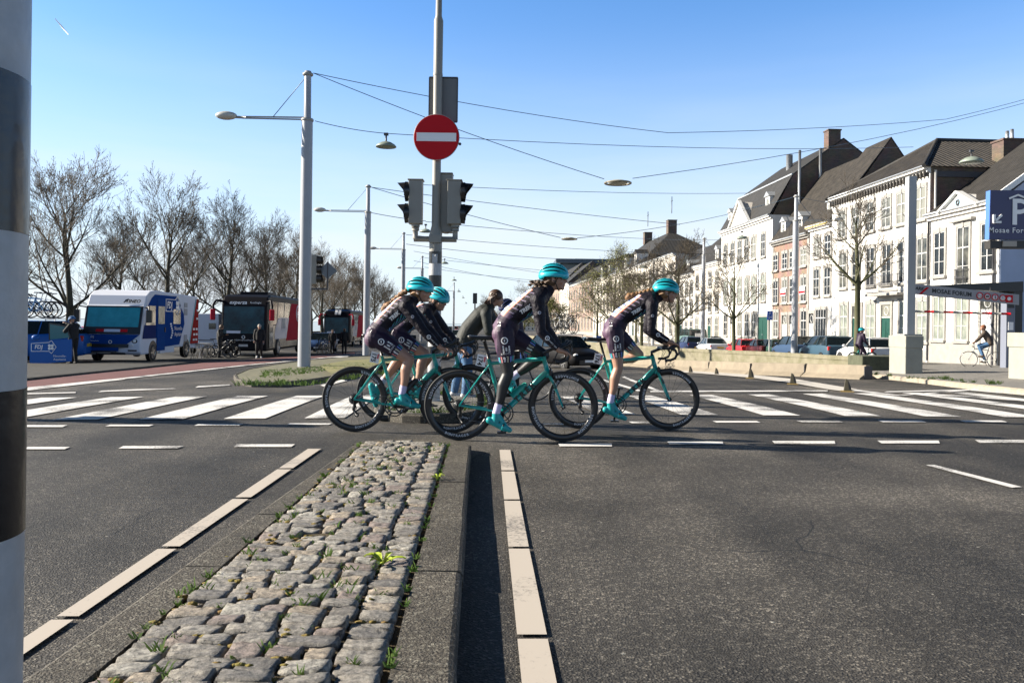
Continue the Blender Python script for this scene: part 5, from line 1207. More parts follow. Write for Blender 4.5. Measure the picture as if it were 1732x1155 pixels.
def bicycle(label, loc, rz=0.0, crank=-90, number=None, frame=M_TEAL, bottle=None, steer=0, lo=False, group=None, phases=(0, .5), lettering='TREK', upright=False, rimm=None, scale=1.0, deep=.05, name='road_bicycle', tilt=0.0, flipmark=False):
    e = empty(name, loc, rz, label, 'bicycle', group, scale)
    if tilt: e.rotation_euler = (tilt, 0, rz)
    Rw = .336; RH = (0, Rw); FH = (.99, Rw); BB = (.415, .27); ST = (.285, .735); HT = (.80, .79); HB = (.835, .665)
    v = lambda p, y=0: Vector((p[0], y, p[1]))
    n = 6 if lo else 10
    f = MB(); f.tube([v(BB), v(BB).lerp(v(HB), .5), v(HB)], [.030, .027, .028], n); f.tube([v(ST), v(HT)], [.016, .021], n); f.tube([v(BB), v(ST)+Vector((-.012, 0, .045))], [.022, .0165], n); f.tube([v(HB)+Vector((.004, 0, -.012)), v(HT)+Vector((-.004, 0, .02))], [.026, .021], n)
    f.cyl(v(BB, -.04), v(BB, .04), .024, n=12)
    for s_ in (-1, 1):
        f.tube([v(BB, s_*.03), v((.36, .283), s_*.045), v((.02, Rw), s_*.062), v(RH, s_*.065)], [.014, .012, .009, .010], n); f.tube([v((ST[0]-.005, ST[1]-.015), s_*.012), v((.2, .62), s_*.045), v((.01, Rw+.01), s_*.062)], [.010, .0075, .0075], n)
    fr = f.build('frame', frame, e)
    if lettering and not lo:
        t_ = MB(); a, b = v(BB), v(HB); dr = (b-a).normalized(); up = Vector((-dr.z, 0, dr.x))
        put_text(t_, lettering, a.lerp(b, .50)+Vector((0, -.0312, 0)), dr, up, .075, offset=.004, spacing=1.6)
        dr2 = (v(HT)-v(ST)).normalized(); put_text(t_, 'EMONDA' if False else 'DROPS', v(ST).lerp(v(HT), .35)+Vector((0, -.0215, 0)), dr2, Vector((-dr2.z, 0, dr2.x)), .018)
        t_.build('lettering', M_BLACK, fr)
    f = MB(); f.tube([v(HB), v((HB[0]+.015, HB[1]-.05))], [.024, .03], n)
    for s_ in (-1, 1): f.tube([v((HB[0]+.012, HB[1]-.03), s_*.02), v((.90, .55), s_*.045), v((.985, Rw), s_*.052)], [.016, .014, .009], n)
    fk = f.build('fork', frame, e)
    if not lo:
        t_ = MB(); a, b = v((.862, .62)), v((.955, .42)); dr = (b-a).normalized(); put_text(t_, 'TREK', a.lerp(b, .42)+Vector((0, -.0625, 0)), dr, Vector((-dr.z, 0, dr.x)), .03, offset=.0015); t_.build('lettering', M_BLACK, fk)
        t_ = MB(); t_.box((.868, -.0, .655), (.03, .09, .05)); t_.cyl((.86, -.035, .69), (.885, -.045, .62), .008); t_.build('brake', M_CARB, fk)
    wheel(e, *RH, phase=phases[0], lo=lo, rimm=rimm, deep=deep); wheel(e, *FH, phase=phases[1], lo=lo, rimm=rimm, deep=deep)
    f = MB(); sp = (.215, .985)
    f.cyl(v(ST)+Vector((-.01, 0, .04)), v((.228, .95)), .0135, n=n); f.build('seatpost', M_CARB, e)
    f = MB(); pts = []; 
    for x, hw, z in ((.075, .065, .992), (.11, .072, .988), (.17, .055, .984), (.24, .03, .984), (.31, .019, .985), (.345, .013, .981)): pts.append((x, hw, z))
    vs = []; m8 = 8
    for x, hw, z in pts:
        for k in range(m8):
            a = 2*math.pi*k/m8; vs.append((x, hw*math.cos(a), z+.014*math.sin(a)-(.012 if math.sin(a) < 0 else 0)))
    f.add(vs, [(i*m8+k, i*m8+(k+1) % m8, (i+1)*m8+(k+1) % m8, (i+1)*m8+k) for i in range(5) for k in range(m8)]+[tuple(range(m8))[::-1], tuple(5*m8+k for k in range(m8))], True)
    for s_ in (-1, 1): f.cyl((.12, s_*.022, .965), (.28, s_*.022, .968), .0045, n=5)
    f.cyl((.205, -.03, .962), (.205, .03, .962), .014, n=8)
    f.build('saddle', M_CARB, e)
    f = MB(); f.tube([v((.797, .81)), v((.79, .845)), v((.885, .885))], [.019, .018, .016], n)
    if not upright:
        hw = .20; f.tube([(.885, -hw+.03, .89), (.885, hw-.03, .89)], .0145, n)
        for s_ in (-1, 1):
            f.tube([(.885, s_*(hw-.03), .89), (.905, s_*hw, .893), (.96, s_*hw, .895), (1.01, s_*hw, .875), (1.03, s_*hw, .835), (1.01, s_*hw, .79), (.96, s_*(hw+.005), .768), (.90, s_*(hw+.01), .768)], .0145, n)
            f.tube([(.945, s_*hw, .898), (.985, s_*hw, .912), (1.02, s_*hw, .925), (1.04, s_*hw, .962), (1.035, s_*hw, .972)], [.015, .019, .018, .015, .008], n)
            f.tube([(1.03, s_*hw, .935), (1.05, s_*(hw+.008), .895), (1.045, s_*(hw+.015), .84), (1.035, s_*(hw+.015), .82)], [.009, .008, .008, .007], 6)
        for s_ in (-1, 1): f.tube([(.99, s_*.19, .90), (1.0, s_*.1, .985), (.95, 0, .94), (.87, 0, .80)] if False else [(.90, s_*.12, .885), (.93, s_*.06, .85), (.90, s_*.02, .78), (.86, s_*.02, .72)], .003, 5)
    else:
        f.tube([(.8, 0, .86), (.81, 0, 1.0), (.84, 0, 1.03)], .014, n); f.tube([(.72, -.28, 1.05), (.80, -.24, 1.06), (.85, -.1, 1.04), (.85, .1, 1.04), (.80, .24, 1.06), (.72, .28, 1.05)], .012, n)
    f.build('handlebar', M_CARB, e)
    # cranks, chain, derailleur
    f = MB(); ca = R(crank); c = v(BB, -.055)
    f.torus(c, .098, .006, 36 if not lo else 16, 4); f.torus(c+Vector((0, .012, 0)), .072, .006, 28 if not lo else 12, 4)
    for k in range(4): a = ca+R(45+90*k); f.bar(c, c+Vector((math.cos(a)*.098, 0, math.sin(a)*.098)), .012, .022, up=(0, 1, 0))
    ck = f.build('crankset', mat('crank_grey', (.06, .06, .06), rough=.3, metal=.5), e)
    for s_, nm in ((-1, ca), (1, ca+math.pi)):
        f = MB(); a = v(BB, s_*.07); b = a+Vector((math.cos(nm)*.172, s_*.008, math.sin(nm)*.172)); f.tube([a, b], [.015, .011], 8); f.build('crank_arm', M_CARB, ck)
        f = MB(); f.box(b+Vector((0, s_*.045, 0)), (.085, .07, .016)); f.cyl(b, b+Vector((0, s_*.03, 0)), .007, n=6); f.build('pedal', M_CARB, e)
    if not lo:
        f = MB(); z1 = BB[1]+.098; f.bar((BB[0], -.055, z1), (0, -.05, Rw+.04), .004, .007, up=(0, 1, 0)); f.bar((BB[0], -.055, BB[1]-.098), (.03, -.055, .20), .004, .007, up=(0, 1, 0)); f.build('chain', mat('chain_metal', (.10, .10, .10), rough=.35, metal=.8), e)
        f = MB(); 
        for r_, y in ((.055, -.034), (.048, -.040), (.042, -.046), (.032, -.052)): f.torus((0, y, Rw), r_-.004, .004, 24, 4)
        f.lathe((0, -.036, Rw), [(0, -.002), (.05, -.002), (.05, .002), (0, .002)], 20, 'Y'); f.build('cassette', mat('chain_metal', (0, 0, 0)), e)
        f = MB(); f.tube([(.01, -.06, Rw-.01), (.012, -.07, Rw-.07), (.0, -.068, Rw-.1), (.035, -.066, Rw-.155)], [.012, .018, .014, .012], 8); f.torus((.01, -.062, Rw-.085), .018, .006, 14, 4); f.torus((.035, -.062, Rw-.155), .018, .006, 14, 4); f.build('derailleur', M_CARB, e)
    if number:
        f = MB(); f.box((.205, -.024, .765), (.092, .004, .112), rot=Matrix.Rotation(R(12), 3, 'Y')); pl = f.build('number_plate', mat('plate_white', (.75, .75, .74), rough=.5), e)
        t_ = MB(); q = Matrix.Rotation(R(12), 3, 'Y'); put_text(t_, number, Vector((.192, -.0275, .765)), q @ Vector((0, 0, -1)), q @ Vector((1, 0, 0)), .062, offset=.002); t_.build('digits', M_BLACK, pl)
        t_ = MB(); t_.box((.237, -.0275, .775), (.018, .002, .05), rot=q); t_.build('red_mark', mat('faded_red', (.55, .12, .12), rough=.5), pl)
    if bottle:
        a = v((.50, .42)); dr = (v(HB)-v(BB)).normalized(); up = Vector((-dr.z, 0, dr.x)); f = MB()
        f.tube([a, a+dr*.13, a+dr*.15, a+dr*.175, a+dr*.19], [.036, .036, .026, .026, .012], 12); f.build('bottle', bottle, e)
    return e
# ================================================================== FIGURES
M_SKIN = mat('skin', (0.36, 0.20, 0.135), rough=.5, noise=.05, nscale=20)
M_LEG = mat('leg_skin', (0.46, 0.24, 0.14), rough=.42, noise=.05, nscale=15)
M_JER = mat('jersey_dark', (0.009, 0.007, 0.013), rough=.6, spec=.25, bump=2.0, bscale=22)
M_SHO = mat('shorts_purple', (0.020, 0.010, 0.027), rough=.55, spec=.3, bump=.15, bscale=40)
M_MAUV = mat('shorts_mauve', (0.085, 0.042, 0.08), rough=.55)
M_SOCK = mat('sock_lilac', (.52, .48, .68), rough=.8)
M_STEAL = mat('teal_shoe', (0.008, 0.28, 0.29), rough=.35)
M_SOLE = mat('black_sole', (.01, .01, .01), rough=.5)
M_HAIRB = mat('brown_hair', (.085, .045, .022), rough=.5, noise=.4, nscale=30, bump=1, bscale=90)
M_HAIRL = mat('blonde_brown_hair', (.22, .11, .04), rough=.5, noise=.4, nscale=30, bump=1, bscale=90)
CB = [mat('band_pink', (.45, .17, .17), rough=.6), mat('band_teal', (.04, .36, .36), rough=.6), mat('band_blue', (.13, .20, .50), rough=.6), mat('band_sand', (.38, .34, .24), rough=.6), mat('band_white', (.62, .62, .62), rough=.6), mat('band_orange', (.62, .16, .07), rough=.6)]
class Fig:
    def __init__(s): s.mb = MB(); s.pr = []          # prims: (a, b, ra, rb, tag)
    def seg(s, a, b, ra, rb, tg, n=12):
        a = Vector(a); b = Vector(b)
        s.mb.tube([a, b], [ra, rb], n); s.mb.sphere(a, ra, n=10, m_=8); s.mb.sphere(b, rb, n=10, m_=8); s.pr.append((a, b, ra, rb, tg))
    def chain(s, pts, rs, tgs):
        for i in range(len(pts)-1): s.seg(pts[i], pts[i+1], rs[i], rs[i+1], tgs[i] if not isinstance(tgs, str) else tgs)
    def ell(s, c, r, sc_, tg, rot=None):
        s.mb.sphere(c, r, sc_, 16, 10, rot); s.pr.append((Vector(c), Vector(c)+Vector((0, 0, 1e-4)), r*min(sc_)*.9, r*min(sc_)*.9, tg))
    def torso(s, secs, tg, lat=Vector((0, 1, 0))):
        """secs: (centre, lateral radius, sagittal radius)"""
        n = 20; vs = []; fs = []; N = len(secs)
        for i, (c, rw, rh) in enumerate(secs):
            a = secs[max(0, i-1)][0]; b = secs[min(N-1, i+1)][0]; t = (b-a).normalized(); up = lat.cross(t).normalized()
            for k in range(n): an = 2*math.pi*k/n; vs.append(c+lat*math.cos(an)*rw+up*math.sin(an)*rh)
        fs = [(i*n+k, i*n+(k+1) % n, (i+1)*n+(k+1) % n, (i+1)*n+k) for i in range(N-1) for k in range(n)]+[tuple(range(n))[::-1], tuple((N-1)*n+k for k in range(n))]
        s.mb.add(vs, fs, True)
        for i in range(N-1):
            tt = tg[i] if not isinstance(tg, str) else tg
            for f_ in (-.45, 0, .45):
                s.pr.append((secs[i][0]+lat*secs[i][1]*f_, secs[i+1][0]+lat*secs[i+1][1]*f_, secs[i][2]*(.9 if f_ else 1), secs[i+1][2]*(.9 if f_ else 1), tt))
    def finish(s, name, parent, voxel, skin, garments, smooth=4, colourer=None, label=None, off=.004):
        o = s.mb.build(name, skin, None)
        m = o.modifiers.new('r', 'REMESH'); m.mode = 'VOXEL'; m.voxel_size = voxel; m.use_smooth_shade = True
        m = o.modifiers.new('s', 'SMOOTH'); m.factor = .5; m.iterations = smooth
        dg = bpy.context.evaluated_depsgraph_get(); me = bpy.data.meshes.new_from_object(o.evaluated_get(dg)); o.modifiers.clear(); old = o.data; o.data = me; bpy.data.meshes.remove(old)
        o.parent = parent
        N = len(me.vertices); co = np.empty(N*3, 'f'); me.vertices.foreach_get('co', co); co = co.reshape(-1, 3)
        nr = np.empty(N*3, 'f'); me.vertices.foreach_get('normal', nr); nr = nr.reshape(-1, 3)
        polys = [tuple(p.vertices) for p in me.polygons]
        cen = np.array([co[list(p)].mean(0) for p in polys])
        best = np.full(len(cen), 1e9); lab = np.zeros(len(cen), int); par = np.zeros(len(cen)); ang = np.zeros(len(cen))
        for i, (a, b, ra, rb, tg) in enumerate(s.pr):
            a_ = np.array(a); d = np.array(b)-a_; L2 = max(1e-9, (d*d).sum()); t = ((cen-a_) @ d/L2).clip(0, 1)
            dist = np.linalg.norm(cen-a_-t[:, None]*d, axis=1)-(ra+(rb-ra)*t); k = dist < best; best[k] = dist[k]; lab[k] = i; par[k] = t[k]
        tags = [p[4] for p in s.pr]; s.cen = cen; s.lab = lab; s.par = par
        s.bvh = BVHTree.FromPolygons([Vector(c) for c in co], polys)
        gn = {}
        for tg in dict.fromkeys(tags):
            if tg not in garments: continue
            gname, gm, goff = garments[tg]
            gn.setdefault(tg, [[], gm if isinstance(gm, (list, tuple)) else [gm], goff, gname]); idx = [i for i, t_ in enumerate(tags) if t_ == tg]
            gn[tg][0].extend(np.nonzero(np.isin(lab, idx))[0].tolist())
        made = {}
        for gkey, (fi, gms, goff, gname) in gn.items():
            if not fi: continue
            used = sorted({v for f_ in fi for v in polys[f_]}); mp = {v: k for k, v in enumerate(used)}
            gme = bpy.data.meshes.new(gname); vv = co[used]+nr[used]*goff
            # close the hem: duplicate ring is hidden by the offset being small
            gme.from_pydata(vv.tolist(), [], [[mp[v] for v in polys[f_]] for f_ in fi])
            for g in gms: gme.materials.append(g)
            gme.polygons.foreach_set('use_smooth', [True]*len(fi))
            if colourer: 
                mi = [colourer(gname, s, f_) for f_ in fi]; gme.polygons.foreach_set('material_index', mi)
            gme.update(); go = bpy.data.objects.new(gname, gme); COL.objects.link(go); go.parent = o; made[gname] = go; made[gkey] = go
        s.obj = o; return o, made
    def decal(s, txt, c, xd, yd, size, name, m, par, off=.008, shape=None, dirv=(0, 1, 0), **k):
        """project a flat mark on the body along dirv"""
        mb = MB(); D = Vector(dirv); 
        if shape is None: put_text(mb, txt, Vector((0, 0, 0)), (1, 0, 0), (0, 1, 0), size, **k)
        else: shape(mb)
        out = []; c = Vector(c); xd = Vector(xd).normalized(); yd = Vector(yd).normalized()
        for p in mb.v:
            q = c+xd*p.x+yd*p.y; h = s.bvh.ray_cast(q-D*.6, D, 1.0)
            out.append((h[0]-D*off) if h[0] is not None else None)
        ok = [p for p in out if p is not None]
        if not ok: return None
        av = sum((p.dot(D) for p in ok))/len(ok)
        out = [p if p is not None else (c+xd*mb.v[i].x+yd*mb.v[i].y) + D*(av-(c+xd*mb.v[i].x+yd*mb.v[i].y).dot(D)) for i, p in enumerate(out)]
        m2 = MB(); m2.add(out, mb.f, False); return m2.build(name, m, par)
def ring_shape(r0, r1, n=20):
    def f(mb):
        vs = []
        for k in range(n): a = 2*math.pi*k/n; vs += [(r0*math.cos(a), r0*math.sin(a), 0), (r1*math.cos(a), r1*math.sin(a), 0)]
        mb.add(vs, [(2*k, 2*k+1, (2*k+3) % (2*n), (2*k+2) % (2*n)) for k in range(n)], False)
        mb.add([(-r0*.2, -r0*.5, 0), (r0*.2, -r0*.5, 0), (r0*.2, r0*.5, 0), (-r0*.2, r0*.5, 0)], [(0, 1, 2, 3)], False)
    return f
def head(fig, c, fwd, up, s=1.0, tag='skin'):
    """c: head centre; fwd: facing; up: crown direction"""
    fwd = Vector(fwd).normalized(); up = Vector(up); up = (up-fwd*up.dot(fwd)).normalized(); lt = up.cross(fwd)
    Q = Matrix((fwd, lt, up)).transposed(); T = lambda x, y, z: Vector(c)+Q @ (Vector((x, y, z))*s)
    fig.ell(T(-.012, 0, .02), 1, (.098*s, .077*s, .10*s), tag, Q); fig.ell(T(.022, 0, -.02), 1, (.072*s, .063*s, .085*s), tag, Q)
    fig.ell(T(.048, 0, -.072), 1, (.040*s, .042*s, .034*s), tag, Q)          # jaw and chin
    fig.ell(T(.078, 0, -.088), 1, (.017*s, .022*s, .017*s), tag, Q)
    fig.seg(T(.088, 0, .012), T(.112, 0, -.022), .010*s, .013*s, tag); fig.ell(T(.096, .0, -.027), 1, (.014*s, .019*s, .010*s), tag, Q)
    fig.ell(T(.090, 0, -.052), 1, (.012*s, .024*s, .008*s), tag, Q); fig.ell(T(.088, 0, -.064), 1, (.011*s, .021*s, .008*s), tag, Q)
    fig.ell(T(.082, 0, .028), 1, (.016*s, .052*s, .012*s), tag, Q)
    for sg in (-1, 1):
        fig.ell(T(.06, sg*.042, -.025), 1, (.026*s, .022*s, .026*s), tag, Q)
        fig.ell(T(-.008, sg*.079, -.008), 1, (.020*s, .009*s, .032*s), tag, Q)
    return T, Q
def face_bits(par, T, Q, s=1.0, glasses=None, lips=True):
    for sg in (-1, 1):
        if not glasses:
            m_ = MB(); m_.sphere(T(.077, sg*.031, .008), .0115*s, (.7, 1.1, .8), 10, 8, Q); e_ = m_.build('eye', mat('eye_white', (.55, .52, .5), rough=.3), par)
            m_ = MB(); m_.sphere(T(.0845, sg*.031, .008), .0055*s, n=8, m_=6); m_.build('iris', mat('iris_dark', (.03, .018, .01), rough=.2), e_)
            m_ = MB(); m_.tube([T(.086, sg*.014, .026), T(.089, sg*.032, .031), T(.072, sg*.055, .025)], [.003*s, .004*s, .002*s], 5); m_.build('eyebrow', M_HAIRB, par)
    if glasses:
        m_ = MB(); m_.ell = None; pts = []
        for k in range(9):
            a = R(-68+17*k); pts.append((.095*math.cos(a)*.98, .083*math.sin(a)))
        vs = [T(x+.008, y, .026) for x, y in pts]+[T(x+.004, y, -.018 if abs(y) > .02 else -.008) for x, y in pts]
        m_.add(vs, [(i, i+1, i+10, i+9) for i in range(8)], True); m_.build('sunglasses', glasses, par)
    m_ = MB(); m_.sphere(T(.094, 0, -.056), .008*s, (.7, 2.4, .8), 10, 6, Q); m_.build('lips', mat('lips', (.36, .13, .10), rough=.45), par)
def helmet(par, T, Q, s=1.0, m=None, label=None, mips=True):
    m = m or M_TEALH
    h = MB(); h.sphere(T(-.012, 0, .035), 1, (.128*s, .098*s, .105*s), 24, 10, Q, zmin=-.12); hs = h.build('helmet', M_BLACK, par)
    # teal ribs running front to back with dark gaps
    r_ = MB()
    for k, (lat, wd) in enumerate(((-62, 4.8), (-38, 5), (-13, 5.2), (13, 5.2), (38, 5), (62, 4.8))):
        L_, n = 15, 4; vs = []
        for i in range(L_):
            a = R(-24+i*222/(L_-1))             # from brow over crown to nape
            sx, sz = math.cos(a), math.sin(a)
            taper = max(.45, math.sin(max(.15, min(math.pi-.15, a if a > 0 else .15)))) if abs(lat) < 80 else 1
            for j in range(n):
                b = R(lat+(-wd+2*wd*j/(n-1))*taper)
                # direction: rotate about the x axis
                rr = 1.055+.035*(1 if 0 < j < n-1 else 0)
                y = math.sin(b)*max(0, sz)**.5 if abs(lat) < 80 else math.copysign(1, lat)*math.sqrt(max(0, 1-(.16+.16*j/3)**2))*0
                X = sx; Yy = math.sin(b)*abs(sz); Zz = math.cos(b)*abs(sz) if sz >= 0 else sz*.4
                vs.append(T(-.012+.128*X*rr, .098*Yy*rr, .035+.105*Zz*rr))
        if abs(lat) < 80: r_.add(vs, [(i*n+j, i*n+j+1, (i+1)*n+j+1, (i+1)*n+j) for i in range(L_-1) for j in range(n-1)], True)
    # lower rim band
    nn = 32; vs = []
    for k in range(nn):
        a = 2*math.pi*k/nn; fx = math.cos(a); lo_ = -.022+(.016 if abs(math.sin(a)) > .75 else 0)-(.010 if fx < -.6 else 0)
        for z, rr in ((lo_, 1.04), (.0, 1.09), (.028, 1.10), (.040, 1.02)):
            zz = .035+z; e_ = math.sqrt(max(.05, 1-((z)/.105)**2)); vs.append(T(-.012+.131*fx*rr*e_, .100*math.sin(a)*rr*e_, zz-.012))
    r_.add(vs, [(k*4+j, ((k+1) % nn)*4+j, ((k+1) % nn)*4+j+1, k*4+j+1) for k in range(nn) for j in range(3)], True)
    sh = r_.build('shell_ribs', m, hs); so_ = sh.modifiers.new('s', 'SOLIDIFY'); so_.thickness = .006*s; so_.offset = 1
    st_ = MB()
    for sg in (-1, 1):
        st_.tube([T(.045, sg*.088, .02), T(.012, sg*.086, -.03), T(.035, sg*.05, -.095), T(.045, sg*.015, -.112)], .005*s, 5); st_.tube([T(-.055, sg*.078, .01), T(.012, sg*.086, -.03)], .004*s, 5)
    st_.build('strap', M_BLACK, hs); return hs
def hand(fig, wr, f, dn, side, tag='hand', s=1.0, curl=1.0):
    """f: forearm/palm direction, dn: direction the fingers curl to"""
    f = Vector(f).normalized(); dn = Vector(dn); dn = (dn-f*dn.dot(f)).normalized(); lt = f.cross(dn)
    pc = wr+f*.045*s
    fig.seg(wr, wr+f*.03*s, .026*s, .028*s, tag)
    for k in range(4): fig.seg(wr+f*.02*s+lt*(-.024+.016*k)*s, wr+f*.082*s+lt*(-.030+.020*k)*s, .015*s, .0125*s, tag, 8)
    for k, L in enumerate((.068, .078, .074, .058)):
        p = wr+f*.085*s+lt*(-.031+.0205*k)*s; a = .35*curl
        for j, fr_ in enumerate((.45, .32, .23)):
            d = f*math.cos(a)+dn*math.sin(a); q = p+d*L*fr_*s; fig.seg(p, q, .0088*s, .0080*s, tag, 7); p = q; a += .75*curl
    tb = wr+f*.035*s-lt*side*.028*s; t2 = tb+(f*.6-lt*side*.6+dn*.35).normalized()*.035*s; t3 = t2+(f*.8+dn*.5).normalized()*.03*s
    fig.seg(tb, t2, .013*s, .010*s, tag, 8); fig.seg(t2, t3, .0095*s, .0085*s, tag, 8)
def rider(label, d, J, helm_m=None, legging=False, hair=None, glasses=None, braid=None, curly=None, fwd=(1, 0, 0), up=(-.12, 0, 1), number=None, yaw=0, left_shoe=True, vox=.0068, jersey_marks=True):
    b0 = G(*J['ground']) if 'ground' in J else Vector((0, d, 0))
    loc = Vector((P(*J['hip'], d).x, d, ground_interp(P(*J['hip'], d).x, d)))
    e = empty('cyclist', loc, 0, label, 'person', 'four cyclists in matching team kit')
    W = lambda k, off=0.0: P(*J[k], d+off) - loc
    def W2(p, off=0.0): return P(*p, d+off)-loc
    F_ = Fig(); sd = {'r': -1, 'l': 1}
    hip = W('hip'); neck = W('neck'); waist = W('waist'); chest = W('chest')
    lat = Vector((0, 1, 0))
    pelv0 = hip+(hip-waist).normalized()*.05
    F_.torso([(pelv0, .10, .075), (hip, .158, .118), (hip.lerp(waist, .5), .152, .112)], 'shorts')
    F_.torso([(hip.lerp(waist, .5), .150, .110), (waist, .132, .098), (waist.lerp(chest, .5), .142, .105), (chest, .158, .112), (chest.lerp(neck, .55), .150, .095), (chest.lerp(neck, .85), .085, .07), (neck, .062, .062)], ['jersey']*6)
    # buttocks
    hd_c = W('head'); 
    F_.seg(neck, hd_c-Vector(up).normalized()*.05+Vector(fwd)*-.02, .052, .050, 'skin')
    F_.seg(neck+(neck-hd_c)*.15, neck.lerp(hd_c, .22), .060, .056, 'jersey')
    T, Q = head(F_, hd_c, fwd, up)
    for sname in 'rl':
        s_ = sd[sname]; h0 = hip+lat*s_*.085; k = W('knee_'+sname, s_*.10); an = W('ankle_'+sname, s_*.125); he = W('heel_'+sname, s_*.125); to = W('toe_'+sname, s_*.130)
        F_.ell(h0+(hip-waist).normalized()*.03, 1, (.095, .085, .095), 'shorts')
        cuff = h0.lerp(k, .66); lt_ = 'legging' if legging else 'skin_leg'
        F_.chain([h0, h0.lerp(k, .35), cuff], [.098, .092, .072], 'shorts'); F_.chain([cuff, h0.lerp(k, .85), k], [.070, .060, .054], lt_)
        sh = an-k; calf = k+sh*.30+ (Vector((-.012, 0, 0)) if sh.z < -.1 else Vector((0, 0, -.01)))
        sock = k+sh*.78
        F_.chain([k, calf, k+sh*.6, sock], [.053, .056, .043, .034], lt_); F_.chain([sock, an], [.035, .034], 'sock_'+sname)
        F_.seg(an, he.lerp(to, .25)+(an-he).normalized()*.02, .034, .034, 'shoe_'+sname)
        ud = (an-he).normalized(); F_.seg(he+ud*.012, he.lerp(to, .62)+ud*.005, .030, .034, 'shoe_'+sname); F_.seg(he.lerp(to, .62)+ud*.005+lat*.012, to-(to-he)*.10, .032, .022, 'shoe_'+sname); F_.seg(he.lerp(to, .62)+ud*.004-lat*.012, to-(to-he)*.12, .032, .022, 'shoe_'+sname); F_.seg(an, he.lerp(to, .62)+ud*.02, .030, .026, 'shoe_'+sname)
        so = W('sho_'+sname, s_*.165); el = W('elb_'+sname, s_*.20); wr = W('wri_'+sname, s_*.195); ha = W('hand_'+sname, s_*.195)
        F_.seg(chest.lerp(neck, .45)+lat*s_*.06, so, .075, .066, 'jersey'); F_.chain([so, so.lerp(el, .5), el], [.064, .054, .042], 'jersey'); F_.chain([el, el.lerp(wr, .35), el.lerp(wr, .86)], [.042, .043, .031], 'jersey'); F_.seg(el.lerp(wr, .86), wr, .028, .026, 'skin')
        hand(F_, wr, (ha-wr), (.25, 0, -1), s_, 'skin')
    dors = lat.cross((chest-waist).normalized());  dors = dors if dors.z > 0 else -dors
    spine = (chest-hip).normalized()
    def col(g, f, i):
        c = Vector(f.cen[i]); t = f.lab[i]
        if g == 'jersey':
            q = c-hip; tt = q.dot(spine); vv = q-spine*tt; ax = chest.lerp(hip, 0)
            ctr_ = hip+spine*tt; off = c-ctr_; an = math.degrees(math.atan2(abs(off.y), off.dot(dors)))
            istor = f.pr[t][4] == 'jersey' and min(f.pr[t][2], f.pr[t][3]) > .06
            if istor and .10 < tt < .47 and off.dot(dors) > 0:
                if an < 34: return 1 if int(tt*45) % 3 else 3
                if an < 40: return 2
                if an < 44: return 1
                if an < 49: return 2
                if an < 72 and tt > .14 and (tt*30-an*.03) % 1.6 < .38: return 4
            if istor and tt < .16 and off.dot(dors) > -0.02 and an < 75: return 5
            if istor and off.dot(dors) < -.045 and .12 < tt < .42 and an < 155:
                if (tt*38+an*.12) % 2 < 1.0: return 3 if int(an/7) % 2 else 6
            return 0
        if g == 'shorts':
            a, b, ra, rb, tg = f.pr[t]; d_ = (Vector(b)-Vector(a))
            cuffp = (abs(rb-.072) < 1e-4)
            if cuffp and f.par[i] > .80:
                ax = d_.normalized(); o_ = c-(Vector(a)+d_*f.par[i]); r1 = Vector((1, 0, 0)); r1 = (r1-ax*r1.dot(ax)).normalized(); r2 = ax.cross(r1); an = math.degrees(math.atan2(o_.dot(r2), o_.dot(r1))) % 360
                k = an/24; return 2+int(k) % 5 if k % 1 < .55 else 0
            if (c-hip).x < -.055 and (c-hip).z > -.30: return 1
            return 0
        if g == 'shoe': return 0
        return 0
    gar = {'jersey': ('jersey', [M_JER, CB[4], CB[5], CB[2], mat('rib_grey', (.15, .12, .18), rough=.6), M_MAUV, CB[1]], .004), 'shorts': ('shorts', [M_SHO, M_MAUV]+CB[:5], .0035), 'sock_r': ('sock', M_SOCK, .003), 'sock_l': ('sock', M_SOCK, .003), 'shoe_r': ('shoe', M_STEAL, .004), 'shoe_l': ('shoe', M_STEAL, .004), 'skin_leg': ('leg_sheen', M_LEG, .0006)}
    if legging: gar['legging'] = ('leggings', mat('leggings', (.012, .012, .013), rough=.5), .003)
    gar.pop('skin_leg')
    o, made = F_.finish('body', e, vox, M_SKIN, gar, colourer=col)
    o.name = 'body'
    face_bits(o, T, Q, glasses=glasses)
    helmet(o, T, Q, m=helm_m)
    hm = hair or M_HAIRB; h = MB()
    h.sphere(T(-.030, 0, -.005), 1, (.088, .084, .085), 18, 10, Q, zmax=.5, zmin=-.75)
    for k in range(26):
        a = rnd.uniform(-2.2, 2.2); bx_ = -.05-.04*math.cos(a*.5); by_ = .075*math.sin(a*.6); h.tube([T(.02 if abs(by_) > .05 else -.03, by_*1.05, .01), T(bx_, by_*1.1, -.03), T(-.10, by_*.5, -.055)], [.010, .009, .006], 5)
    if braid:
        pts = [W2(p, 0) for p in braid]; n = 16
        for i in range(n):
            t = i/(n-1)*(len(pts)-1); k = min(int(t), len(pts)-2); c = pts[k].lerp(pts[k+1], t-k); r_ = .030-.008*i/n+(.014 if i > n-4 else 0)
            h.sphere(c+Vector((0, .010*(-1)**i-.06*math.sin(math.pi*i/n)*0, 0)), r_, (1.25, .8, .85), 8, 6, Matrix.Rotation(R(35)*(-1)**i, 3, 'Y'))
    if curly:
        for _ in range(46):
            p = W2((rnd.uniform(curly[0], curly[2]), rnd.uniform(curly[1], curly[3])), rnd.uniform(-.05, .05)); c = [p+Vector((.022*math.cos(q*1.3)-.012*q*.5, .02*math.sin(q*1.3), -.004*q)) for q in range(6)]; h.tube(c, .007, 5)
        for _ in range(10): h.sphere(W2((rnd.uniform(curly[0]+8, curly[2]), rnd.uniform(curly[1]+3, curly[3]-3)), rnd.uniform(-.02, .02)), .028, n=8, m_=6)
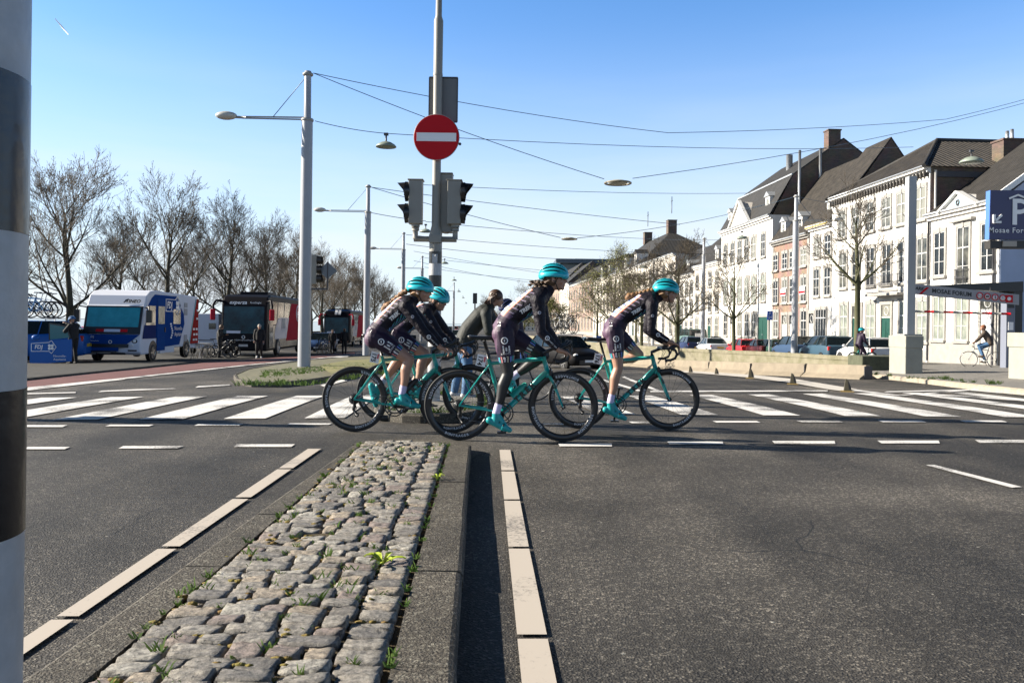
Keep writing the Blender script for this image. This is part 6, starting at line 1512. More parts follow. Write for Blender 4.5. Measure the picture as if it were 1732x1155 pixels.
    h.build('hair', hm, o)
    if jersey_marks:
        jo = made.get('jersey'); sp = (chest-waist).normalized(); cc = waist.lerp(chest, .52)-dors*.025
        F_.decal('TREK', cc, sp, dors, .050, 'lettering', M_SIGNW, jo, offset=.003, shear=.2)
        th = (W('knee_r', -.1)-hip).normalized(); c2 = (hip-lat*.085).lerp(W('knee_r', -.1), .22); side_ = Vector((-th.z, 0, th.x))
        if side_.x < 0: side_ = -side_
        F_.decal('', c2, (1, 0, 0), (0, 0, 1), .03, 'emblem', M_SIGNW, made['shorts'], shape=ring_shape(.024, .033))
        F_.decal('every\ncan\ncounts', c2+th*.085+side_*.012, th, side_, .028, 'lettering', M_SIGNW, made['shorts'], offset=.001)
        F_.decal('DROPS', (hip-lat*.085).lerp(W('knee_r', -.1), .53), side_, -th, .024, 'lettering', M_SIGNW, made['shorts'], spacing=1.3)
        F_.decal('', hip+Vector((-.045, 0, .065)), side_, -th, .03, 'emblem', M_SIGNW, made['shorts'], shape=lambda mb: mb.add([(-.014, -.02, 0), (.014, -.02, 0), (.018, .02, 0), (-.010, .02, 0)], [(0, 1, 2, 3)], False))
        ua = W('sho_r', -.165).lerp(W('elb_r', -.2), .40); F_.decal('', ua, (1, 0, 0), (0, 0, 1), .03, 'emblem', mat('mark_grey', (.45, .45, .5), rough=.5), jo, shape=ring_shape(.010, .016, 14))
        fa = W('elb_r', -.2).lerp(W('wri_r', -.195), .35); dr = (W('wri_r', 0)-W('elb_r', 0)).normalized(); F_.decal('', fa, (1, 0, 0), (0, 0, 1), .03, 'emblem', M_SIGNW, jo, shape=ring_shape(.014, .022, 16)); F_.decal('every can', fa+dr*.075, dr, Vector((-dr.z, 0, dr.x)), .026, 'lettering', M_SIGNW, jo)
    # soles and shoe closures
    for sname in 'rl':
        s_ = sd[sname]; he = W('heel_'+sname, s_*.125); to = W('toe_'+sname, s_*.130); an = W('ankle_'+sname, s_*.125); ud = (an-he); fd = (to-he).normalized(); ud = (ud-fd*ud.dot(fd)).normalized(); ud = ud if ud.dot(an-he) > 0 else -ud
        m_ = MB(); m_.tube([he-ud*.018+fd*-.02, he-ud*.022+fd*.08, to-ud*.024-fd*.05, to-ud*.014], [.022, .024, .030, .016], 8, flat=1.0)
        for q in m_.v: pass
        m_.build('sole', M_SOLE, made.get('shoe_'+sname, o)) if False else None
        m_ = MB()
        for kk in (.42, .60): c = he.lerp(to, kk)+ud*.028; m_.torus(c-lat*.0, .0, .001, 4, 4) if False else m_.tube([c-lat*.040, c-lat*.03+ud*.012, c+ud*.018, c+lat*.03+ud*.012, c+lat*.04], .004, 5)
        m_.sphere(he.lerp(to, .6)+ud*.02-lat*.038, .010, n=8, m_=6); m_.build('shoe_strap', M_BLACK, made.get('shoe_'+sname, o))
    return e, F_
def bike_under(label, hub_r, d, **k):
    p = P(*hub_r, d); x = p.x; return bicycle(label, (x, d, ground_interp(x, d)), **k)
G1 = 'four teal team bicycles'
dA, dB, dC, dD = 9.07, 7.9, 8.48, 9.55
bike_under('teal road bicycle number 176 at the front of the group, ridden by the leading cyclist', (979, 675), dA, crank=-102, number='176', group=G1, phases=(.3, .62))
bike_under('teal road bicycle number 174 nearest to the camera, ridden by the cyclist in black leggings', (777, 686), dB, crank=-92, number='174', group=G1, phases=(.0, 1.0), bottle=mat('teal_bottle', (.02, .30, .22), rough=.4))
bike_under('teal road bicycle number 175 at the left end of the group', (600, 679), dC, crank=-4, number='175', group=G1, phases=(.5, .2), bottle=M_CARB)
bike_under('teal road bicycle behind number 175, ridden by the cyclist in sunglasses', (652, 668), dD, crank=-25, group=G1, phases=(.8, .1), bottle=M_BLACK)
rider('leading cyclist in teal helmet with long blonde braid, bare legs, bending over the handlebar', dA, dict(hip=(1037, 559), waist=(1051, 536), chest=(1090, 512), neck=(1113, 502), head=(1127.5, 494.5), knee_r=(1046, 622), ankle_r=(1032, 681), heel_r=(1023, 694), toe_r=(1061, 709), knee_l=(1081, 600), ankle_l=(1041, 614), heel_l=(1032, 612), toe_l=(1040, 640),
    sho_r=(1103, 517), elb_r=(1101, 560), wri_r=(1132, 578), hand_r=(1146, 583), sho_l=(1103, 515), elb_l=(1094, 558), wri_l=(1124, 580), hand_l=(1141, 585)), hair=M_HAIRL, braid=[(1112, 489), (1096, 493), (1079, 497), (1063, 502)], fwd=(1, -.10, -.10), up=(.05, 0, 1))
rider('cyclist in teal helmet, black leggings and curly brown ponytail, riding number 174', dB, dict(hip=(852, 560), waist=(866, 534), chest=(904, 508), neck=(926, 492), head=(938.5, 472), knee_r=(859, 632), ankle_r=(839, 699), heel_r=(826, 712), toe_r=(866, 729), knee_l=(920, 601), ankle_l=(864, 640), heel_l=(853, 643), toe_l=(876, 667),
    sho_r=(910, 508), elb_r=(915, 561), wri_r=(945, 592), hand_r=(961, 597), sho_l=(912, 506), elb_l=(925, 556), wri_l=(948, 590), hand_l=(963, 597)), legging=True, hair=M_HAIRB, curly=(899, 474, 931, 495), fwd=(1, -.14, -.02), up=(-.05, 0, 1))
rider('cyclist in teal helmet with long brown braid on bicycle number 175 at left', dC, dict(hip=(637, 569), waist=(652, 545), chest=(682, 520), neck=(699, 507), head=(712, 493), knee_r=(692, 608), ankle_r=(680, 666), heel_r=(671, 679), toe_r=(712, 688), knee_l=(684, 600), ankle_l=(641, 652), heel_l=(626, 652), toe_l=(637, 689),
    sho_r=(687, 519), elb_r=(717, 561), wri_r=(743, 586), hand_r=(758, 594), sho_l=(690, 517), elb_l=(724, 556), wri_l=(752, 586), hand_l=(765, 594)), hair=M_HAIRL, braid=[(696, 487), (681, 496), (666, 508), (651, 521)], fwd=(1, -.30, -.08), up=(-.05, .0, 1))
rider('cyclist in teal helmet and dark sunglasses looking down, behind number 175', dD, dict(hip=(672, 568), waist=(686, 549), chest=(715, 530), neck=(729, 521), head=(742, 508), knee_r=(719, 598), ankle_r=(704, 654), heel_r=(697, 664), toe_r=(733, 672), knee_l=(724, 606), ankle_l=(694, 655), heel_l=(684, 655), toe_l=(700, 682),
    sho_r=(720, 530), elb_r=(744, 566), wri_r=(770, 590), hand_r=(782, 596), sho_l=(730, 528), elb_l=(757, 562), wri_l=(780, 590), hand_l=(790, 596)), hair=M_HAIRB, glasses=mat('mirror_glasses', (.01, .05, .07), rough=.08, spec=1.0), fwd=(.85, -.60, -.28), up=(0, 0, 1))
# ================================================================== VEHICLES
M_TIRE = M_TYRE
M_WGL = mat('car_glass', (.012, .018, .02), rough=.06, spec=.9)
M_LITE = mat('headlight', (.75, .75, .72), rough=.1, spec=.8)
M_TAIL = mat('tail_light', (.45, .015, .012), rough=.2)
M_PLY = mat('plate_yellow', (.60, .38, .03), rough=.5)
def paint(name, c, **k): return mat('paint_'+name, c, **{**dict(rough=.5, coat=.12, spec=.25), **k})
def car_wheel(par, x, y, r, name='wheel', hub=None):
    sg = 1 if y > 0 else -1; o = MB(); o.lathe((x, y, r), [(r*.66, -.1*sg), (r*.97, -.1*sg), (r, -.06*sg), (r, .06*sg), (r*.96, .1*sg), (r*.66, .1*sg)], 22, 'Y'); w_ = o.build(name, M_TIRE, par)
    o = MB(); o.lathe((x, y+.085*sg, r), [(0, .02*sg), (r*.16, .02*sg), (r*.2, 0), (r*.64, .0), (r*.67, .02*sg)], 20, 'Y', smooth=False)
    for k in range(5): a = 2*math.pi*k/5; o.bar((x, y+.1*sg, r), (x+math.cos(a)*r*.63, y+.1*sg, r+math.sin(a)*r*.63), .05, .02, up=(0, 1, 0))
    o.build('rim', hub or M_ALU, w_); return w_
def car(label, loc, rz, col, L=4.1, W_=1.75, H=1.46, kind='hatch', rear_plate=True, roof=None, group='cars parked along the white houses', dark=False):
    e = empty('parked_car', loc, rz, label, 'car', group); hw = W_/2; hx = L/2
    zh = H*.56
    st = {'hatch': [(-1, .80, .42, .62), (-.985, .9, .25, .66), (-.9, .97, .2, .69), (-.5, 1, .2, .70), (0, 1, .2, .68), (.35, 1, .2, .66), (.62, .99, .2, .60), (.85, .95, .2, .53), (.97, .86, .25, .46), (1, .74, .35, .40)],
          'sedan': [(-1, .80, .42, .62), (-.985, .9, .25, .68), (-.9, .96, .2, .70), (-.6, .99, .2, .70), (0, 1, .2, .66), (.35, 1, .2, .64), (.62, .98, .2, .58), (.85, .94, .2, .52), (.97, .86, .25, .46), (1, .74, .35, .40)]}
    st = st['sedan' if kind == 'sedan' else 'hatch']; b = MB(); n = 12; vs = []
    for t, wf, zb, zt in st:
        x = t*hx; w_ = hw*wf; z1 = zt*H; z0 = zb
        half = [(w_*.86, z0), (w_*.98, z0+.12), (w_, (z0+z1)/2), (w_*.985, z1-.12), (w_*.95, z1-.05), (w_*.86, z1)]
        for y, z in half: vs.append((x, y, z))
        for y, z in reversed(half): vs.append((x, -y, z))
    N = len(st); b.add(vs, [(i*n+k, i*n+(k+1) % n, (i+1)*n+(k+1) % n, (i+1)*n+k) for i in range(N-1) for k in range(n)]+[tuple(range(n))[::-1], tuple((N-1)*n+k for k in range(n))], True)
    bd = b.build('body', col, e)
    zb = H*.655; zr = H*.985
    if kind == 'sedan': xa, xb, xc, xd = -.62*hx, .42*hx, -.34*hx, .12*hx
    elif kind == 'van': xa, xb, xc, xd = -.97*hx, .62*hx, -.93*hx, .38*hx; zb = H*.5
    else: xa, xb, xc, xd = -.93*hx, .42*hx, -.74*hx, .13*hx
    wb = hw*.93; wr = hw*.74 if kind != 'van' else hw*.84
    g = MB(); vs = [(xa, -wb, zb), (xb, -wb, zb), (xb, wb, zb), (xa, wb, zb), (xc, -wr, zr), (xd, -wr, zr), (xd, wr, zr), (xc, wr, zr)]
    g.add(vs, [(0, 3, 2, 1), (4, 5, 6, 7), (0, 1, 5, 4), (1, 2, 6, 5), (2, 3, 7, 6), (3, 0, 4, 7)], False); g.build('windows', M_WGL, e, bevel=.03)
    r_ = MB(); k = .995; c = Vector(((xc+xd)/2, 0, zr-.02))
    vr = [(xc-.07, -wr-.02, zr-.06), (xd+.07, -wr-.02, zr-.06), (xd+.07, wr+.02, zr-.06), (xc-.07, wr+.02, zr-.06), (xc+.06, -wr+.09, zr+.02), (xd-.06, -wr+.09, zr+.02), (xd-.06, wr-.09, zr+.02), (xc+.06, wr-.09, zr+.02)]
    r_.add(vr, [(0, 3, 2, 1), (4, 5, 6, 7), (0, 1, 5, 4), (1, 2, 6, 5), (2, 3, 7, 6), (3, 0, 4, 7)], False); r_.build('roof', roof or col, e, bevel=.03)
    for sy in (-1, 1):
        p = MB()
        for (xb_, xt_) in ((xa+.02, xc), (xb-.02, xd), ((xa+xb)/2-.1, (xc+xd)/2-.08)): p.bar((xb_, sy*(wb+.004), zb-.02), (xt_, sy*(wr+.006), zr-.03), .075, .03, up=(0, 1, 0) if False else (1, 0, 0))
        p.build('pillar', roof or col, e)
        m_ = MB(); m_.sphere((xb-.12*hx, sy*(hw+.09), zb+.05), .1, (.7, 1, .75), 10, 6); m_.build('mirror', col, e)
        t_ = MB(); t_.box((-hx*.965, sy*hw*.78, H*.57), (.12, .24, .22)); t_.build('tail_light', M_TAIL, e, bevel=.02)
        t_ = MB(); t_.sphere((hx*.93, sy*hw*.70, H*.44), .13, (.8, 1.1, .7), 12, 8); t_.build('headlight', M_LITE, e)
        for x in (-.62*hx, .64*hx):
            a = MB(); a.lathe((x, sy*(hw-.10), .31), [(.355, 0), (.355, sy*.105), (0, sy*.106)], 22, 'Y', smooth=False); a.build('wheel_arch', M_BLACK, e); car_wheel(e, x, sy*(hw-.085), .31)
    m_ = MB(); m_.box((-hx*1.0, 0, .42), (.10, W_*.82, .28)); m_.build('rear_bumper', col, e, bevel=.03)
    m_ = MB(); m_.box((-hx*1.0-.035, 0, H*.50 if kind != 'hatch' else H*.40), (.06, .52, .115)); m_.build('number_plate', M_PLY, e)
    m_ = MB(); m_.box((hx*1.0, 0, .36), (.06, W_*.6, .2)); m_.build('grille', M_BLACK, e)
    m_ = MB(); m_.box((hx*1.0+.035, 0, .42), (.02, .52, .11)); m_.build('number_plate', M_SIGNW, e)
    return e
SA = R(92.9)
def spot(px, d): x = P(px, 580, d).x; return (x, d, ground_interp(x, d)+.02)
car('small white hatchback with a yellow plate, nearest car at the right end', spot(1468, 40.5), SA, paint('white', (.62, .62, .62)), 3.9, 1.66, 1.42)
car('dark teal-blue hatchback with yellow plate, left of the white parked hatchback', spot(1398, 46), SA, paint('teal_blue', (.035, .075, .11)), 4.1, 1.75, 1.55)
car('dark blue small car partly hidden by the nearest right street lamp', spot(1345, 51.5), SA, paint('dark_blue', (.03, .06, .12)), 4.1, 1.75, 1.58, roof=paint('black', (.005, .005, .006), spec=.15, coat=0))
car('small dark green parked car just right of the thin blue sign post', spot(1309, 57), SA, paint('green', (.03, .07, .05)), 3.8, 1.65, 1.4)
car('low dark car with a red tail light, directly right of the bright red car', spot(1290, 58.5), SA, paint('dark_red', (.09, .015, .018)), 4.3, 1.75, 1.40, kind='sedan')
car('bright red hatchback with a black window band and yellow plate', spot(1258, 61.5), SA, paint('red', (.52, .02, .03)), 3.9, 1.72, 1.46)
car('silver saloon parked left of the bright red car', spot(1205, 68), SA, paint('silver', (.50, .54, .60), metal=.4), 4.5, 1.8, 1.46, kind='sedan')
car('dark blue estate with red lights, left of the silver saloon', spot(1168, 74), SA, paint('navy', (.02, .035, .10)), 4.4, 1.78, 1.5)
v = car('grey-green van parked behind the dark blue estate, tallest vehicle of the row', spot(1169, 82), SA, paint('van', (.10, .17, .16)), 4.9, 1.95, 2.1, kind='van'); m_ = MB(); m_.box((-2.50, 0, 1.45), (.04, .55, .45)); m_.build('notice', M_SIGNW, v)
car('pale blue car seen between the back of rider 176 and the black team car', spot(995, 92), SA, paint('pale_blue', (.30, .45, .58)), 4.2, 1.75, 1.45)
car('dark blue car partly visible under the arm of rider 174', spot(893, 62), R(60), paint('mid_blue', (.02, .06, .22)), 4.3, 1.75, 1.45)
for px, d, c, n_ in ((776, 92, (.40, .44, .50), 'silver SUV approaching on the far road left of the woman in the dark jacket'), (757, 150, (.10, .10, .12), 'tiny dark car farther up the road, left of the silver SUV'), (789, 140, (.5, .5, .5), 'tiny pale car up the road right of the silver SUV'), (768, 190, (.25, .05, .05), 'tiny dark red car near the end of the road'), (744, 175, (.05, .07, .15), 'tiny navy car near the end of the road, leftmost')):
    x = P(px, 570, d).x; e = car(n_, (x, d, ground_interp(x, d)), R(-88), paint('far%d' % px, c), 4.3, 1.8, 1.7, group='cars on the far road')
def roof_rack(e_, n, zroof, x0=-1.0, cols=None, side=0.0):
    """bikes standing on a car roof: separate things at world places"""
    m_ = MB()
    for x in (-.9, .5): m_.bar((x, -.75, zroof+.07), (x, .75, zroof+.07), .04, .03); m_.cyl((x, -.7, zroof), (x, -.7, zroof+.07), .02); m_.cyl((x, .7, zroof), (x, .7, zroof+.07), .02)
    for k in range(n): y = -.62+1.24*k/max(1, n-1); m_.bar((-1.0, y, zroof+.10), (.9, y, zroof+.10), .05, .02)
    m_.build('roof_rack', M_ALU, e_)
def roof_bikes(e_, n, zroof, lab, cols, grp, words):
    M_ = Matrix.Translation(e_.location) @ Matrix.Rotation(e_.rotation_euler.z, 4, 'Z')
    proto = None
    for k in range(n):
        y = -.62+1.24*k/max(1, n-1); p = M_ @ Vector((-1.05+(.25 if k % 2 else 0), y, zroof+.11))
        b = bicycle(words[k], p, e_.rotation_euler.z+(math.pi if k % 2 else 0) if False else e_.rotation_euler.z, crank=rnd.uniform(0, 360), frame=cols[k % len(cols)], lo=True, group=grp, deep=.03)
# black team car
e = car('black team car with roof-mounted racing bikes and lit headlights, facing the camera', (P(958, 600, 38.5).x, 40.0, ground_interp(2.5, 40)), R(-62), paint('black', (.005, .005, .006), spec=.15, coat=0), 4.4, 1.82, 1.55, group=None)
e.name = 'team_car'
roof_rack(e, 5, 1.53); m_ = MB(); m_.sphere((2.0, .62, .42), .07); m_.build('fog_lamp', mat('lit_lamp', (.9, .5, .2), emit=(1, .45, .12, 4)), e); m_ = MB(); m_.sphere((2.05, .60, .68), .06); m_.sphere((2.05, -.60, .68), .06) ; m_.build('lit_headlamp', mat('lit_head', (.9, .6, .4), emit=(1, .7, .5, 2.5)), e)
roof_bikes(e, 5, 1.53, '', [M_BLACK, mat('bike_white', (.5, .5, .5), rough=.4)], 'racing bikes on the black team car', ['racing bike '+w_+' on the roof of the black team car' for w_ in ('nearest the left edge', 'second from the left', 'in the middle', 'second from the right', 'nearest the right edge')])
# blue team car at the far left with open door
xc = P(14, 600, 31).x
M_FB = paint('team_blue', (.012, .10, .36))
e = car('blue team car with racing bikes on its roof at the left edge, driver door open', (xc, 32.0, ground_interp(xc, 32)+.12), R(196), M_FB, 4.5, 1.8, 1.55, group=None); e.name = 'team_car'
roof_rack(e, 4, 1.53)
roof_bikes(e, 4, 1.53, '', [mat('bike_pale', (.35, .42, .5), rough=.4), mat('bike_blue', (.03, .2, .45), rough=.4)], 'racing bikes on the blue team car', ['pale racing bike '+w_+' on the roof of the blue team car' for w_ in ('first from the camera', 'second from the camera', 'third from the camera', 'farthest from the camera')])
dl = P(54, 600, 30.3); dr = P(121, 600, 30.3)
de = MB(); Zp = lambda px, py: P(px, py, 30.3)-Vector(e.location)
Mi = Matrix.Rotation(-e.rotation_euler.z, 4, 'Z'); LP = lambda px, py, dd=0: Mi @ (P(px, py, 30.3+dd)-Vector(e.location))
de.prism([LP(50, 578), LP(121, 573.5), LP(120, 611), LP(50, 617)], Mi @ Vector((0, .08, 0))); dd = de.build('door', M_FB, e)
de = MB(); de.prism([LP(84, 574.5), LP(118, 571), LP(112, 553), LP(84, 548)], Mi @ Vector((0, .04, 0))); de.build('door_window', mat('teal_tint_glass', (.03, .16, .19), rough=.12), dd)
de = MB(); 
for a, b in (((84, 575), (84, 547)), ((84, 547), (112, 552)), ((112, 552), (119, 571))): de.bar(LP(*a, .02), LP(*b, .02), .05, .05, up=(0, 1, 0))
de.build('window_frame', M_BLACK, dd)
rx = (LP(100, 590)-LP(90, 590)).normalized(); ru = Vector((0, 0, 1))
t_ = MB(); put_text(t_, 'FDJ', LP(65, 587, -.01), rx, ru, .20*1.0, shear=.15, offset=.005)
for k in range(4): a = R(45+90*k); t_.sphere(LP(86, 587, -.015)+rx*math.cos(a)*.075+ru*math.sin(a)*.075, .055, (1, .12, 1), 10, 6, Matrix((rx, rx.cross(ru), ru)).transposed())
put_text(t_, 'Nouvelle-\nAquitaine', LP(101, 605, -.01), rx, ru, .12); t_.build('lettering', M_SIGNW, dd)
t_ = MB(); 
for a, b in (((53, 581), (83, 579)), ((53, 594), (83, 594)), ((53, 581), (53, 594)), ((83, 579), (87, 576)), ((87, 576), (95, 587)), ((95, 587), (87, 598)), ((87, 598), (83, 594))): t_.bar(LP(*a, -.01), LP(*b, -.01), .02, .012, up=(0, 1, 0))
t_.build('logo_outline', M_SIGNW, dd)
m_ = MB(); m_.sphere(LP(61, 571, -.2), .15, (1, .6, .7), 12, 8); m_.build('door_mirror', M_FB, dd)
# red car glimpsed behind
xr = P(150, 600, 35).x; car('red patterned car mostly hidden between the blue team car and the motorhome', (P(128, 600, 34.2).x-.6, 34.6, ground_interp(-18, 34)+.12), R(-87), paint('pink_red', (.50, .06, .10), noise=.4, nscale=6), 4.2, 1.7, 1.35, group=None)
# ---------------------------------------------------------------- motorhome
SD = R(-87.1)
def at_street(px, py, d, lift=.06): x = P(px, py, d).x; return Vector((x, d, ground_interp(x, d)+lift))
fr_ = at_street(238, 600, 33.2)                         # front corner on the street side
Wm = 2.32; Lm = 7.0
fd = Vector((math.cos(SD), math.sin(SD), 0)); lf = Vector((-math.sin(SD), math.cos(SD), 0))
mc = fr_ - fd*(Lm/2) - lf*(Wm/2)
e = empty('motorhome', mc, SD, 'white and blue team motorhome parked at left, blinds drawn in its wide windscreen', 'motorhome')
MW = paint('mh_white', (.60, .63, .70), spec=.1, coat=0); FLT = dict(spec=.04, coat=0, rough=.8); M_MB = paint('mh_blue', (.008, .05, .22), **FLT); M_MNAV = paint('mh_navy', (.02, .032, .12), **FLT); M_MRED = paint('mh_red', (.30, .025, .02), noise=.25, nscale=3, **FLT)
hw = Wm/2; hx = Lm/2
prof = [(-hx, .50), (-hx, 2.72), (-hx+.15, 2.86), (hx-1.6, 2.95), (hx-1.0, 2.90), (hx-.62, 2.70), (hx-.42, 2.32), (hx-.34, 2.26), (hx-.05, 1.22), (hx-.0, 1.12), (hx+.06, .75), (hx+.05, .40), (hx-.1, .30), (hx-2.0, .34), (hx-2.0, .50)]
m_ = MB(); m_.prism([(x, -hw, z) for x, z in prof], (0, Wm, 0)); m_.build('body', MW, e, bevel=.07)
def fx(z):
    pts = [(hx+.06, .75), (hx, 1.12), (hx-.05, 1.22), (hx-.34, 2.26), (hx-.42, 2.32)]
    for (x0, z0), (x1, z1) in zip(pts, pts[1:]):
        if z <= z1: return x0+(x1-x0)*(z-z0)/(z1-z0)
    return pts[-1][0]
def fq(mb, y0, y1, z0, z1, off, th=.02, y0t=None, y1t=None):
    y0t = y0 if y0t is None else y0t; y1t = y1 if y1t is None else y1t
    mb.prism([(fx(z0)+off, y0, z0), (fx(z0)+off, y1, z0), (fx(z1)+off, y1t, z1), (fx(z1)+off, y0t, z1)], (th, 0, 0))
m_ = MB(); fq(m_, -1.12, 1.12, 1.13, 2.26, .005, .02); m_.build('windscreen_surround', M_BLACK, e)
m_ = MB(); fq(m_, -1.03, 1.02, 1.42, 2.20, .03, .01); w_ = m_.build('windscreen', mat('teal_blind', (.03, .26, .32), rough=.18, noise=.15, nscale=3), e)
m_ = MB(); fq(m_, -.3, .62, 1.22, 1.33, .035, .012); m_.build('race_plate', mat('plate_pale', (.55, .58, .68), rough=.5), e)
m_ = MB(); fq(m_, -.62, -.3, 1.22, 1.33, .035, .012); fq(m_, .34, .62, 1.22, 1.33, .05, .012); m_.build('race_plate_red', M_SIGNR, e)
m_ = MB(); fq(m_, -1.10, .62, .72, 1.12, .012, .03, -1.13, 1.12); fq(m_, -.75, .35, .45, .60, .06, .03); m_.build('front_panel', M_MB, e)
m_ = MB(); fq(m_, -1.0, .72, .60, .74, .05, .04); fq(m_, -.9, .3, .42, .47, .10, .03); m_.box((hx+.03, 0, .35), (.1, 1.1, .09)); m_.build('grille', M_BLACK, e)
for sy in (-1, 1):
    m_ = MB(); m_.sphere((hx-.03, sy*.93, .84), .16, (.7, 1, .75), 14, 8); hl = m_.build('headlight_housing', M_BLACK, e); m_ = MB(); m_.sphere((hx+.06, sy*.93, .86), .07); m_.sphere((hx+.05, sy*.86, .70), .05); m_.build('headlight', M_LITE, hl)
    m_ = MB(); m_.box((hx+.05, sy*.85, .48), (.06, .34, .06)); m_.build('bumper_slot', M_BLACK, e)
m_ = MB(); m_.box((hx+.10, -.25, .42), (.03, .52, .12)); m_.build('number_plate', mat('plate_grey', (.4, .4, .4), rough=.5), e)
t_ = MB(); put_text(t_, 'FDJ', (fx(1.0)+.05, -.75, 1.02), (0, 1, 0), (0, 0, 1), .13, shear=.15); put_text(t_, 'Nouvelle-Aquitaine', (fx(.85)+.055, -.7, .86), (0, 1, 0), (0, 0, 1), .065); put_text(t_, 'la cyclisme', (fx(1.0)+.05, .35, 1.02), (0, 1, 0), (0, 0, 1), .07) if False else None
t_.torus((fx(.82)+.06, .0, .82), .06, .014, 18, 6, 'X'); t_.build('lettering', M_SIGNW, e)
t_ = MB(); q = Vector((-.35, 0, 1)).normalized(); put_text(t_, 'ITINEO', (hx-.46, .62, 2.46), (0, 1, 0), Vector((-.4, 0, .9)).normalized(), .20, offset=.006, shear=.2)
t_.prism([(hx-.42, .28, 2.40), (hx-.46, .36, 2.52), (hx-.50, .48, 2.58), (hx-.46, .40, 2.46)], (.02, 0, 0)); t_.build('maker_lettering', M_BLACK, e)
# side graphics (street side = +y)
def sq(name, pts, m, par=e, off=.002, th=.012):
    m_ = MB(); m_.prism([(x, hw+off, z) for x, z in pts], (0, th, 0)); return m_.build(name, m, par)
X = lambda t: hx-t
sq('blue_side_panel', [(X(.55), .95), (X(2.05), .95), (X(2.05), .55), (X(4.35), .62), (X(5.0), 1.55), (X(4.9), 2.0), (X(3.9), 2.78), (X(1.4), 2.78), (X(1.05), 2.62), (X(.62), 2.25)], M_MB)
sq('navy_front_quarter', [(X(.12), .95), (X(1.5), .95), (X(1.5), 1.5), (X(.3), 1.5)], M_MNAV, off=.016)
sq('cab_window', [(X(.42), 1.5), (X(1.45), 1.5), (X(1.45), 2.3), (X(.78), 2.3)], M_WGL, off=.016)
dm_ = sq('door', [(X(1.62), .42), (X(2.55), .42), (X(2.55), 2.62), (X(1.62), 2.62)], paint('mh_door', (.012, .06, .23), **FLT), off=.018)
sq('door_window', [(X(1.72), 1.55), (X(2.45), 1.55), (X(2.45), 2.3), (X(1.72), 2.3)], M_CURT, off=.034, par=dm_)
m_ = MB(); m_.box((X(2.48), hw+.05, 1.3), (.05, .04, .2)); m_.build('handle', M_BLACK, dm_)
sq('side_window', [(X(3.55), 1.55), (X(4.45), 1.55), (X(4.45), 2.2), (X(3.55), 2.2)], M_WGL, off=.016)
sq('red_rear_panel', [(X(5.75), .62), (X(6.95), .62), (X(6.95), 2.74), (X(6.65), 2.74)], M_MRED)
sq('teal_stripe', [(X(5.65), .62), (X(5.75), .62), (X(6.65), 2.74), (X(6.55), 2.74)], mat('mh_teal', (.04, .30, .36), rough=.3), off=.003)
for z0, z1 in ((2.3, 2.52), (1.95, 2.25), (.75, 1.05)): sq('vent_grille', [(X(4.95), z0), (X(5.35), z0), (X(5.35), z1), (X(4.95), z1)], mat('vent_grey', (.30, .31, .33), rough=.6), off=.016)
t_ = MB(); put_text(t_, 'FDJ', (X(3.05), hw+.03, 2.36), (-1, 0, 0), (0, 0, 1), .42, offset=.012, shear=.12)
for k in range(4): a = R(45+90*k); t_.sphere((X(4.05)+math.cos(a)*.15, hw+.03, 2.36+math.sin(a)*.15), .12, (1, .12, 1), 12, 6)
put_text(t_, 'Nouvelle-\nAquitaine', (X(4.2), hw+.03, 1.22), (-1, 0, 0), (0, 0, 1), .26)
for a, b in (((2.6, 2.62), (3.75, 2.62)), ((2.6, 2.10), (3.75, 2.10)), ((2.6, 2.62), (2.6, 2.10)), ((3.75, 2.62), (4.0, 2.78)), ((4.0, 2.78), (4.45, 2.36)), ((4.45, 2.36), (4.0, 1.94)), ((4.0, 1.94), (3.75, 2.10))): t_.bar((X(a[0]), hw+.03, a[1]), (X(b[0]), hw+.03, b[1]), .03, .035, up=(0, 1, 0))
for k in range(7): a = k*.9; t_.sphere((X(3.35)+.1*math.cos(a)-.02*k*0, hw+.025, 1.55-.10*k), .09, (1.2, .1, .5), 8, 5)
for k, (x, z) in enumerate(((6.3, 1.3), (6.7, 1.3), (6.35, 1.05), (6.7, 1.05), (6.3, .8), (6.65, .8), (6.75, 1.8), (6.8, 2.2))): t_.box((X(x), hw+.02, z), (.22, .02, .10))
t_.build('lettering', M_SIGNW, e)
for x in (hx-1.25, -hx+1.7):
    a = MB(); a.lathe((x, hw-.02, .42), [(.44, -.05), (.44, .032), (0, .033)], 24, 'Y', smooth=False); a.build('wheel_arch', M_BLACK, e)
    for sy in (-1, 1): car_wheel(e, x, sy*(hw-.08), .36)
for x_, l_, z_ in ((hx-2.9, 1.7, .46), (-hx+.5, 1.2, .58)): m_ = MB(); m_.box((x_, hw-.05, z_), (l_, .1, .3)); m_.build('side_skirt', MW, e)
for sy in (-1, 1):
    m_ = MB(); m_.tube([(hx-.5, sy*hw, 2.2), (hx-.2, sy*(hw+.22), 2.25), (hx-.15, sy*(hw+.25), 2.1)], .03, 6); m_.box((hx-.15, sy*(hw+.26), 1.85), (.12, .22, .5)); m_.build('mirror', M_BLACK, e, bevel=.03)
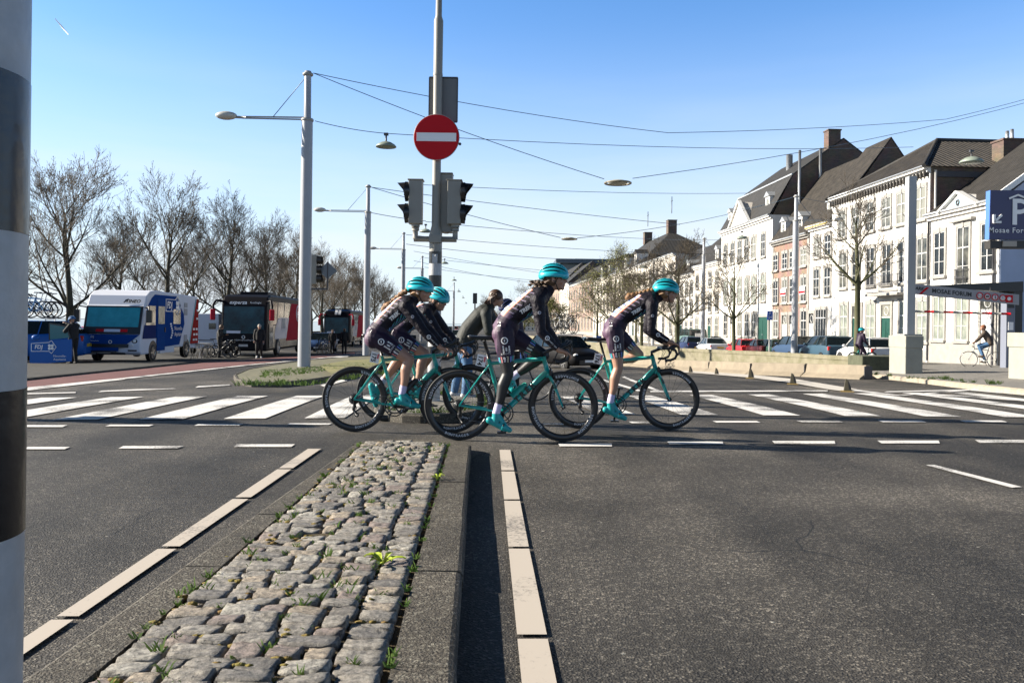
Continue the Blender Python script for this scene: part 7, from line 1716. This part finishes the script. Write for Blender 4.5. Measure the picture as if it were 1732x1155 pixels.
# ---------------------------------------------------------------- coaches
def coach(label, px, py, d, L=12.0, front=None, front_txt=None, stripes=False, red_ears=True, white_tail=False):
    W_ = 2.5; fr = at_street(px, py, d); hx = L/2; hw = W_/2; c = fr-fd*hx-lf*hw
    e = empty('coach', c, SD, label, 'coach', 'team coaches parked under the trees'); BK = paint('coach_black', (.006, .006, .009), spec=.12, coat=0); SV = mat('coach_silver', (.36, .32, .26), rough=.25, metal=.35, noise=.35, nscale=.8); RD = paint('coach_red', (.36, .02, .035), spec=.05, coat=0, rough=.8)
    prof = [(-hx, .35), (-hx, 3.3), (-hx+.25, 3.42), (hx-1.0, 3.46), (hx-.45, 3.32), (hx-.12, 2.9), (hx-.02, 1.2), (hx, .9), (hx-.05, .3)]
    m_ = MB(); m_.prism([(x, -hw, z) for x, z in prof], (0, W_, 0)); m_.build('body', BK, e, bevel=.09)
    m_ = MB(); m_.box((-.5, 0, 3.46), (L-2.5, 1.9, .10)); m_.box((hx-3.2, 0, 3.56), (2.2, 1.6, .22)); m_.build('roof_unit', BK, e, bevel=.04)
    m_ = MB(); m_.prism([(hx-.04, -1.12, 1.28), (hx-.04, 1.12, 1.28), (hx-.135, 1.10, 2.78), (hx-.135, -1.10, 2.78)], (.03, 0, 0)); m_.build('windscreen', mat('coach_screen', (.012, .075, .10), rough=.25, spec=.25, col2=(.003, .012, .018), nscale=1.3), e)
    m_ = MB(); m_.box((hx-.02, 0, 2.02), (.05, .04, 1.5)) if False else None
    for sy in (-1, 1):
        m_ = MB(); m_.sphere((hx-.0, sy*.95, .72), .16, (.5, 1.3, .7), 12, 8); m_.build('headlight', M_LITE if False else mat('headlamp_dim', (.12, .12, .13), rough=.1), e)
        m_ = MB(); m_.tube([(hx-.3, sy*(hw-.1), 3.05), (hx+.05, sy*(hw+.25), 3.1), (hx+.25, sy*(hw+.35), 2.85), (hx+.25, sy*(hw+.35), 2.65)], .07, 8); ar = m_.build('mirror_arm', BK if front_txt else RD, e)
        m_ = MB(); m_.box((hx+.25, sy*(hw+.36), 2.32), (.16, .26, .62)); m_.build('mirror', RD, ar, bevel=.05)
    m_ = MB(); m_.box((hx+.01, 0, .62), (.03, .5, .13)); m_.build('number_plate', mat('plate_grey', (0, 0, 0)), e)
    m_ = MB(); m_.box((hx+.0, -.55, 1.36), (.05, .75, .14)); m_.build('race_plate', mat('plate_pale', (0, 0, 0)), e)
    # side (+y): glass band, silver lower body, white arc, red rear
    def sd_(name, pts, m, off=.003, th=.012): m_ = MB(); m_.prism([(hx-x, hw+off, z) for x, z in pts], (0, th, 0)); return m_.build(name, m, e)
    sd_('lower_panel', [(.7, .45), (L-.1, .45), (L-.1, 1.75), (1.4, 1.75), (1.0, 1.2)], SV); sd_('window_band', [(.35, 1.8), (L-.3, 1.8), (L-.3, 3.1), (.6, 3.1)], M_WGL, .004)
    arc = [(1.9, .95), (2.0, 1.4), (2.3, 1.85), (2.8, 2.15), (3.3, 2.2), (5.6, 2.2), (4.9, .95)]; sd_('white_panel', arc, paint('coach_white', (.48, .47, .52)), .018)
    sd_('red_panel', [(4.9, .95), (5.6, 2.2), (6.2, 3.1), (L-.2, 3.1), (L-.2, .8), (4.9, .8)], RD, .02)
    sd_('grille', [(3.6, 1.55), (4.5, 1.55), (4.5, 2.15), (3.6, 2.15)], mat('vent_grey', (0, 0, 0)), .034)
    for x in (2.4, 4.1, 5.8): sd_('pillar', [(x, 1.8), (x+.1, 1.8), (x+.35, 3.1), (x+.25, 3.1)], mat('pillar_grey', (.22, .2, .17), rough=.4), .018)
    sd_('door', [(.55, .5), (1.45, .5), (1.45, 2.9), (.6, 2.9)], mat('coach_door', (.05, .045, .035), rough=.08), .02)
    for x in (2.6, L-3.4, L-2.2):
        a = MB(); a.lathe((hx-x, hw-.02, .5), [(.56, -.05), (.56, .045), (0, .046)], 22, 'Y', smooth=False); a.build('wheel_arch', M_BLACK, e); car_wheel(e, hx-x, hw-.03, .48); car_wheel(e, hx-x, -hw+.08, .48)
    t_ = MB()
    if front_txt:
        put_text(t_, front_txt, (hx-.13, -.35, 3.0), (0, 1, 0), Vector((-.35, 0, 1)).normalized(), .30, offset=.006, shear=.2); put_text(t_, 'footlogix', (hx-.13, .62, 3.0), (0, 1, 0), Vector((-.35, 0, 1)).normalized(), .17)
        put_text(t_, 'www.experzafootlogix.com', (hx+.02, 0, .92), (0, 1, 0), (0, 0, 1), .13, spacing=1.2); t_.torus((hx+.01, 0, 1.08), .08, .018, 18, 6, 'X')
        put_text(t_, 'e', (hx-8.2, hw+.04, 2.5), (-1, 0, 0), (0, 0, 1), .9, offset=.02); t_.torus((hx-8.2, hw+.035, 2.5), .5, .05, 28, 6)
    if stripes:
        m_ = MB(); m_.box((-.4, 0, 3.49), (L-1.6, 2.2, .10)); m_.build('blue_roof', paint('coach_blue', (.02, .09, .26)), e, bevel=.03)
        for y in (-.22, .10): t_.prism([(hx-.25, y, 3.02), (hx-.25, y+.24, 3.02), (hx-.62, y+.24, 3.42), (hx-.62, y, 3.42)], (.12, 0, .10))
    if len(t_.v): t_.build('lettering' if front_txt else 'white_stripes', M_SIGNW, e)
    return e
coach('black coach with red mirrors and a white and red side, left of the nearest lamp', 450, 596, 46, front_txt='experza')
coach('farther dark coach with two white stripes on its forehead and red mirrors', 591, 592, 80, stripes=True)
# white box trailer glimpsed between motorhome and coach
p = at_street(372, 600, 50); e = empty('box_trailer', p-lf*1.2-fd*2, SD, 'plain white box trailer seen between the motorhome and the black coach', 'trailer')
m_ = MB(); m_.box((0, 0, 1.45), (4.2, 2.3, 2.1)); m_.build('body', MW, e, bevel=.06); m_ = MB(); m_.box((2.12, .75, 1.75), (.04, .4, .35)); m_.box((2.12, 0, .9), (.04, 1.6, .04)); m_.build('rear_window', M_WGL, e)
for sy in (-1, 1): car_wheel(e, 0, sy*1.05, .34)
# folding table
p = at_street(341, 606, 40.5); e = empty('folding_table', p, SD, 'folding table with crossed metal legs beside the rear of the motorhome', 'table')
m_ = MB(); m_.box((0, 0, .74), (1.5, .6, .04)); m_.build('tabletop', M_GREY, e)
for x in (-.6, .0, .6):
    for sy in (-.25, .25): m_ = MB(); m_.bar((x-.22, sy, 0), (x+.22, sy, .72), .03, .03); m_.bar((x+.22, sy, 0), (x-.22, sy, .72), .03, .03); m_.build('leg', M_ALU, e)
# loose bicycles beside the coaches
for px, d, lb in ((352, 42, 'black racing bike leaning near the folding table'), (362, 43.2, 'dark racing bike standing left of the man reading by the coach')):
    p = at_street(px, 604, d); bicycle(lb, p, R(20), crank=30, frame=M_BLACK, lo=True, group='bikes standing by the motorhome')
for i, (px, d) in enumerate(((536, 57), (542, 58.5), (549, 60), (556, 61.5))):
    p = at_street(px, 604, d, .12); bicycle(('first', 'second', 'third', 'fourth')[i]+' dark racing bike from the left in the row in front of the farther coach', p, R(-60), crank=30, frame=mat('bike_white', (0, 0, 0)) if i == 1 else M_BLACK, lo=True, group='bikes standing before the farther coach')
car('dark blue team car half hidden between nearest lamp post and the farther coach', at_street(545, 604, 64), SD, paint('navy2', (.02, .05, .13)), 4.3, 1.78, 1.5, group=None)
# ================================================================== OTHER PEOPLE
M_BLK = mat('black_cloth', (.008, .008, .009), rough=.8); M_DKG = mat('dark_green_quilt', (.014, .017, .014), rough=.7, bump=1, bscale=14); M_JEAN = mat('blue_jeans', (.05, .12, .23), rough=.8, noise=.25, nscale=6); M_BRNJ = mat('brown_jacket', (.07, .05, .035), rough=.7)
M_WSHOE = mat('white_shoe', (.5, .5, .5), rough=.6)
def person(label, loc, rz, J=None, top=M_BLK, legs=M_BLK, shoes=M_BLK, hair=M_HAIRB, helm=None, vox=.016, W3=None, fwd=(1, 0, 0), up=(0, 0, 1), group=None, bits=True, hairlen=0):
    e = empty('person', loc, rz, label, 'person', group)
    D = dict(hip=(0, 0, .94), waist=(0, 0, 1.09), chest=(0, 0, 1.30), neck=(0, 0, 1.47), head=(.02, 0, 1.60), knee_r=(.03, -.10, .50), knee_l=(.03, .10, .50), ankle_r=(-.02, -.10, .09), ankle_l=(-.02, .10, .09), toe_r=(.18, -.12, .03), toe_l=(.18, .12, .03),
             sho_r=(0, -.17, 1.41), sho_l=(0, .17, 1.41), elb_r=(-.03, -.24, 1.13), elb_l=(-.03, .24, 1.13), wri_r=(.05, -.22, .90), wri_l=(.05, .22, .90))
    D.update(J or {}); V = {k: Vector(v_) for k, v_ in D.items()}; F_ = Fig(); hip, waist, chest, neck = V['hip'], V['waist'], V['chest'], V['neck']; lat = (V['sho_l']-V['sho_r']).normalized()
    F_.torso([(hip+(hip-waist).normalized()*.06, .10, .08), (hip, .16, .12), (hip.lerp(waist, .6), .155, .12)], 'legs', lat)
    F_.torso([(hip.lerp(waist, .1), .172, .135), (waist, .165, .13), (chest, .175, .13), (chest.lerp(neck, .5), .165, .11), (neck, .07, .07)], 'top', lat)
    hc = V['head']; F_.seg(neck, hc-Vector((0, 0, .04)), .055, .05, 'skin'); T, Q = head(F_, hc, fwd, up)
    for s_, sg in (('r', -1), ('l', 1)):
        h0 = hip+lat*sg*.085; k = V['knee_'+s_]; an = V['ankle_'+s_]; to = V['toe_'+s_]
        F_.chain([h0, h0.lerp(k, .5), k], [.10, .085, .064], 'legs'); F_.chain([k, k.lerp(an, .35), k.lerp(an, .92)], [.062, .06, .048], 'legs'); fdv = (to-an); F_.seg(an, an+Vector((0, 0, -.03))-fdv*.15, .04, .04, 'shoe_'+s_); F_.seg(an+Vector((0, 0, -.04)), to, .042, .034, 'shoe_'+s_)
        so, el, wr = V['sho_'+s_], V['elb_'+s_], V['wri_'+s_]
        F_.seg(neck.lerp(chest, .4), so, .075, .068, 'top'); F_.chain([so, el], [.068, .052], 'top'); F_.chain([el, el.lerp(wr, .9)], [.052, .038], 'top'); hand(F_, wr, (wr-el).normalized(), (.6, 0, -.4), sg, 'skin')
    g = {'top': ('jacket', top, .016), 'legs': ('trousers', legs, .010), 'shoe_r': ('shoe', shoes, .005), 'shoe_l': ('shoe', shoes, .005)}
    o, made = F_.finish('body', e, vox, M_SKIN, g, smooth=3)
    if bits: face_bits(o, T, Q)
    if helm: helmet(o, T, Q, m=helm)
    h = MB(); h.sphere(T(-.024, 0, .032), 1, (.112, .092, .106), 16, 9, Q, zmin=-.45); h.sphere(T(-.045, 0, -.015), 1, (.075, .080, .085), 14, 8, Q)
    if hairlen:
        for k in range(110):
            a = rnd.uniform(-2.6, 2.6); r0 = .085; p0 = T(-.02-.07*math.cos(a*.6)+rnd.uniform(-.02, .05), .08*math.sin(a*.6), .06); p1 = T(-.05-.06*math.cos(a*.5)+rnd.uniform(-.01, .06), .098*math.sin(a*.6), -.03); p2 = T(-.06-.08*math.cos(a*.5)+rnd.uniform(-.03, .06), .10*math.sin(a*.6)+rnd.uniform(-.02, .02), -.03-hairlen*rnd.uniform(.6, 1.1)); h.tube([p0, p1, p2], [.018, .019, .008], 5)
    if not helm or hairlen: h.build('hair', hair, o)
    return e
def px_person(label, d, J, **k):
    hipP = P(*J['hip'], d); loc = Vector((hipP.x, d, ground_interp(hipP.x, d))); D = {}
    offs = {'r': -1, 'l': 1}
    for n_, v_ in J.items():
        o_ = v_[2] if len(v_) > 2 else 0; D[n_] = P(v_[0], v_[1], d+o_)-loc
    return person(label, loc, 0, D, **k)
# woman in the dark quilted jacket pushing a bicycle behind the cyclists
px_person('woman with brown hair in a dark quilted jacket and jeans, bending forward behind rider 174', 12.6, dict(hip=(786, 576), waist=(795, 556), chest=(814, 534), neck=(829, 518), head=(840, 505), knee_r=(792, 625, -.1), knee_l=(776, 624, .1), ankle_r=(786, 667, -.12), ankle_l=(768, 664, .12), toe_r=(806, 672, -.12), toe_l=(788, 669, .12),
    sho_r=(822, 531, -.18), sho_l=(826, 529, .18), elb_r=(826, 560, -.22), elb_l=(842, 556, .22), wri_r=(848, 584, -.15), wri_l=(862, 578, .2)), top=M_DKG, legs=M_JEAN, shoes=M_WSHOE, hair=mat('auburn_hair', (.055, .028, .016), rough=.5), fwd=(1, -.15, -.30), hairlen=.09, vox=.009)
p = P(795, 655, 13.0); bicycle('dark city bicycle with thin tyres held by the woman behind the riders', (p.x, 13.0, ground_interp(p.x, 13)), 0, crank=40, frame=M_BLACK, phases=(.2, .9), upright=True, deep=.012, rimm=M_ALU, lettering=None, name='city_bicycle')
px_person('person in a dark helmet and purple kit half hidden behind the woman in the jacket', 13.6, dict(hip=(862, 580), waist=(862, 565), chest=(861, 545), neck=(860, 532), head=(856, 521), knee_r=(866, 625, -.1), knee_l=(872, 625, .1), ankle_r=(862, 662, -.1), ankle_l=(872, 662, .1), toe_r=(845, 668, -.1), toe_l=(856, 668, .1),
    sho_r=(850, 536, -.1), sho_l=(874, 536, .1), elb_r=(846, 560, -.15), elb_l=(880, 560, .1), wri_r=(848, 582, -.2), wri_l=(866, 583, -.1)), top=M_SHO, legs=M_BLK, fwd=(-.6, -.6, -.4), helm=mat('navy_helmet', (.02, .03, .09), rough=.4), vox=.012)
# man on city bicycle at right
d = 34.2; p = P(1684.5, 626, d); rzb = R(180-33); zb_ = ground_interp(p.x, d)+.13
eb = bicycle('old pale city bicycle ridden past the white house at right', (p.x, d, zb_), rzb, crank=60, frame=mat('pale_bike', (.45, .45, .42), rough=.4), upright=True, deep=.012, rimm=M_ALU, lettering=None, name='city_bicycle', phases=(.1, .6))
person('man in a brown jacket and blue jeans riding a pale bicycle at right', eb.location, rzb, dict(hip=(.22, 0, 1.02), waist=(.27, 0, 1.17), chest=(.38, 0, 1.36), neck=(.45, 0, 1.52), head=(.49, 0, 1.66), knee_r=(.60, -.12, .80), knee_l=(.62, .12, .92), ankle_r=(.40, -.12, .30), ankle_l=(.47, .12, .52), toe_r=(.55, -.13, .24), toe_l=(.62, .13, .46),
    sho_r=(.42, -.18, 1.46), sho_l=(.42, .18, 1.46), elb_r=(.60, -.22, 1.24), elb_l=(.60, .22, 1.24), wri_r=(.74, -.26, 1.09), wri_l=(.74, .26, 1.09)), top=M_BRNJ, legs=M_JEAN, shoes=M_BRNJ, hair=mat('ginger_hair', (.20, .07, .03), rough=.6), fwd=(1, .6, 0), vox=.012)
# small cyclist in team kit beyond the wall
d = 37.5; p = P(1458, 600, d); eb = bicycle('teal bicycle of the small rider beyond the low wall', (p.x-.4, d, ground_interp(p.x, d)+.1), R(15), lo=True, group=None)
person('small rider in teal helmet and purple kit sitting upright beyond the low wall at right', eb.location, R(15), dict(hip=(.30, 0, .98), waist=(.33, 0, 1.13), chest=(.38, 0, 1.34), neck=(.42, 0, 1.50), head=(.45, 0, 1.63), knee_r=(.55, -.12, .62), knee_l=(.58, .12, .8), ankle_r=(.40, -.12, .2), ankle_l=(.42, .12, .42), toe_r=(.55, -.12, .12), toe_l=(.6, .12, .36),
    sho_r=(.40, -.17, 1.44), sho_l=(.40, .17, 1.44), elb_r=(.45, -.2, 1.18), elb_l=(.5, .2, 1.18), wri_r=(.62, -.2, 1.0), wri_l=(.62, .2, 1.0)), top=M_SHO, legs=M_SHO, helm=M_TEALH, vox=.016)
# people around the team vehicles
p = at_street(124, 618, 30.5); person('man in black with a blue cap leaning one arm on the blue team car', p, R(160), dict(head=(.10, 0, 1.62), neck=(.04, 0, 1.47), wri_r=(.62, -.20, 1.50), elb_r=(.32, -.25, 1.38), wri_l=(.25, .2, 1.25), elb_l=(.10, .3, 1.2)), helm=mat('blue_cap', (.02, .12, .30), rough=.6), fwd=(1, 0, -.4))
p = at_street(371, 609, 42.5); person('man in black looking down at something in his hands beside the black coach', p, R(10), dict(head=(.09, 0, 1.58), neck=(.04, 0, 1.46), elb_r=(.05, -.26, 1.14), wri_r=(.30, -.12, 1.2), elb_l=(.05, .26, 1.14), wri_l=(.30, .12, 1.2)), fwd=(1, 0, -.6))
p = at_street(438, 610, 41.5, .02); person('grey-haired man in a dark padded jacket walking in front of the black coach', p, R(-80), dict(knee_r=(.10, -.1, .52), ankle_r=(.02, -.1, .16), toe_r=(.20, -.1, .05), knee_l=(.05, .1, .5), ankle_l=(-.15, .1, .12), toe_l=(.02, .1, .03)), hair=mat('grey_hair', (.35, .33, .30), rough=.7), shoes=M_WSHOE)
p = at_street(562, 606, 60, .05); person('person in black standing in front of the left half of the farther coach', p, R(-90)); p = at_street(582, 608, 56, .02); person('person in a dark coat in front of the right half of the farther coach', p, R(100))
# off-frame traffic light at left: its shadow lies across the crossing
_keep = ctr
ctr = empty('traffic_light', (-9.6, 9.66, gz(-9.6, 9.66)), 0, 'pedestrian traffic light beyond the left edge of the photo', 'traffic light')
m_ = MB(); m_.lathe((0, 0, 0), [(.085, 0), (.085, 2.0), (.058, 2.1), (.056, 3.3), (0, 3.32)], 20); m_.build('pole', M_GREY2, ctr)
signal_head(-.02, 2, 3.05, 2.2, 3, y=.16, w_=.22); signal_head(-.30, -1, 2.75, 2.18); signal_head(.26, 1, 3.35, 2.7); m_ = MB(); m_.cyl((-.3, 0, 2.1), (.28, 0, 2.1), .038); m_.cyl((.26, -.02, 2.1), (.26, -.02, 2.7), .03); m_.build('bracket', M_GREY2, ctr)
ctr = _keep
# ================================================================== TREES
M_BARK = mat('grey_bark', (.06, .054, .04), rough=.9, col2=(.03, .032, .018), nscale=3, bump=1, bscale=25)
M_BARKG = mat('mossy_bark', (.10, .095, .055), rough=.9, col2=(.05, .06, .02), nscale=2, bump=1, bscale=25)
M_TWIG = mat('twigs', (.085, .070, .052), rough=.9)
M_SEED = mat('seed_balls', (.05, .032, .018), rough=.9)
def grow_tree(seed, H=12.5, trunk_h=3.4, r0=.22, limbs=10, spread=.60, twig=1.0, levels=4, flat=1.0):
    rg = random.Random(seed); big = MB(); fine = MB(); tips = []
    def branch(p, dr, L, r, lv):
        n = 5 if lv < 2 else 4; pts = [p]; rs = [r]; d_ = dr.copy(); st_ = L/n
        for i in range(n):
            d_ = (d_ + Vector((rg.uniform(-1, 1), rg.uniform(-1, 1), rg.uniform(-.5, .8)))*(.05 if lv == 0 else .10) + Vector((0, 0, .07 if lv < 3 else .09))).normalized()
            pts.append(pts[-1]+d_*st_); rs.append(r*(1-.72*(i+1)/n))
        (big if lv < 2 else fine).tube(pts, [max(q, .009) for q in rs], 7 if lv == 0 else 5 if lv == 1 else 3, caps=False)
        if lv >= levels: tips.append(pts[-1]); return
        k = {0: limbs, 1: 8, 2: 6, 3: 3}[lv] if lv else limbs
        for j in range(k):
            t = rg.uniform(.25, 1.0) if lv else .35+.65*(j+.5)/k; idx = min(int(t*n), n-1); q = pts[idx].lerp(pts[idx+1], t*n-idx)
            az = rg.uniform(0, 2*math.pi)+j*2.4; axd = (pts[idx+1]-pts[idx]).normalized(); o1 = axd.orthogonal().normalized(); o2 = axd.cross(o1); sp = rg.uniform(.6, 1.05)*spread*(1.45 if lv else 1.9-1.0*t)
            nd = (axd+(o1*math.cos(az)+o2*math.sin(az))*sp); nd.z = max(nd.z, -.12 if lv > 1 else .12); nd.normalize()
            branch(q, nd, L*rg.uniform(.42, .62)*(1.15-.45*t if lv else 1.35-.5*t), rs[idx]*.55, lv+1)
        if lv: branch(pts[-1], d_, L*.45, rs[-1], lv+1)
    tr = [Vector((0, 0, -.3)), Vector((rg.uniform(-.05, .05), 0, trunk_h*.5)), Vector((rg.uniform(-.1, .1), rg.uniform(-.1, .1), trunk_h))]
    big.tube(tr, [r0*1.15, r0, r0*.9], 9)
    branch(tr[-1], Vector((rg.uniform(-.05, .05), rg.uniform(-.05, .05), 1)), (H-trunk_h)*.78, r0*.85, 0)
    for j in range(5): a = 1.257*j+rg.uniform(-.3, .3); branch(tr[-1]-Vector((0, 0, rg.uniform(0, .4))), Vector((math.cos(a)*spread*1.25, math.sin(a)*spread*1.25, rg.uniform(.55, 1.0))).normalized(), (H-trunk_h)*rg.uniform(.58, .70), r0*.45, 1)
    sb = MB()
    for q in tips:
        if rg.random() < .16*twig: sb.sphere(q-Vector((0, 0, .06)), .035, n=5, m_=3)
    return big, fine, sb, tips
protos = []
for sdv in (3, 11, 23):
    big, fine, sb, tips = grow_tree(sdv)
    protos.append((big, fine, sb))
tree_first = {}
def place_tree(k, x, y, H, label, rz, group, key='plane', barkm=None, sink=0):
    s_ = H/12.5*.86; sw = s_*1.3
    if (key, k) not in tree_first:
        big, fine, sb = protos[k]; e = empty('bare_tree', (x, y, gz(max(-60, min(60, x)), y)-sink), rz, label, 'tree', group); e.scale = (sw, sw, s_)
        big.build('trunk', barkm or M_BARK, e); fine.cur = 1; fine.add(sb.v, sb.f, False); c = fine.build('crown', [M_TWIG, M_SEED], e)
        if False: sb.build('seed_balls', M_SEED, c)
        tree_first[(key, k)] = e; return e
    c = copy_tree(tree_first[(key, k)]); c.location = (x, y, gz(max(-60, min(60, x)), y)-sink); c.rotation_euler = (0, 0, rz); c.scale = (sw, sw, s_); c['label'] = label; c['group'] = group; return c
TG = 'bare plane trees in a row along the river side'
ords = ('nearest and tallest bare tree, directly right of the striped pole at left', 'second bare tree, rising behind the motorhome roof', 'third bare tree, between the motorhome and the black coach', 'fourth bare tree, behind the black coach', 'fifth bare tree, left of the nearest lamp post', 'sixth bare tree, right behind the diamond sign', 'seventh bare tree above the farther coach', 'eighth bare tree just left of the second lamp post', 'ninth bare tree right of the second lamp post', 'farthest bare tree of the left row')
for i, (px, d, H) in enumerate(((118, 53, 12.4), (283, 60.5, 12.4), (385, 70, 12.6), (452, 83, 12.6), (500, 97, 12.6), (545, 108, 12), (582, 120, 12), (612, 138, 12), (634, 160, 12), (650, 195, 11.5))):
    x = P(px, 560, d).x; place_tree(i % 3, x, d, H, ords[i], i*1.7, TG)
for i, (px, d) in enumerate(((-20, 58), (200, 78), (330, 92), (425, 105), (478, 125), (527, 140), (565, 150), (598, 170))):
    x = P(px, 560, d).x; place_tree((i+1) % 3, x, d, 11.5, ('half-hidden bare tree behind the striped pole', 'rear-row bare tree between the first and second front trees', 'rear-row bare tree between the second and third front trees', 'rear-row bare tree behind the black coach roof', 'rear-row bare tree left of the nearest lamp post', 'rear-row bare tree behind the small traffic light', 'rear-row bare tree above the farther coach roof', 'rear-row bare tree beside the second lamp post')[i], i*2.3+1, 'second row of bare trees along the river')
# street trees at right
def small_tree(seed, px, d, H, label, th, r0=.14, leaves=None, spread=.8, limbs=5, group='street trees in front of the houses', levels=3):
    big, fine, sb, tips = grow_tree(seed, H, th, r0, limbs, spread, 0.3, levels); x = P(px, 590, d).x
    e = empty('street_tree', (x, d, ground_interp(min(x, 59), d)+.1), seed, label, 'tree', group); big.build('trunk', M_BARKG, e); c = fine.build('crown', M_TWIG, e)
    if leaves:
        lm = MB(); rg = random.Random(seed)
        for q in tips:
            for _ in range(leaves): o_ = q+Vector((rg.uniform(-.5, .5), rg.uniform(-.5, .5), rg.uniform(-.45, .35))); s_ = rg.uniform(.04, .09); a = Vector((rg.uniform(-1, 1), rg.uniform(-1, 1), rg.uniform(-1, 1))).normalized()*s_; b = a.orthogonal().normalized()*s_; lm.quad(o_-a, o_-b, o_+a, o_+b)
        lm.build('leaves', mat('young_leaves', (.17, .17, .04), rough=.6, col2=(.09, .10, .025), nscale=.8), c)
    return e
small_tree(41, 1449, 38, 7.6, 'bare young tree with mossy trunk in front of the tiled-roof house', 3.9, .13, limbs=8, spread=1.0)
small_tree(42, 1241, 47.5, 6.4, 'thin leafless tree in front of the tall white mansard house', 2.8, .11, spread=1.0)
small_tree(43, 1146, 57, 7.8, 'dense pruned leafless tree just right of the leading rider\'s helmet', 2.8, .17, limbs=8, spread=1.2, levels=4)
small_tree(44, 1085, 72, 8.0, 'leafless tree above the back of the leading rider', 2.8, .15, limbs=7, spread=1.1, levels=4)
small_tree(45, 1036, 100, 10.5, 'large tree with fresh yellow-green leaves before the stone building', 3, .2, leaves=1, limbs=8, spread=.8, levels=4)
small_tree(46, 1010, 112, 9.0, 'farther street tree with thin new leaves beside the brick row', 3, .16, leaves=1, limbs=7, spread=1.0, levels=4)
small_tree(47, 1075, 110, 8.5, 'street tree with sparse green buds in front of the stone facade', 3, .15, leaves=1, limbs=7, spread=1.1, levels=4)
small_tree(48, 885, 150, 9.0, 'small round bare tree in the gap between rider 174 and the woman', 2, .2, limbs=8, spread=1.0, group=None, levels=4)
small_tree(49, 827, 240, 9, 'distant tree left of the woman in the dark jacket', 2, .25, limbs=8, spread=1.1, group=None, levels=4)
small_tree(50, 930, 120, 6.0, 'low leafy tree between rider 174 and the modern building', 1.5, .15, leaves=2, limbs=7, spread=1.3, group=None, levels=4)
# vapour trail
m_ = MB(); a = P(93, 32, 3500); b = P(116, 59, 3500); m_.tube([a, a.lerp(b, .5), b], [1.5, 3.5, 2], 8); o = m_.build('vapour_trail', mat('vapour', (.85, .88, .92), rough=1)); tag(o, 'short white vapour trail in the sky at upper left', 'vapour trail')
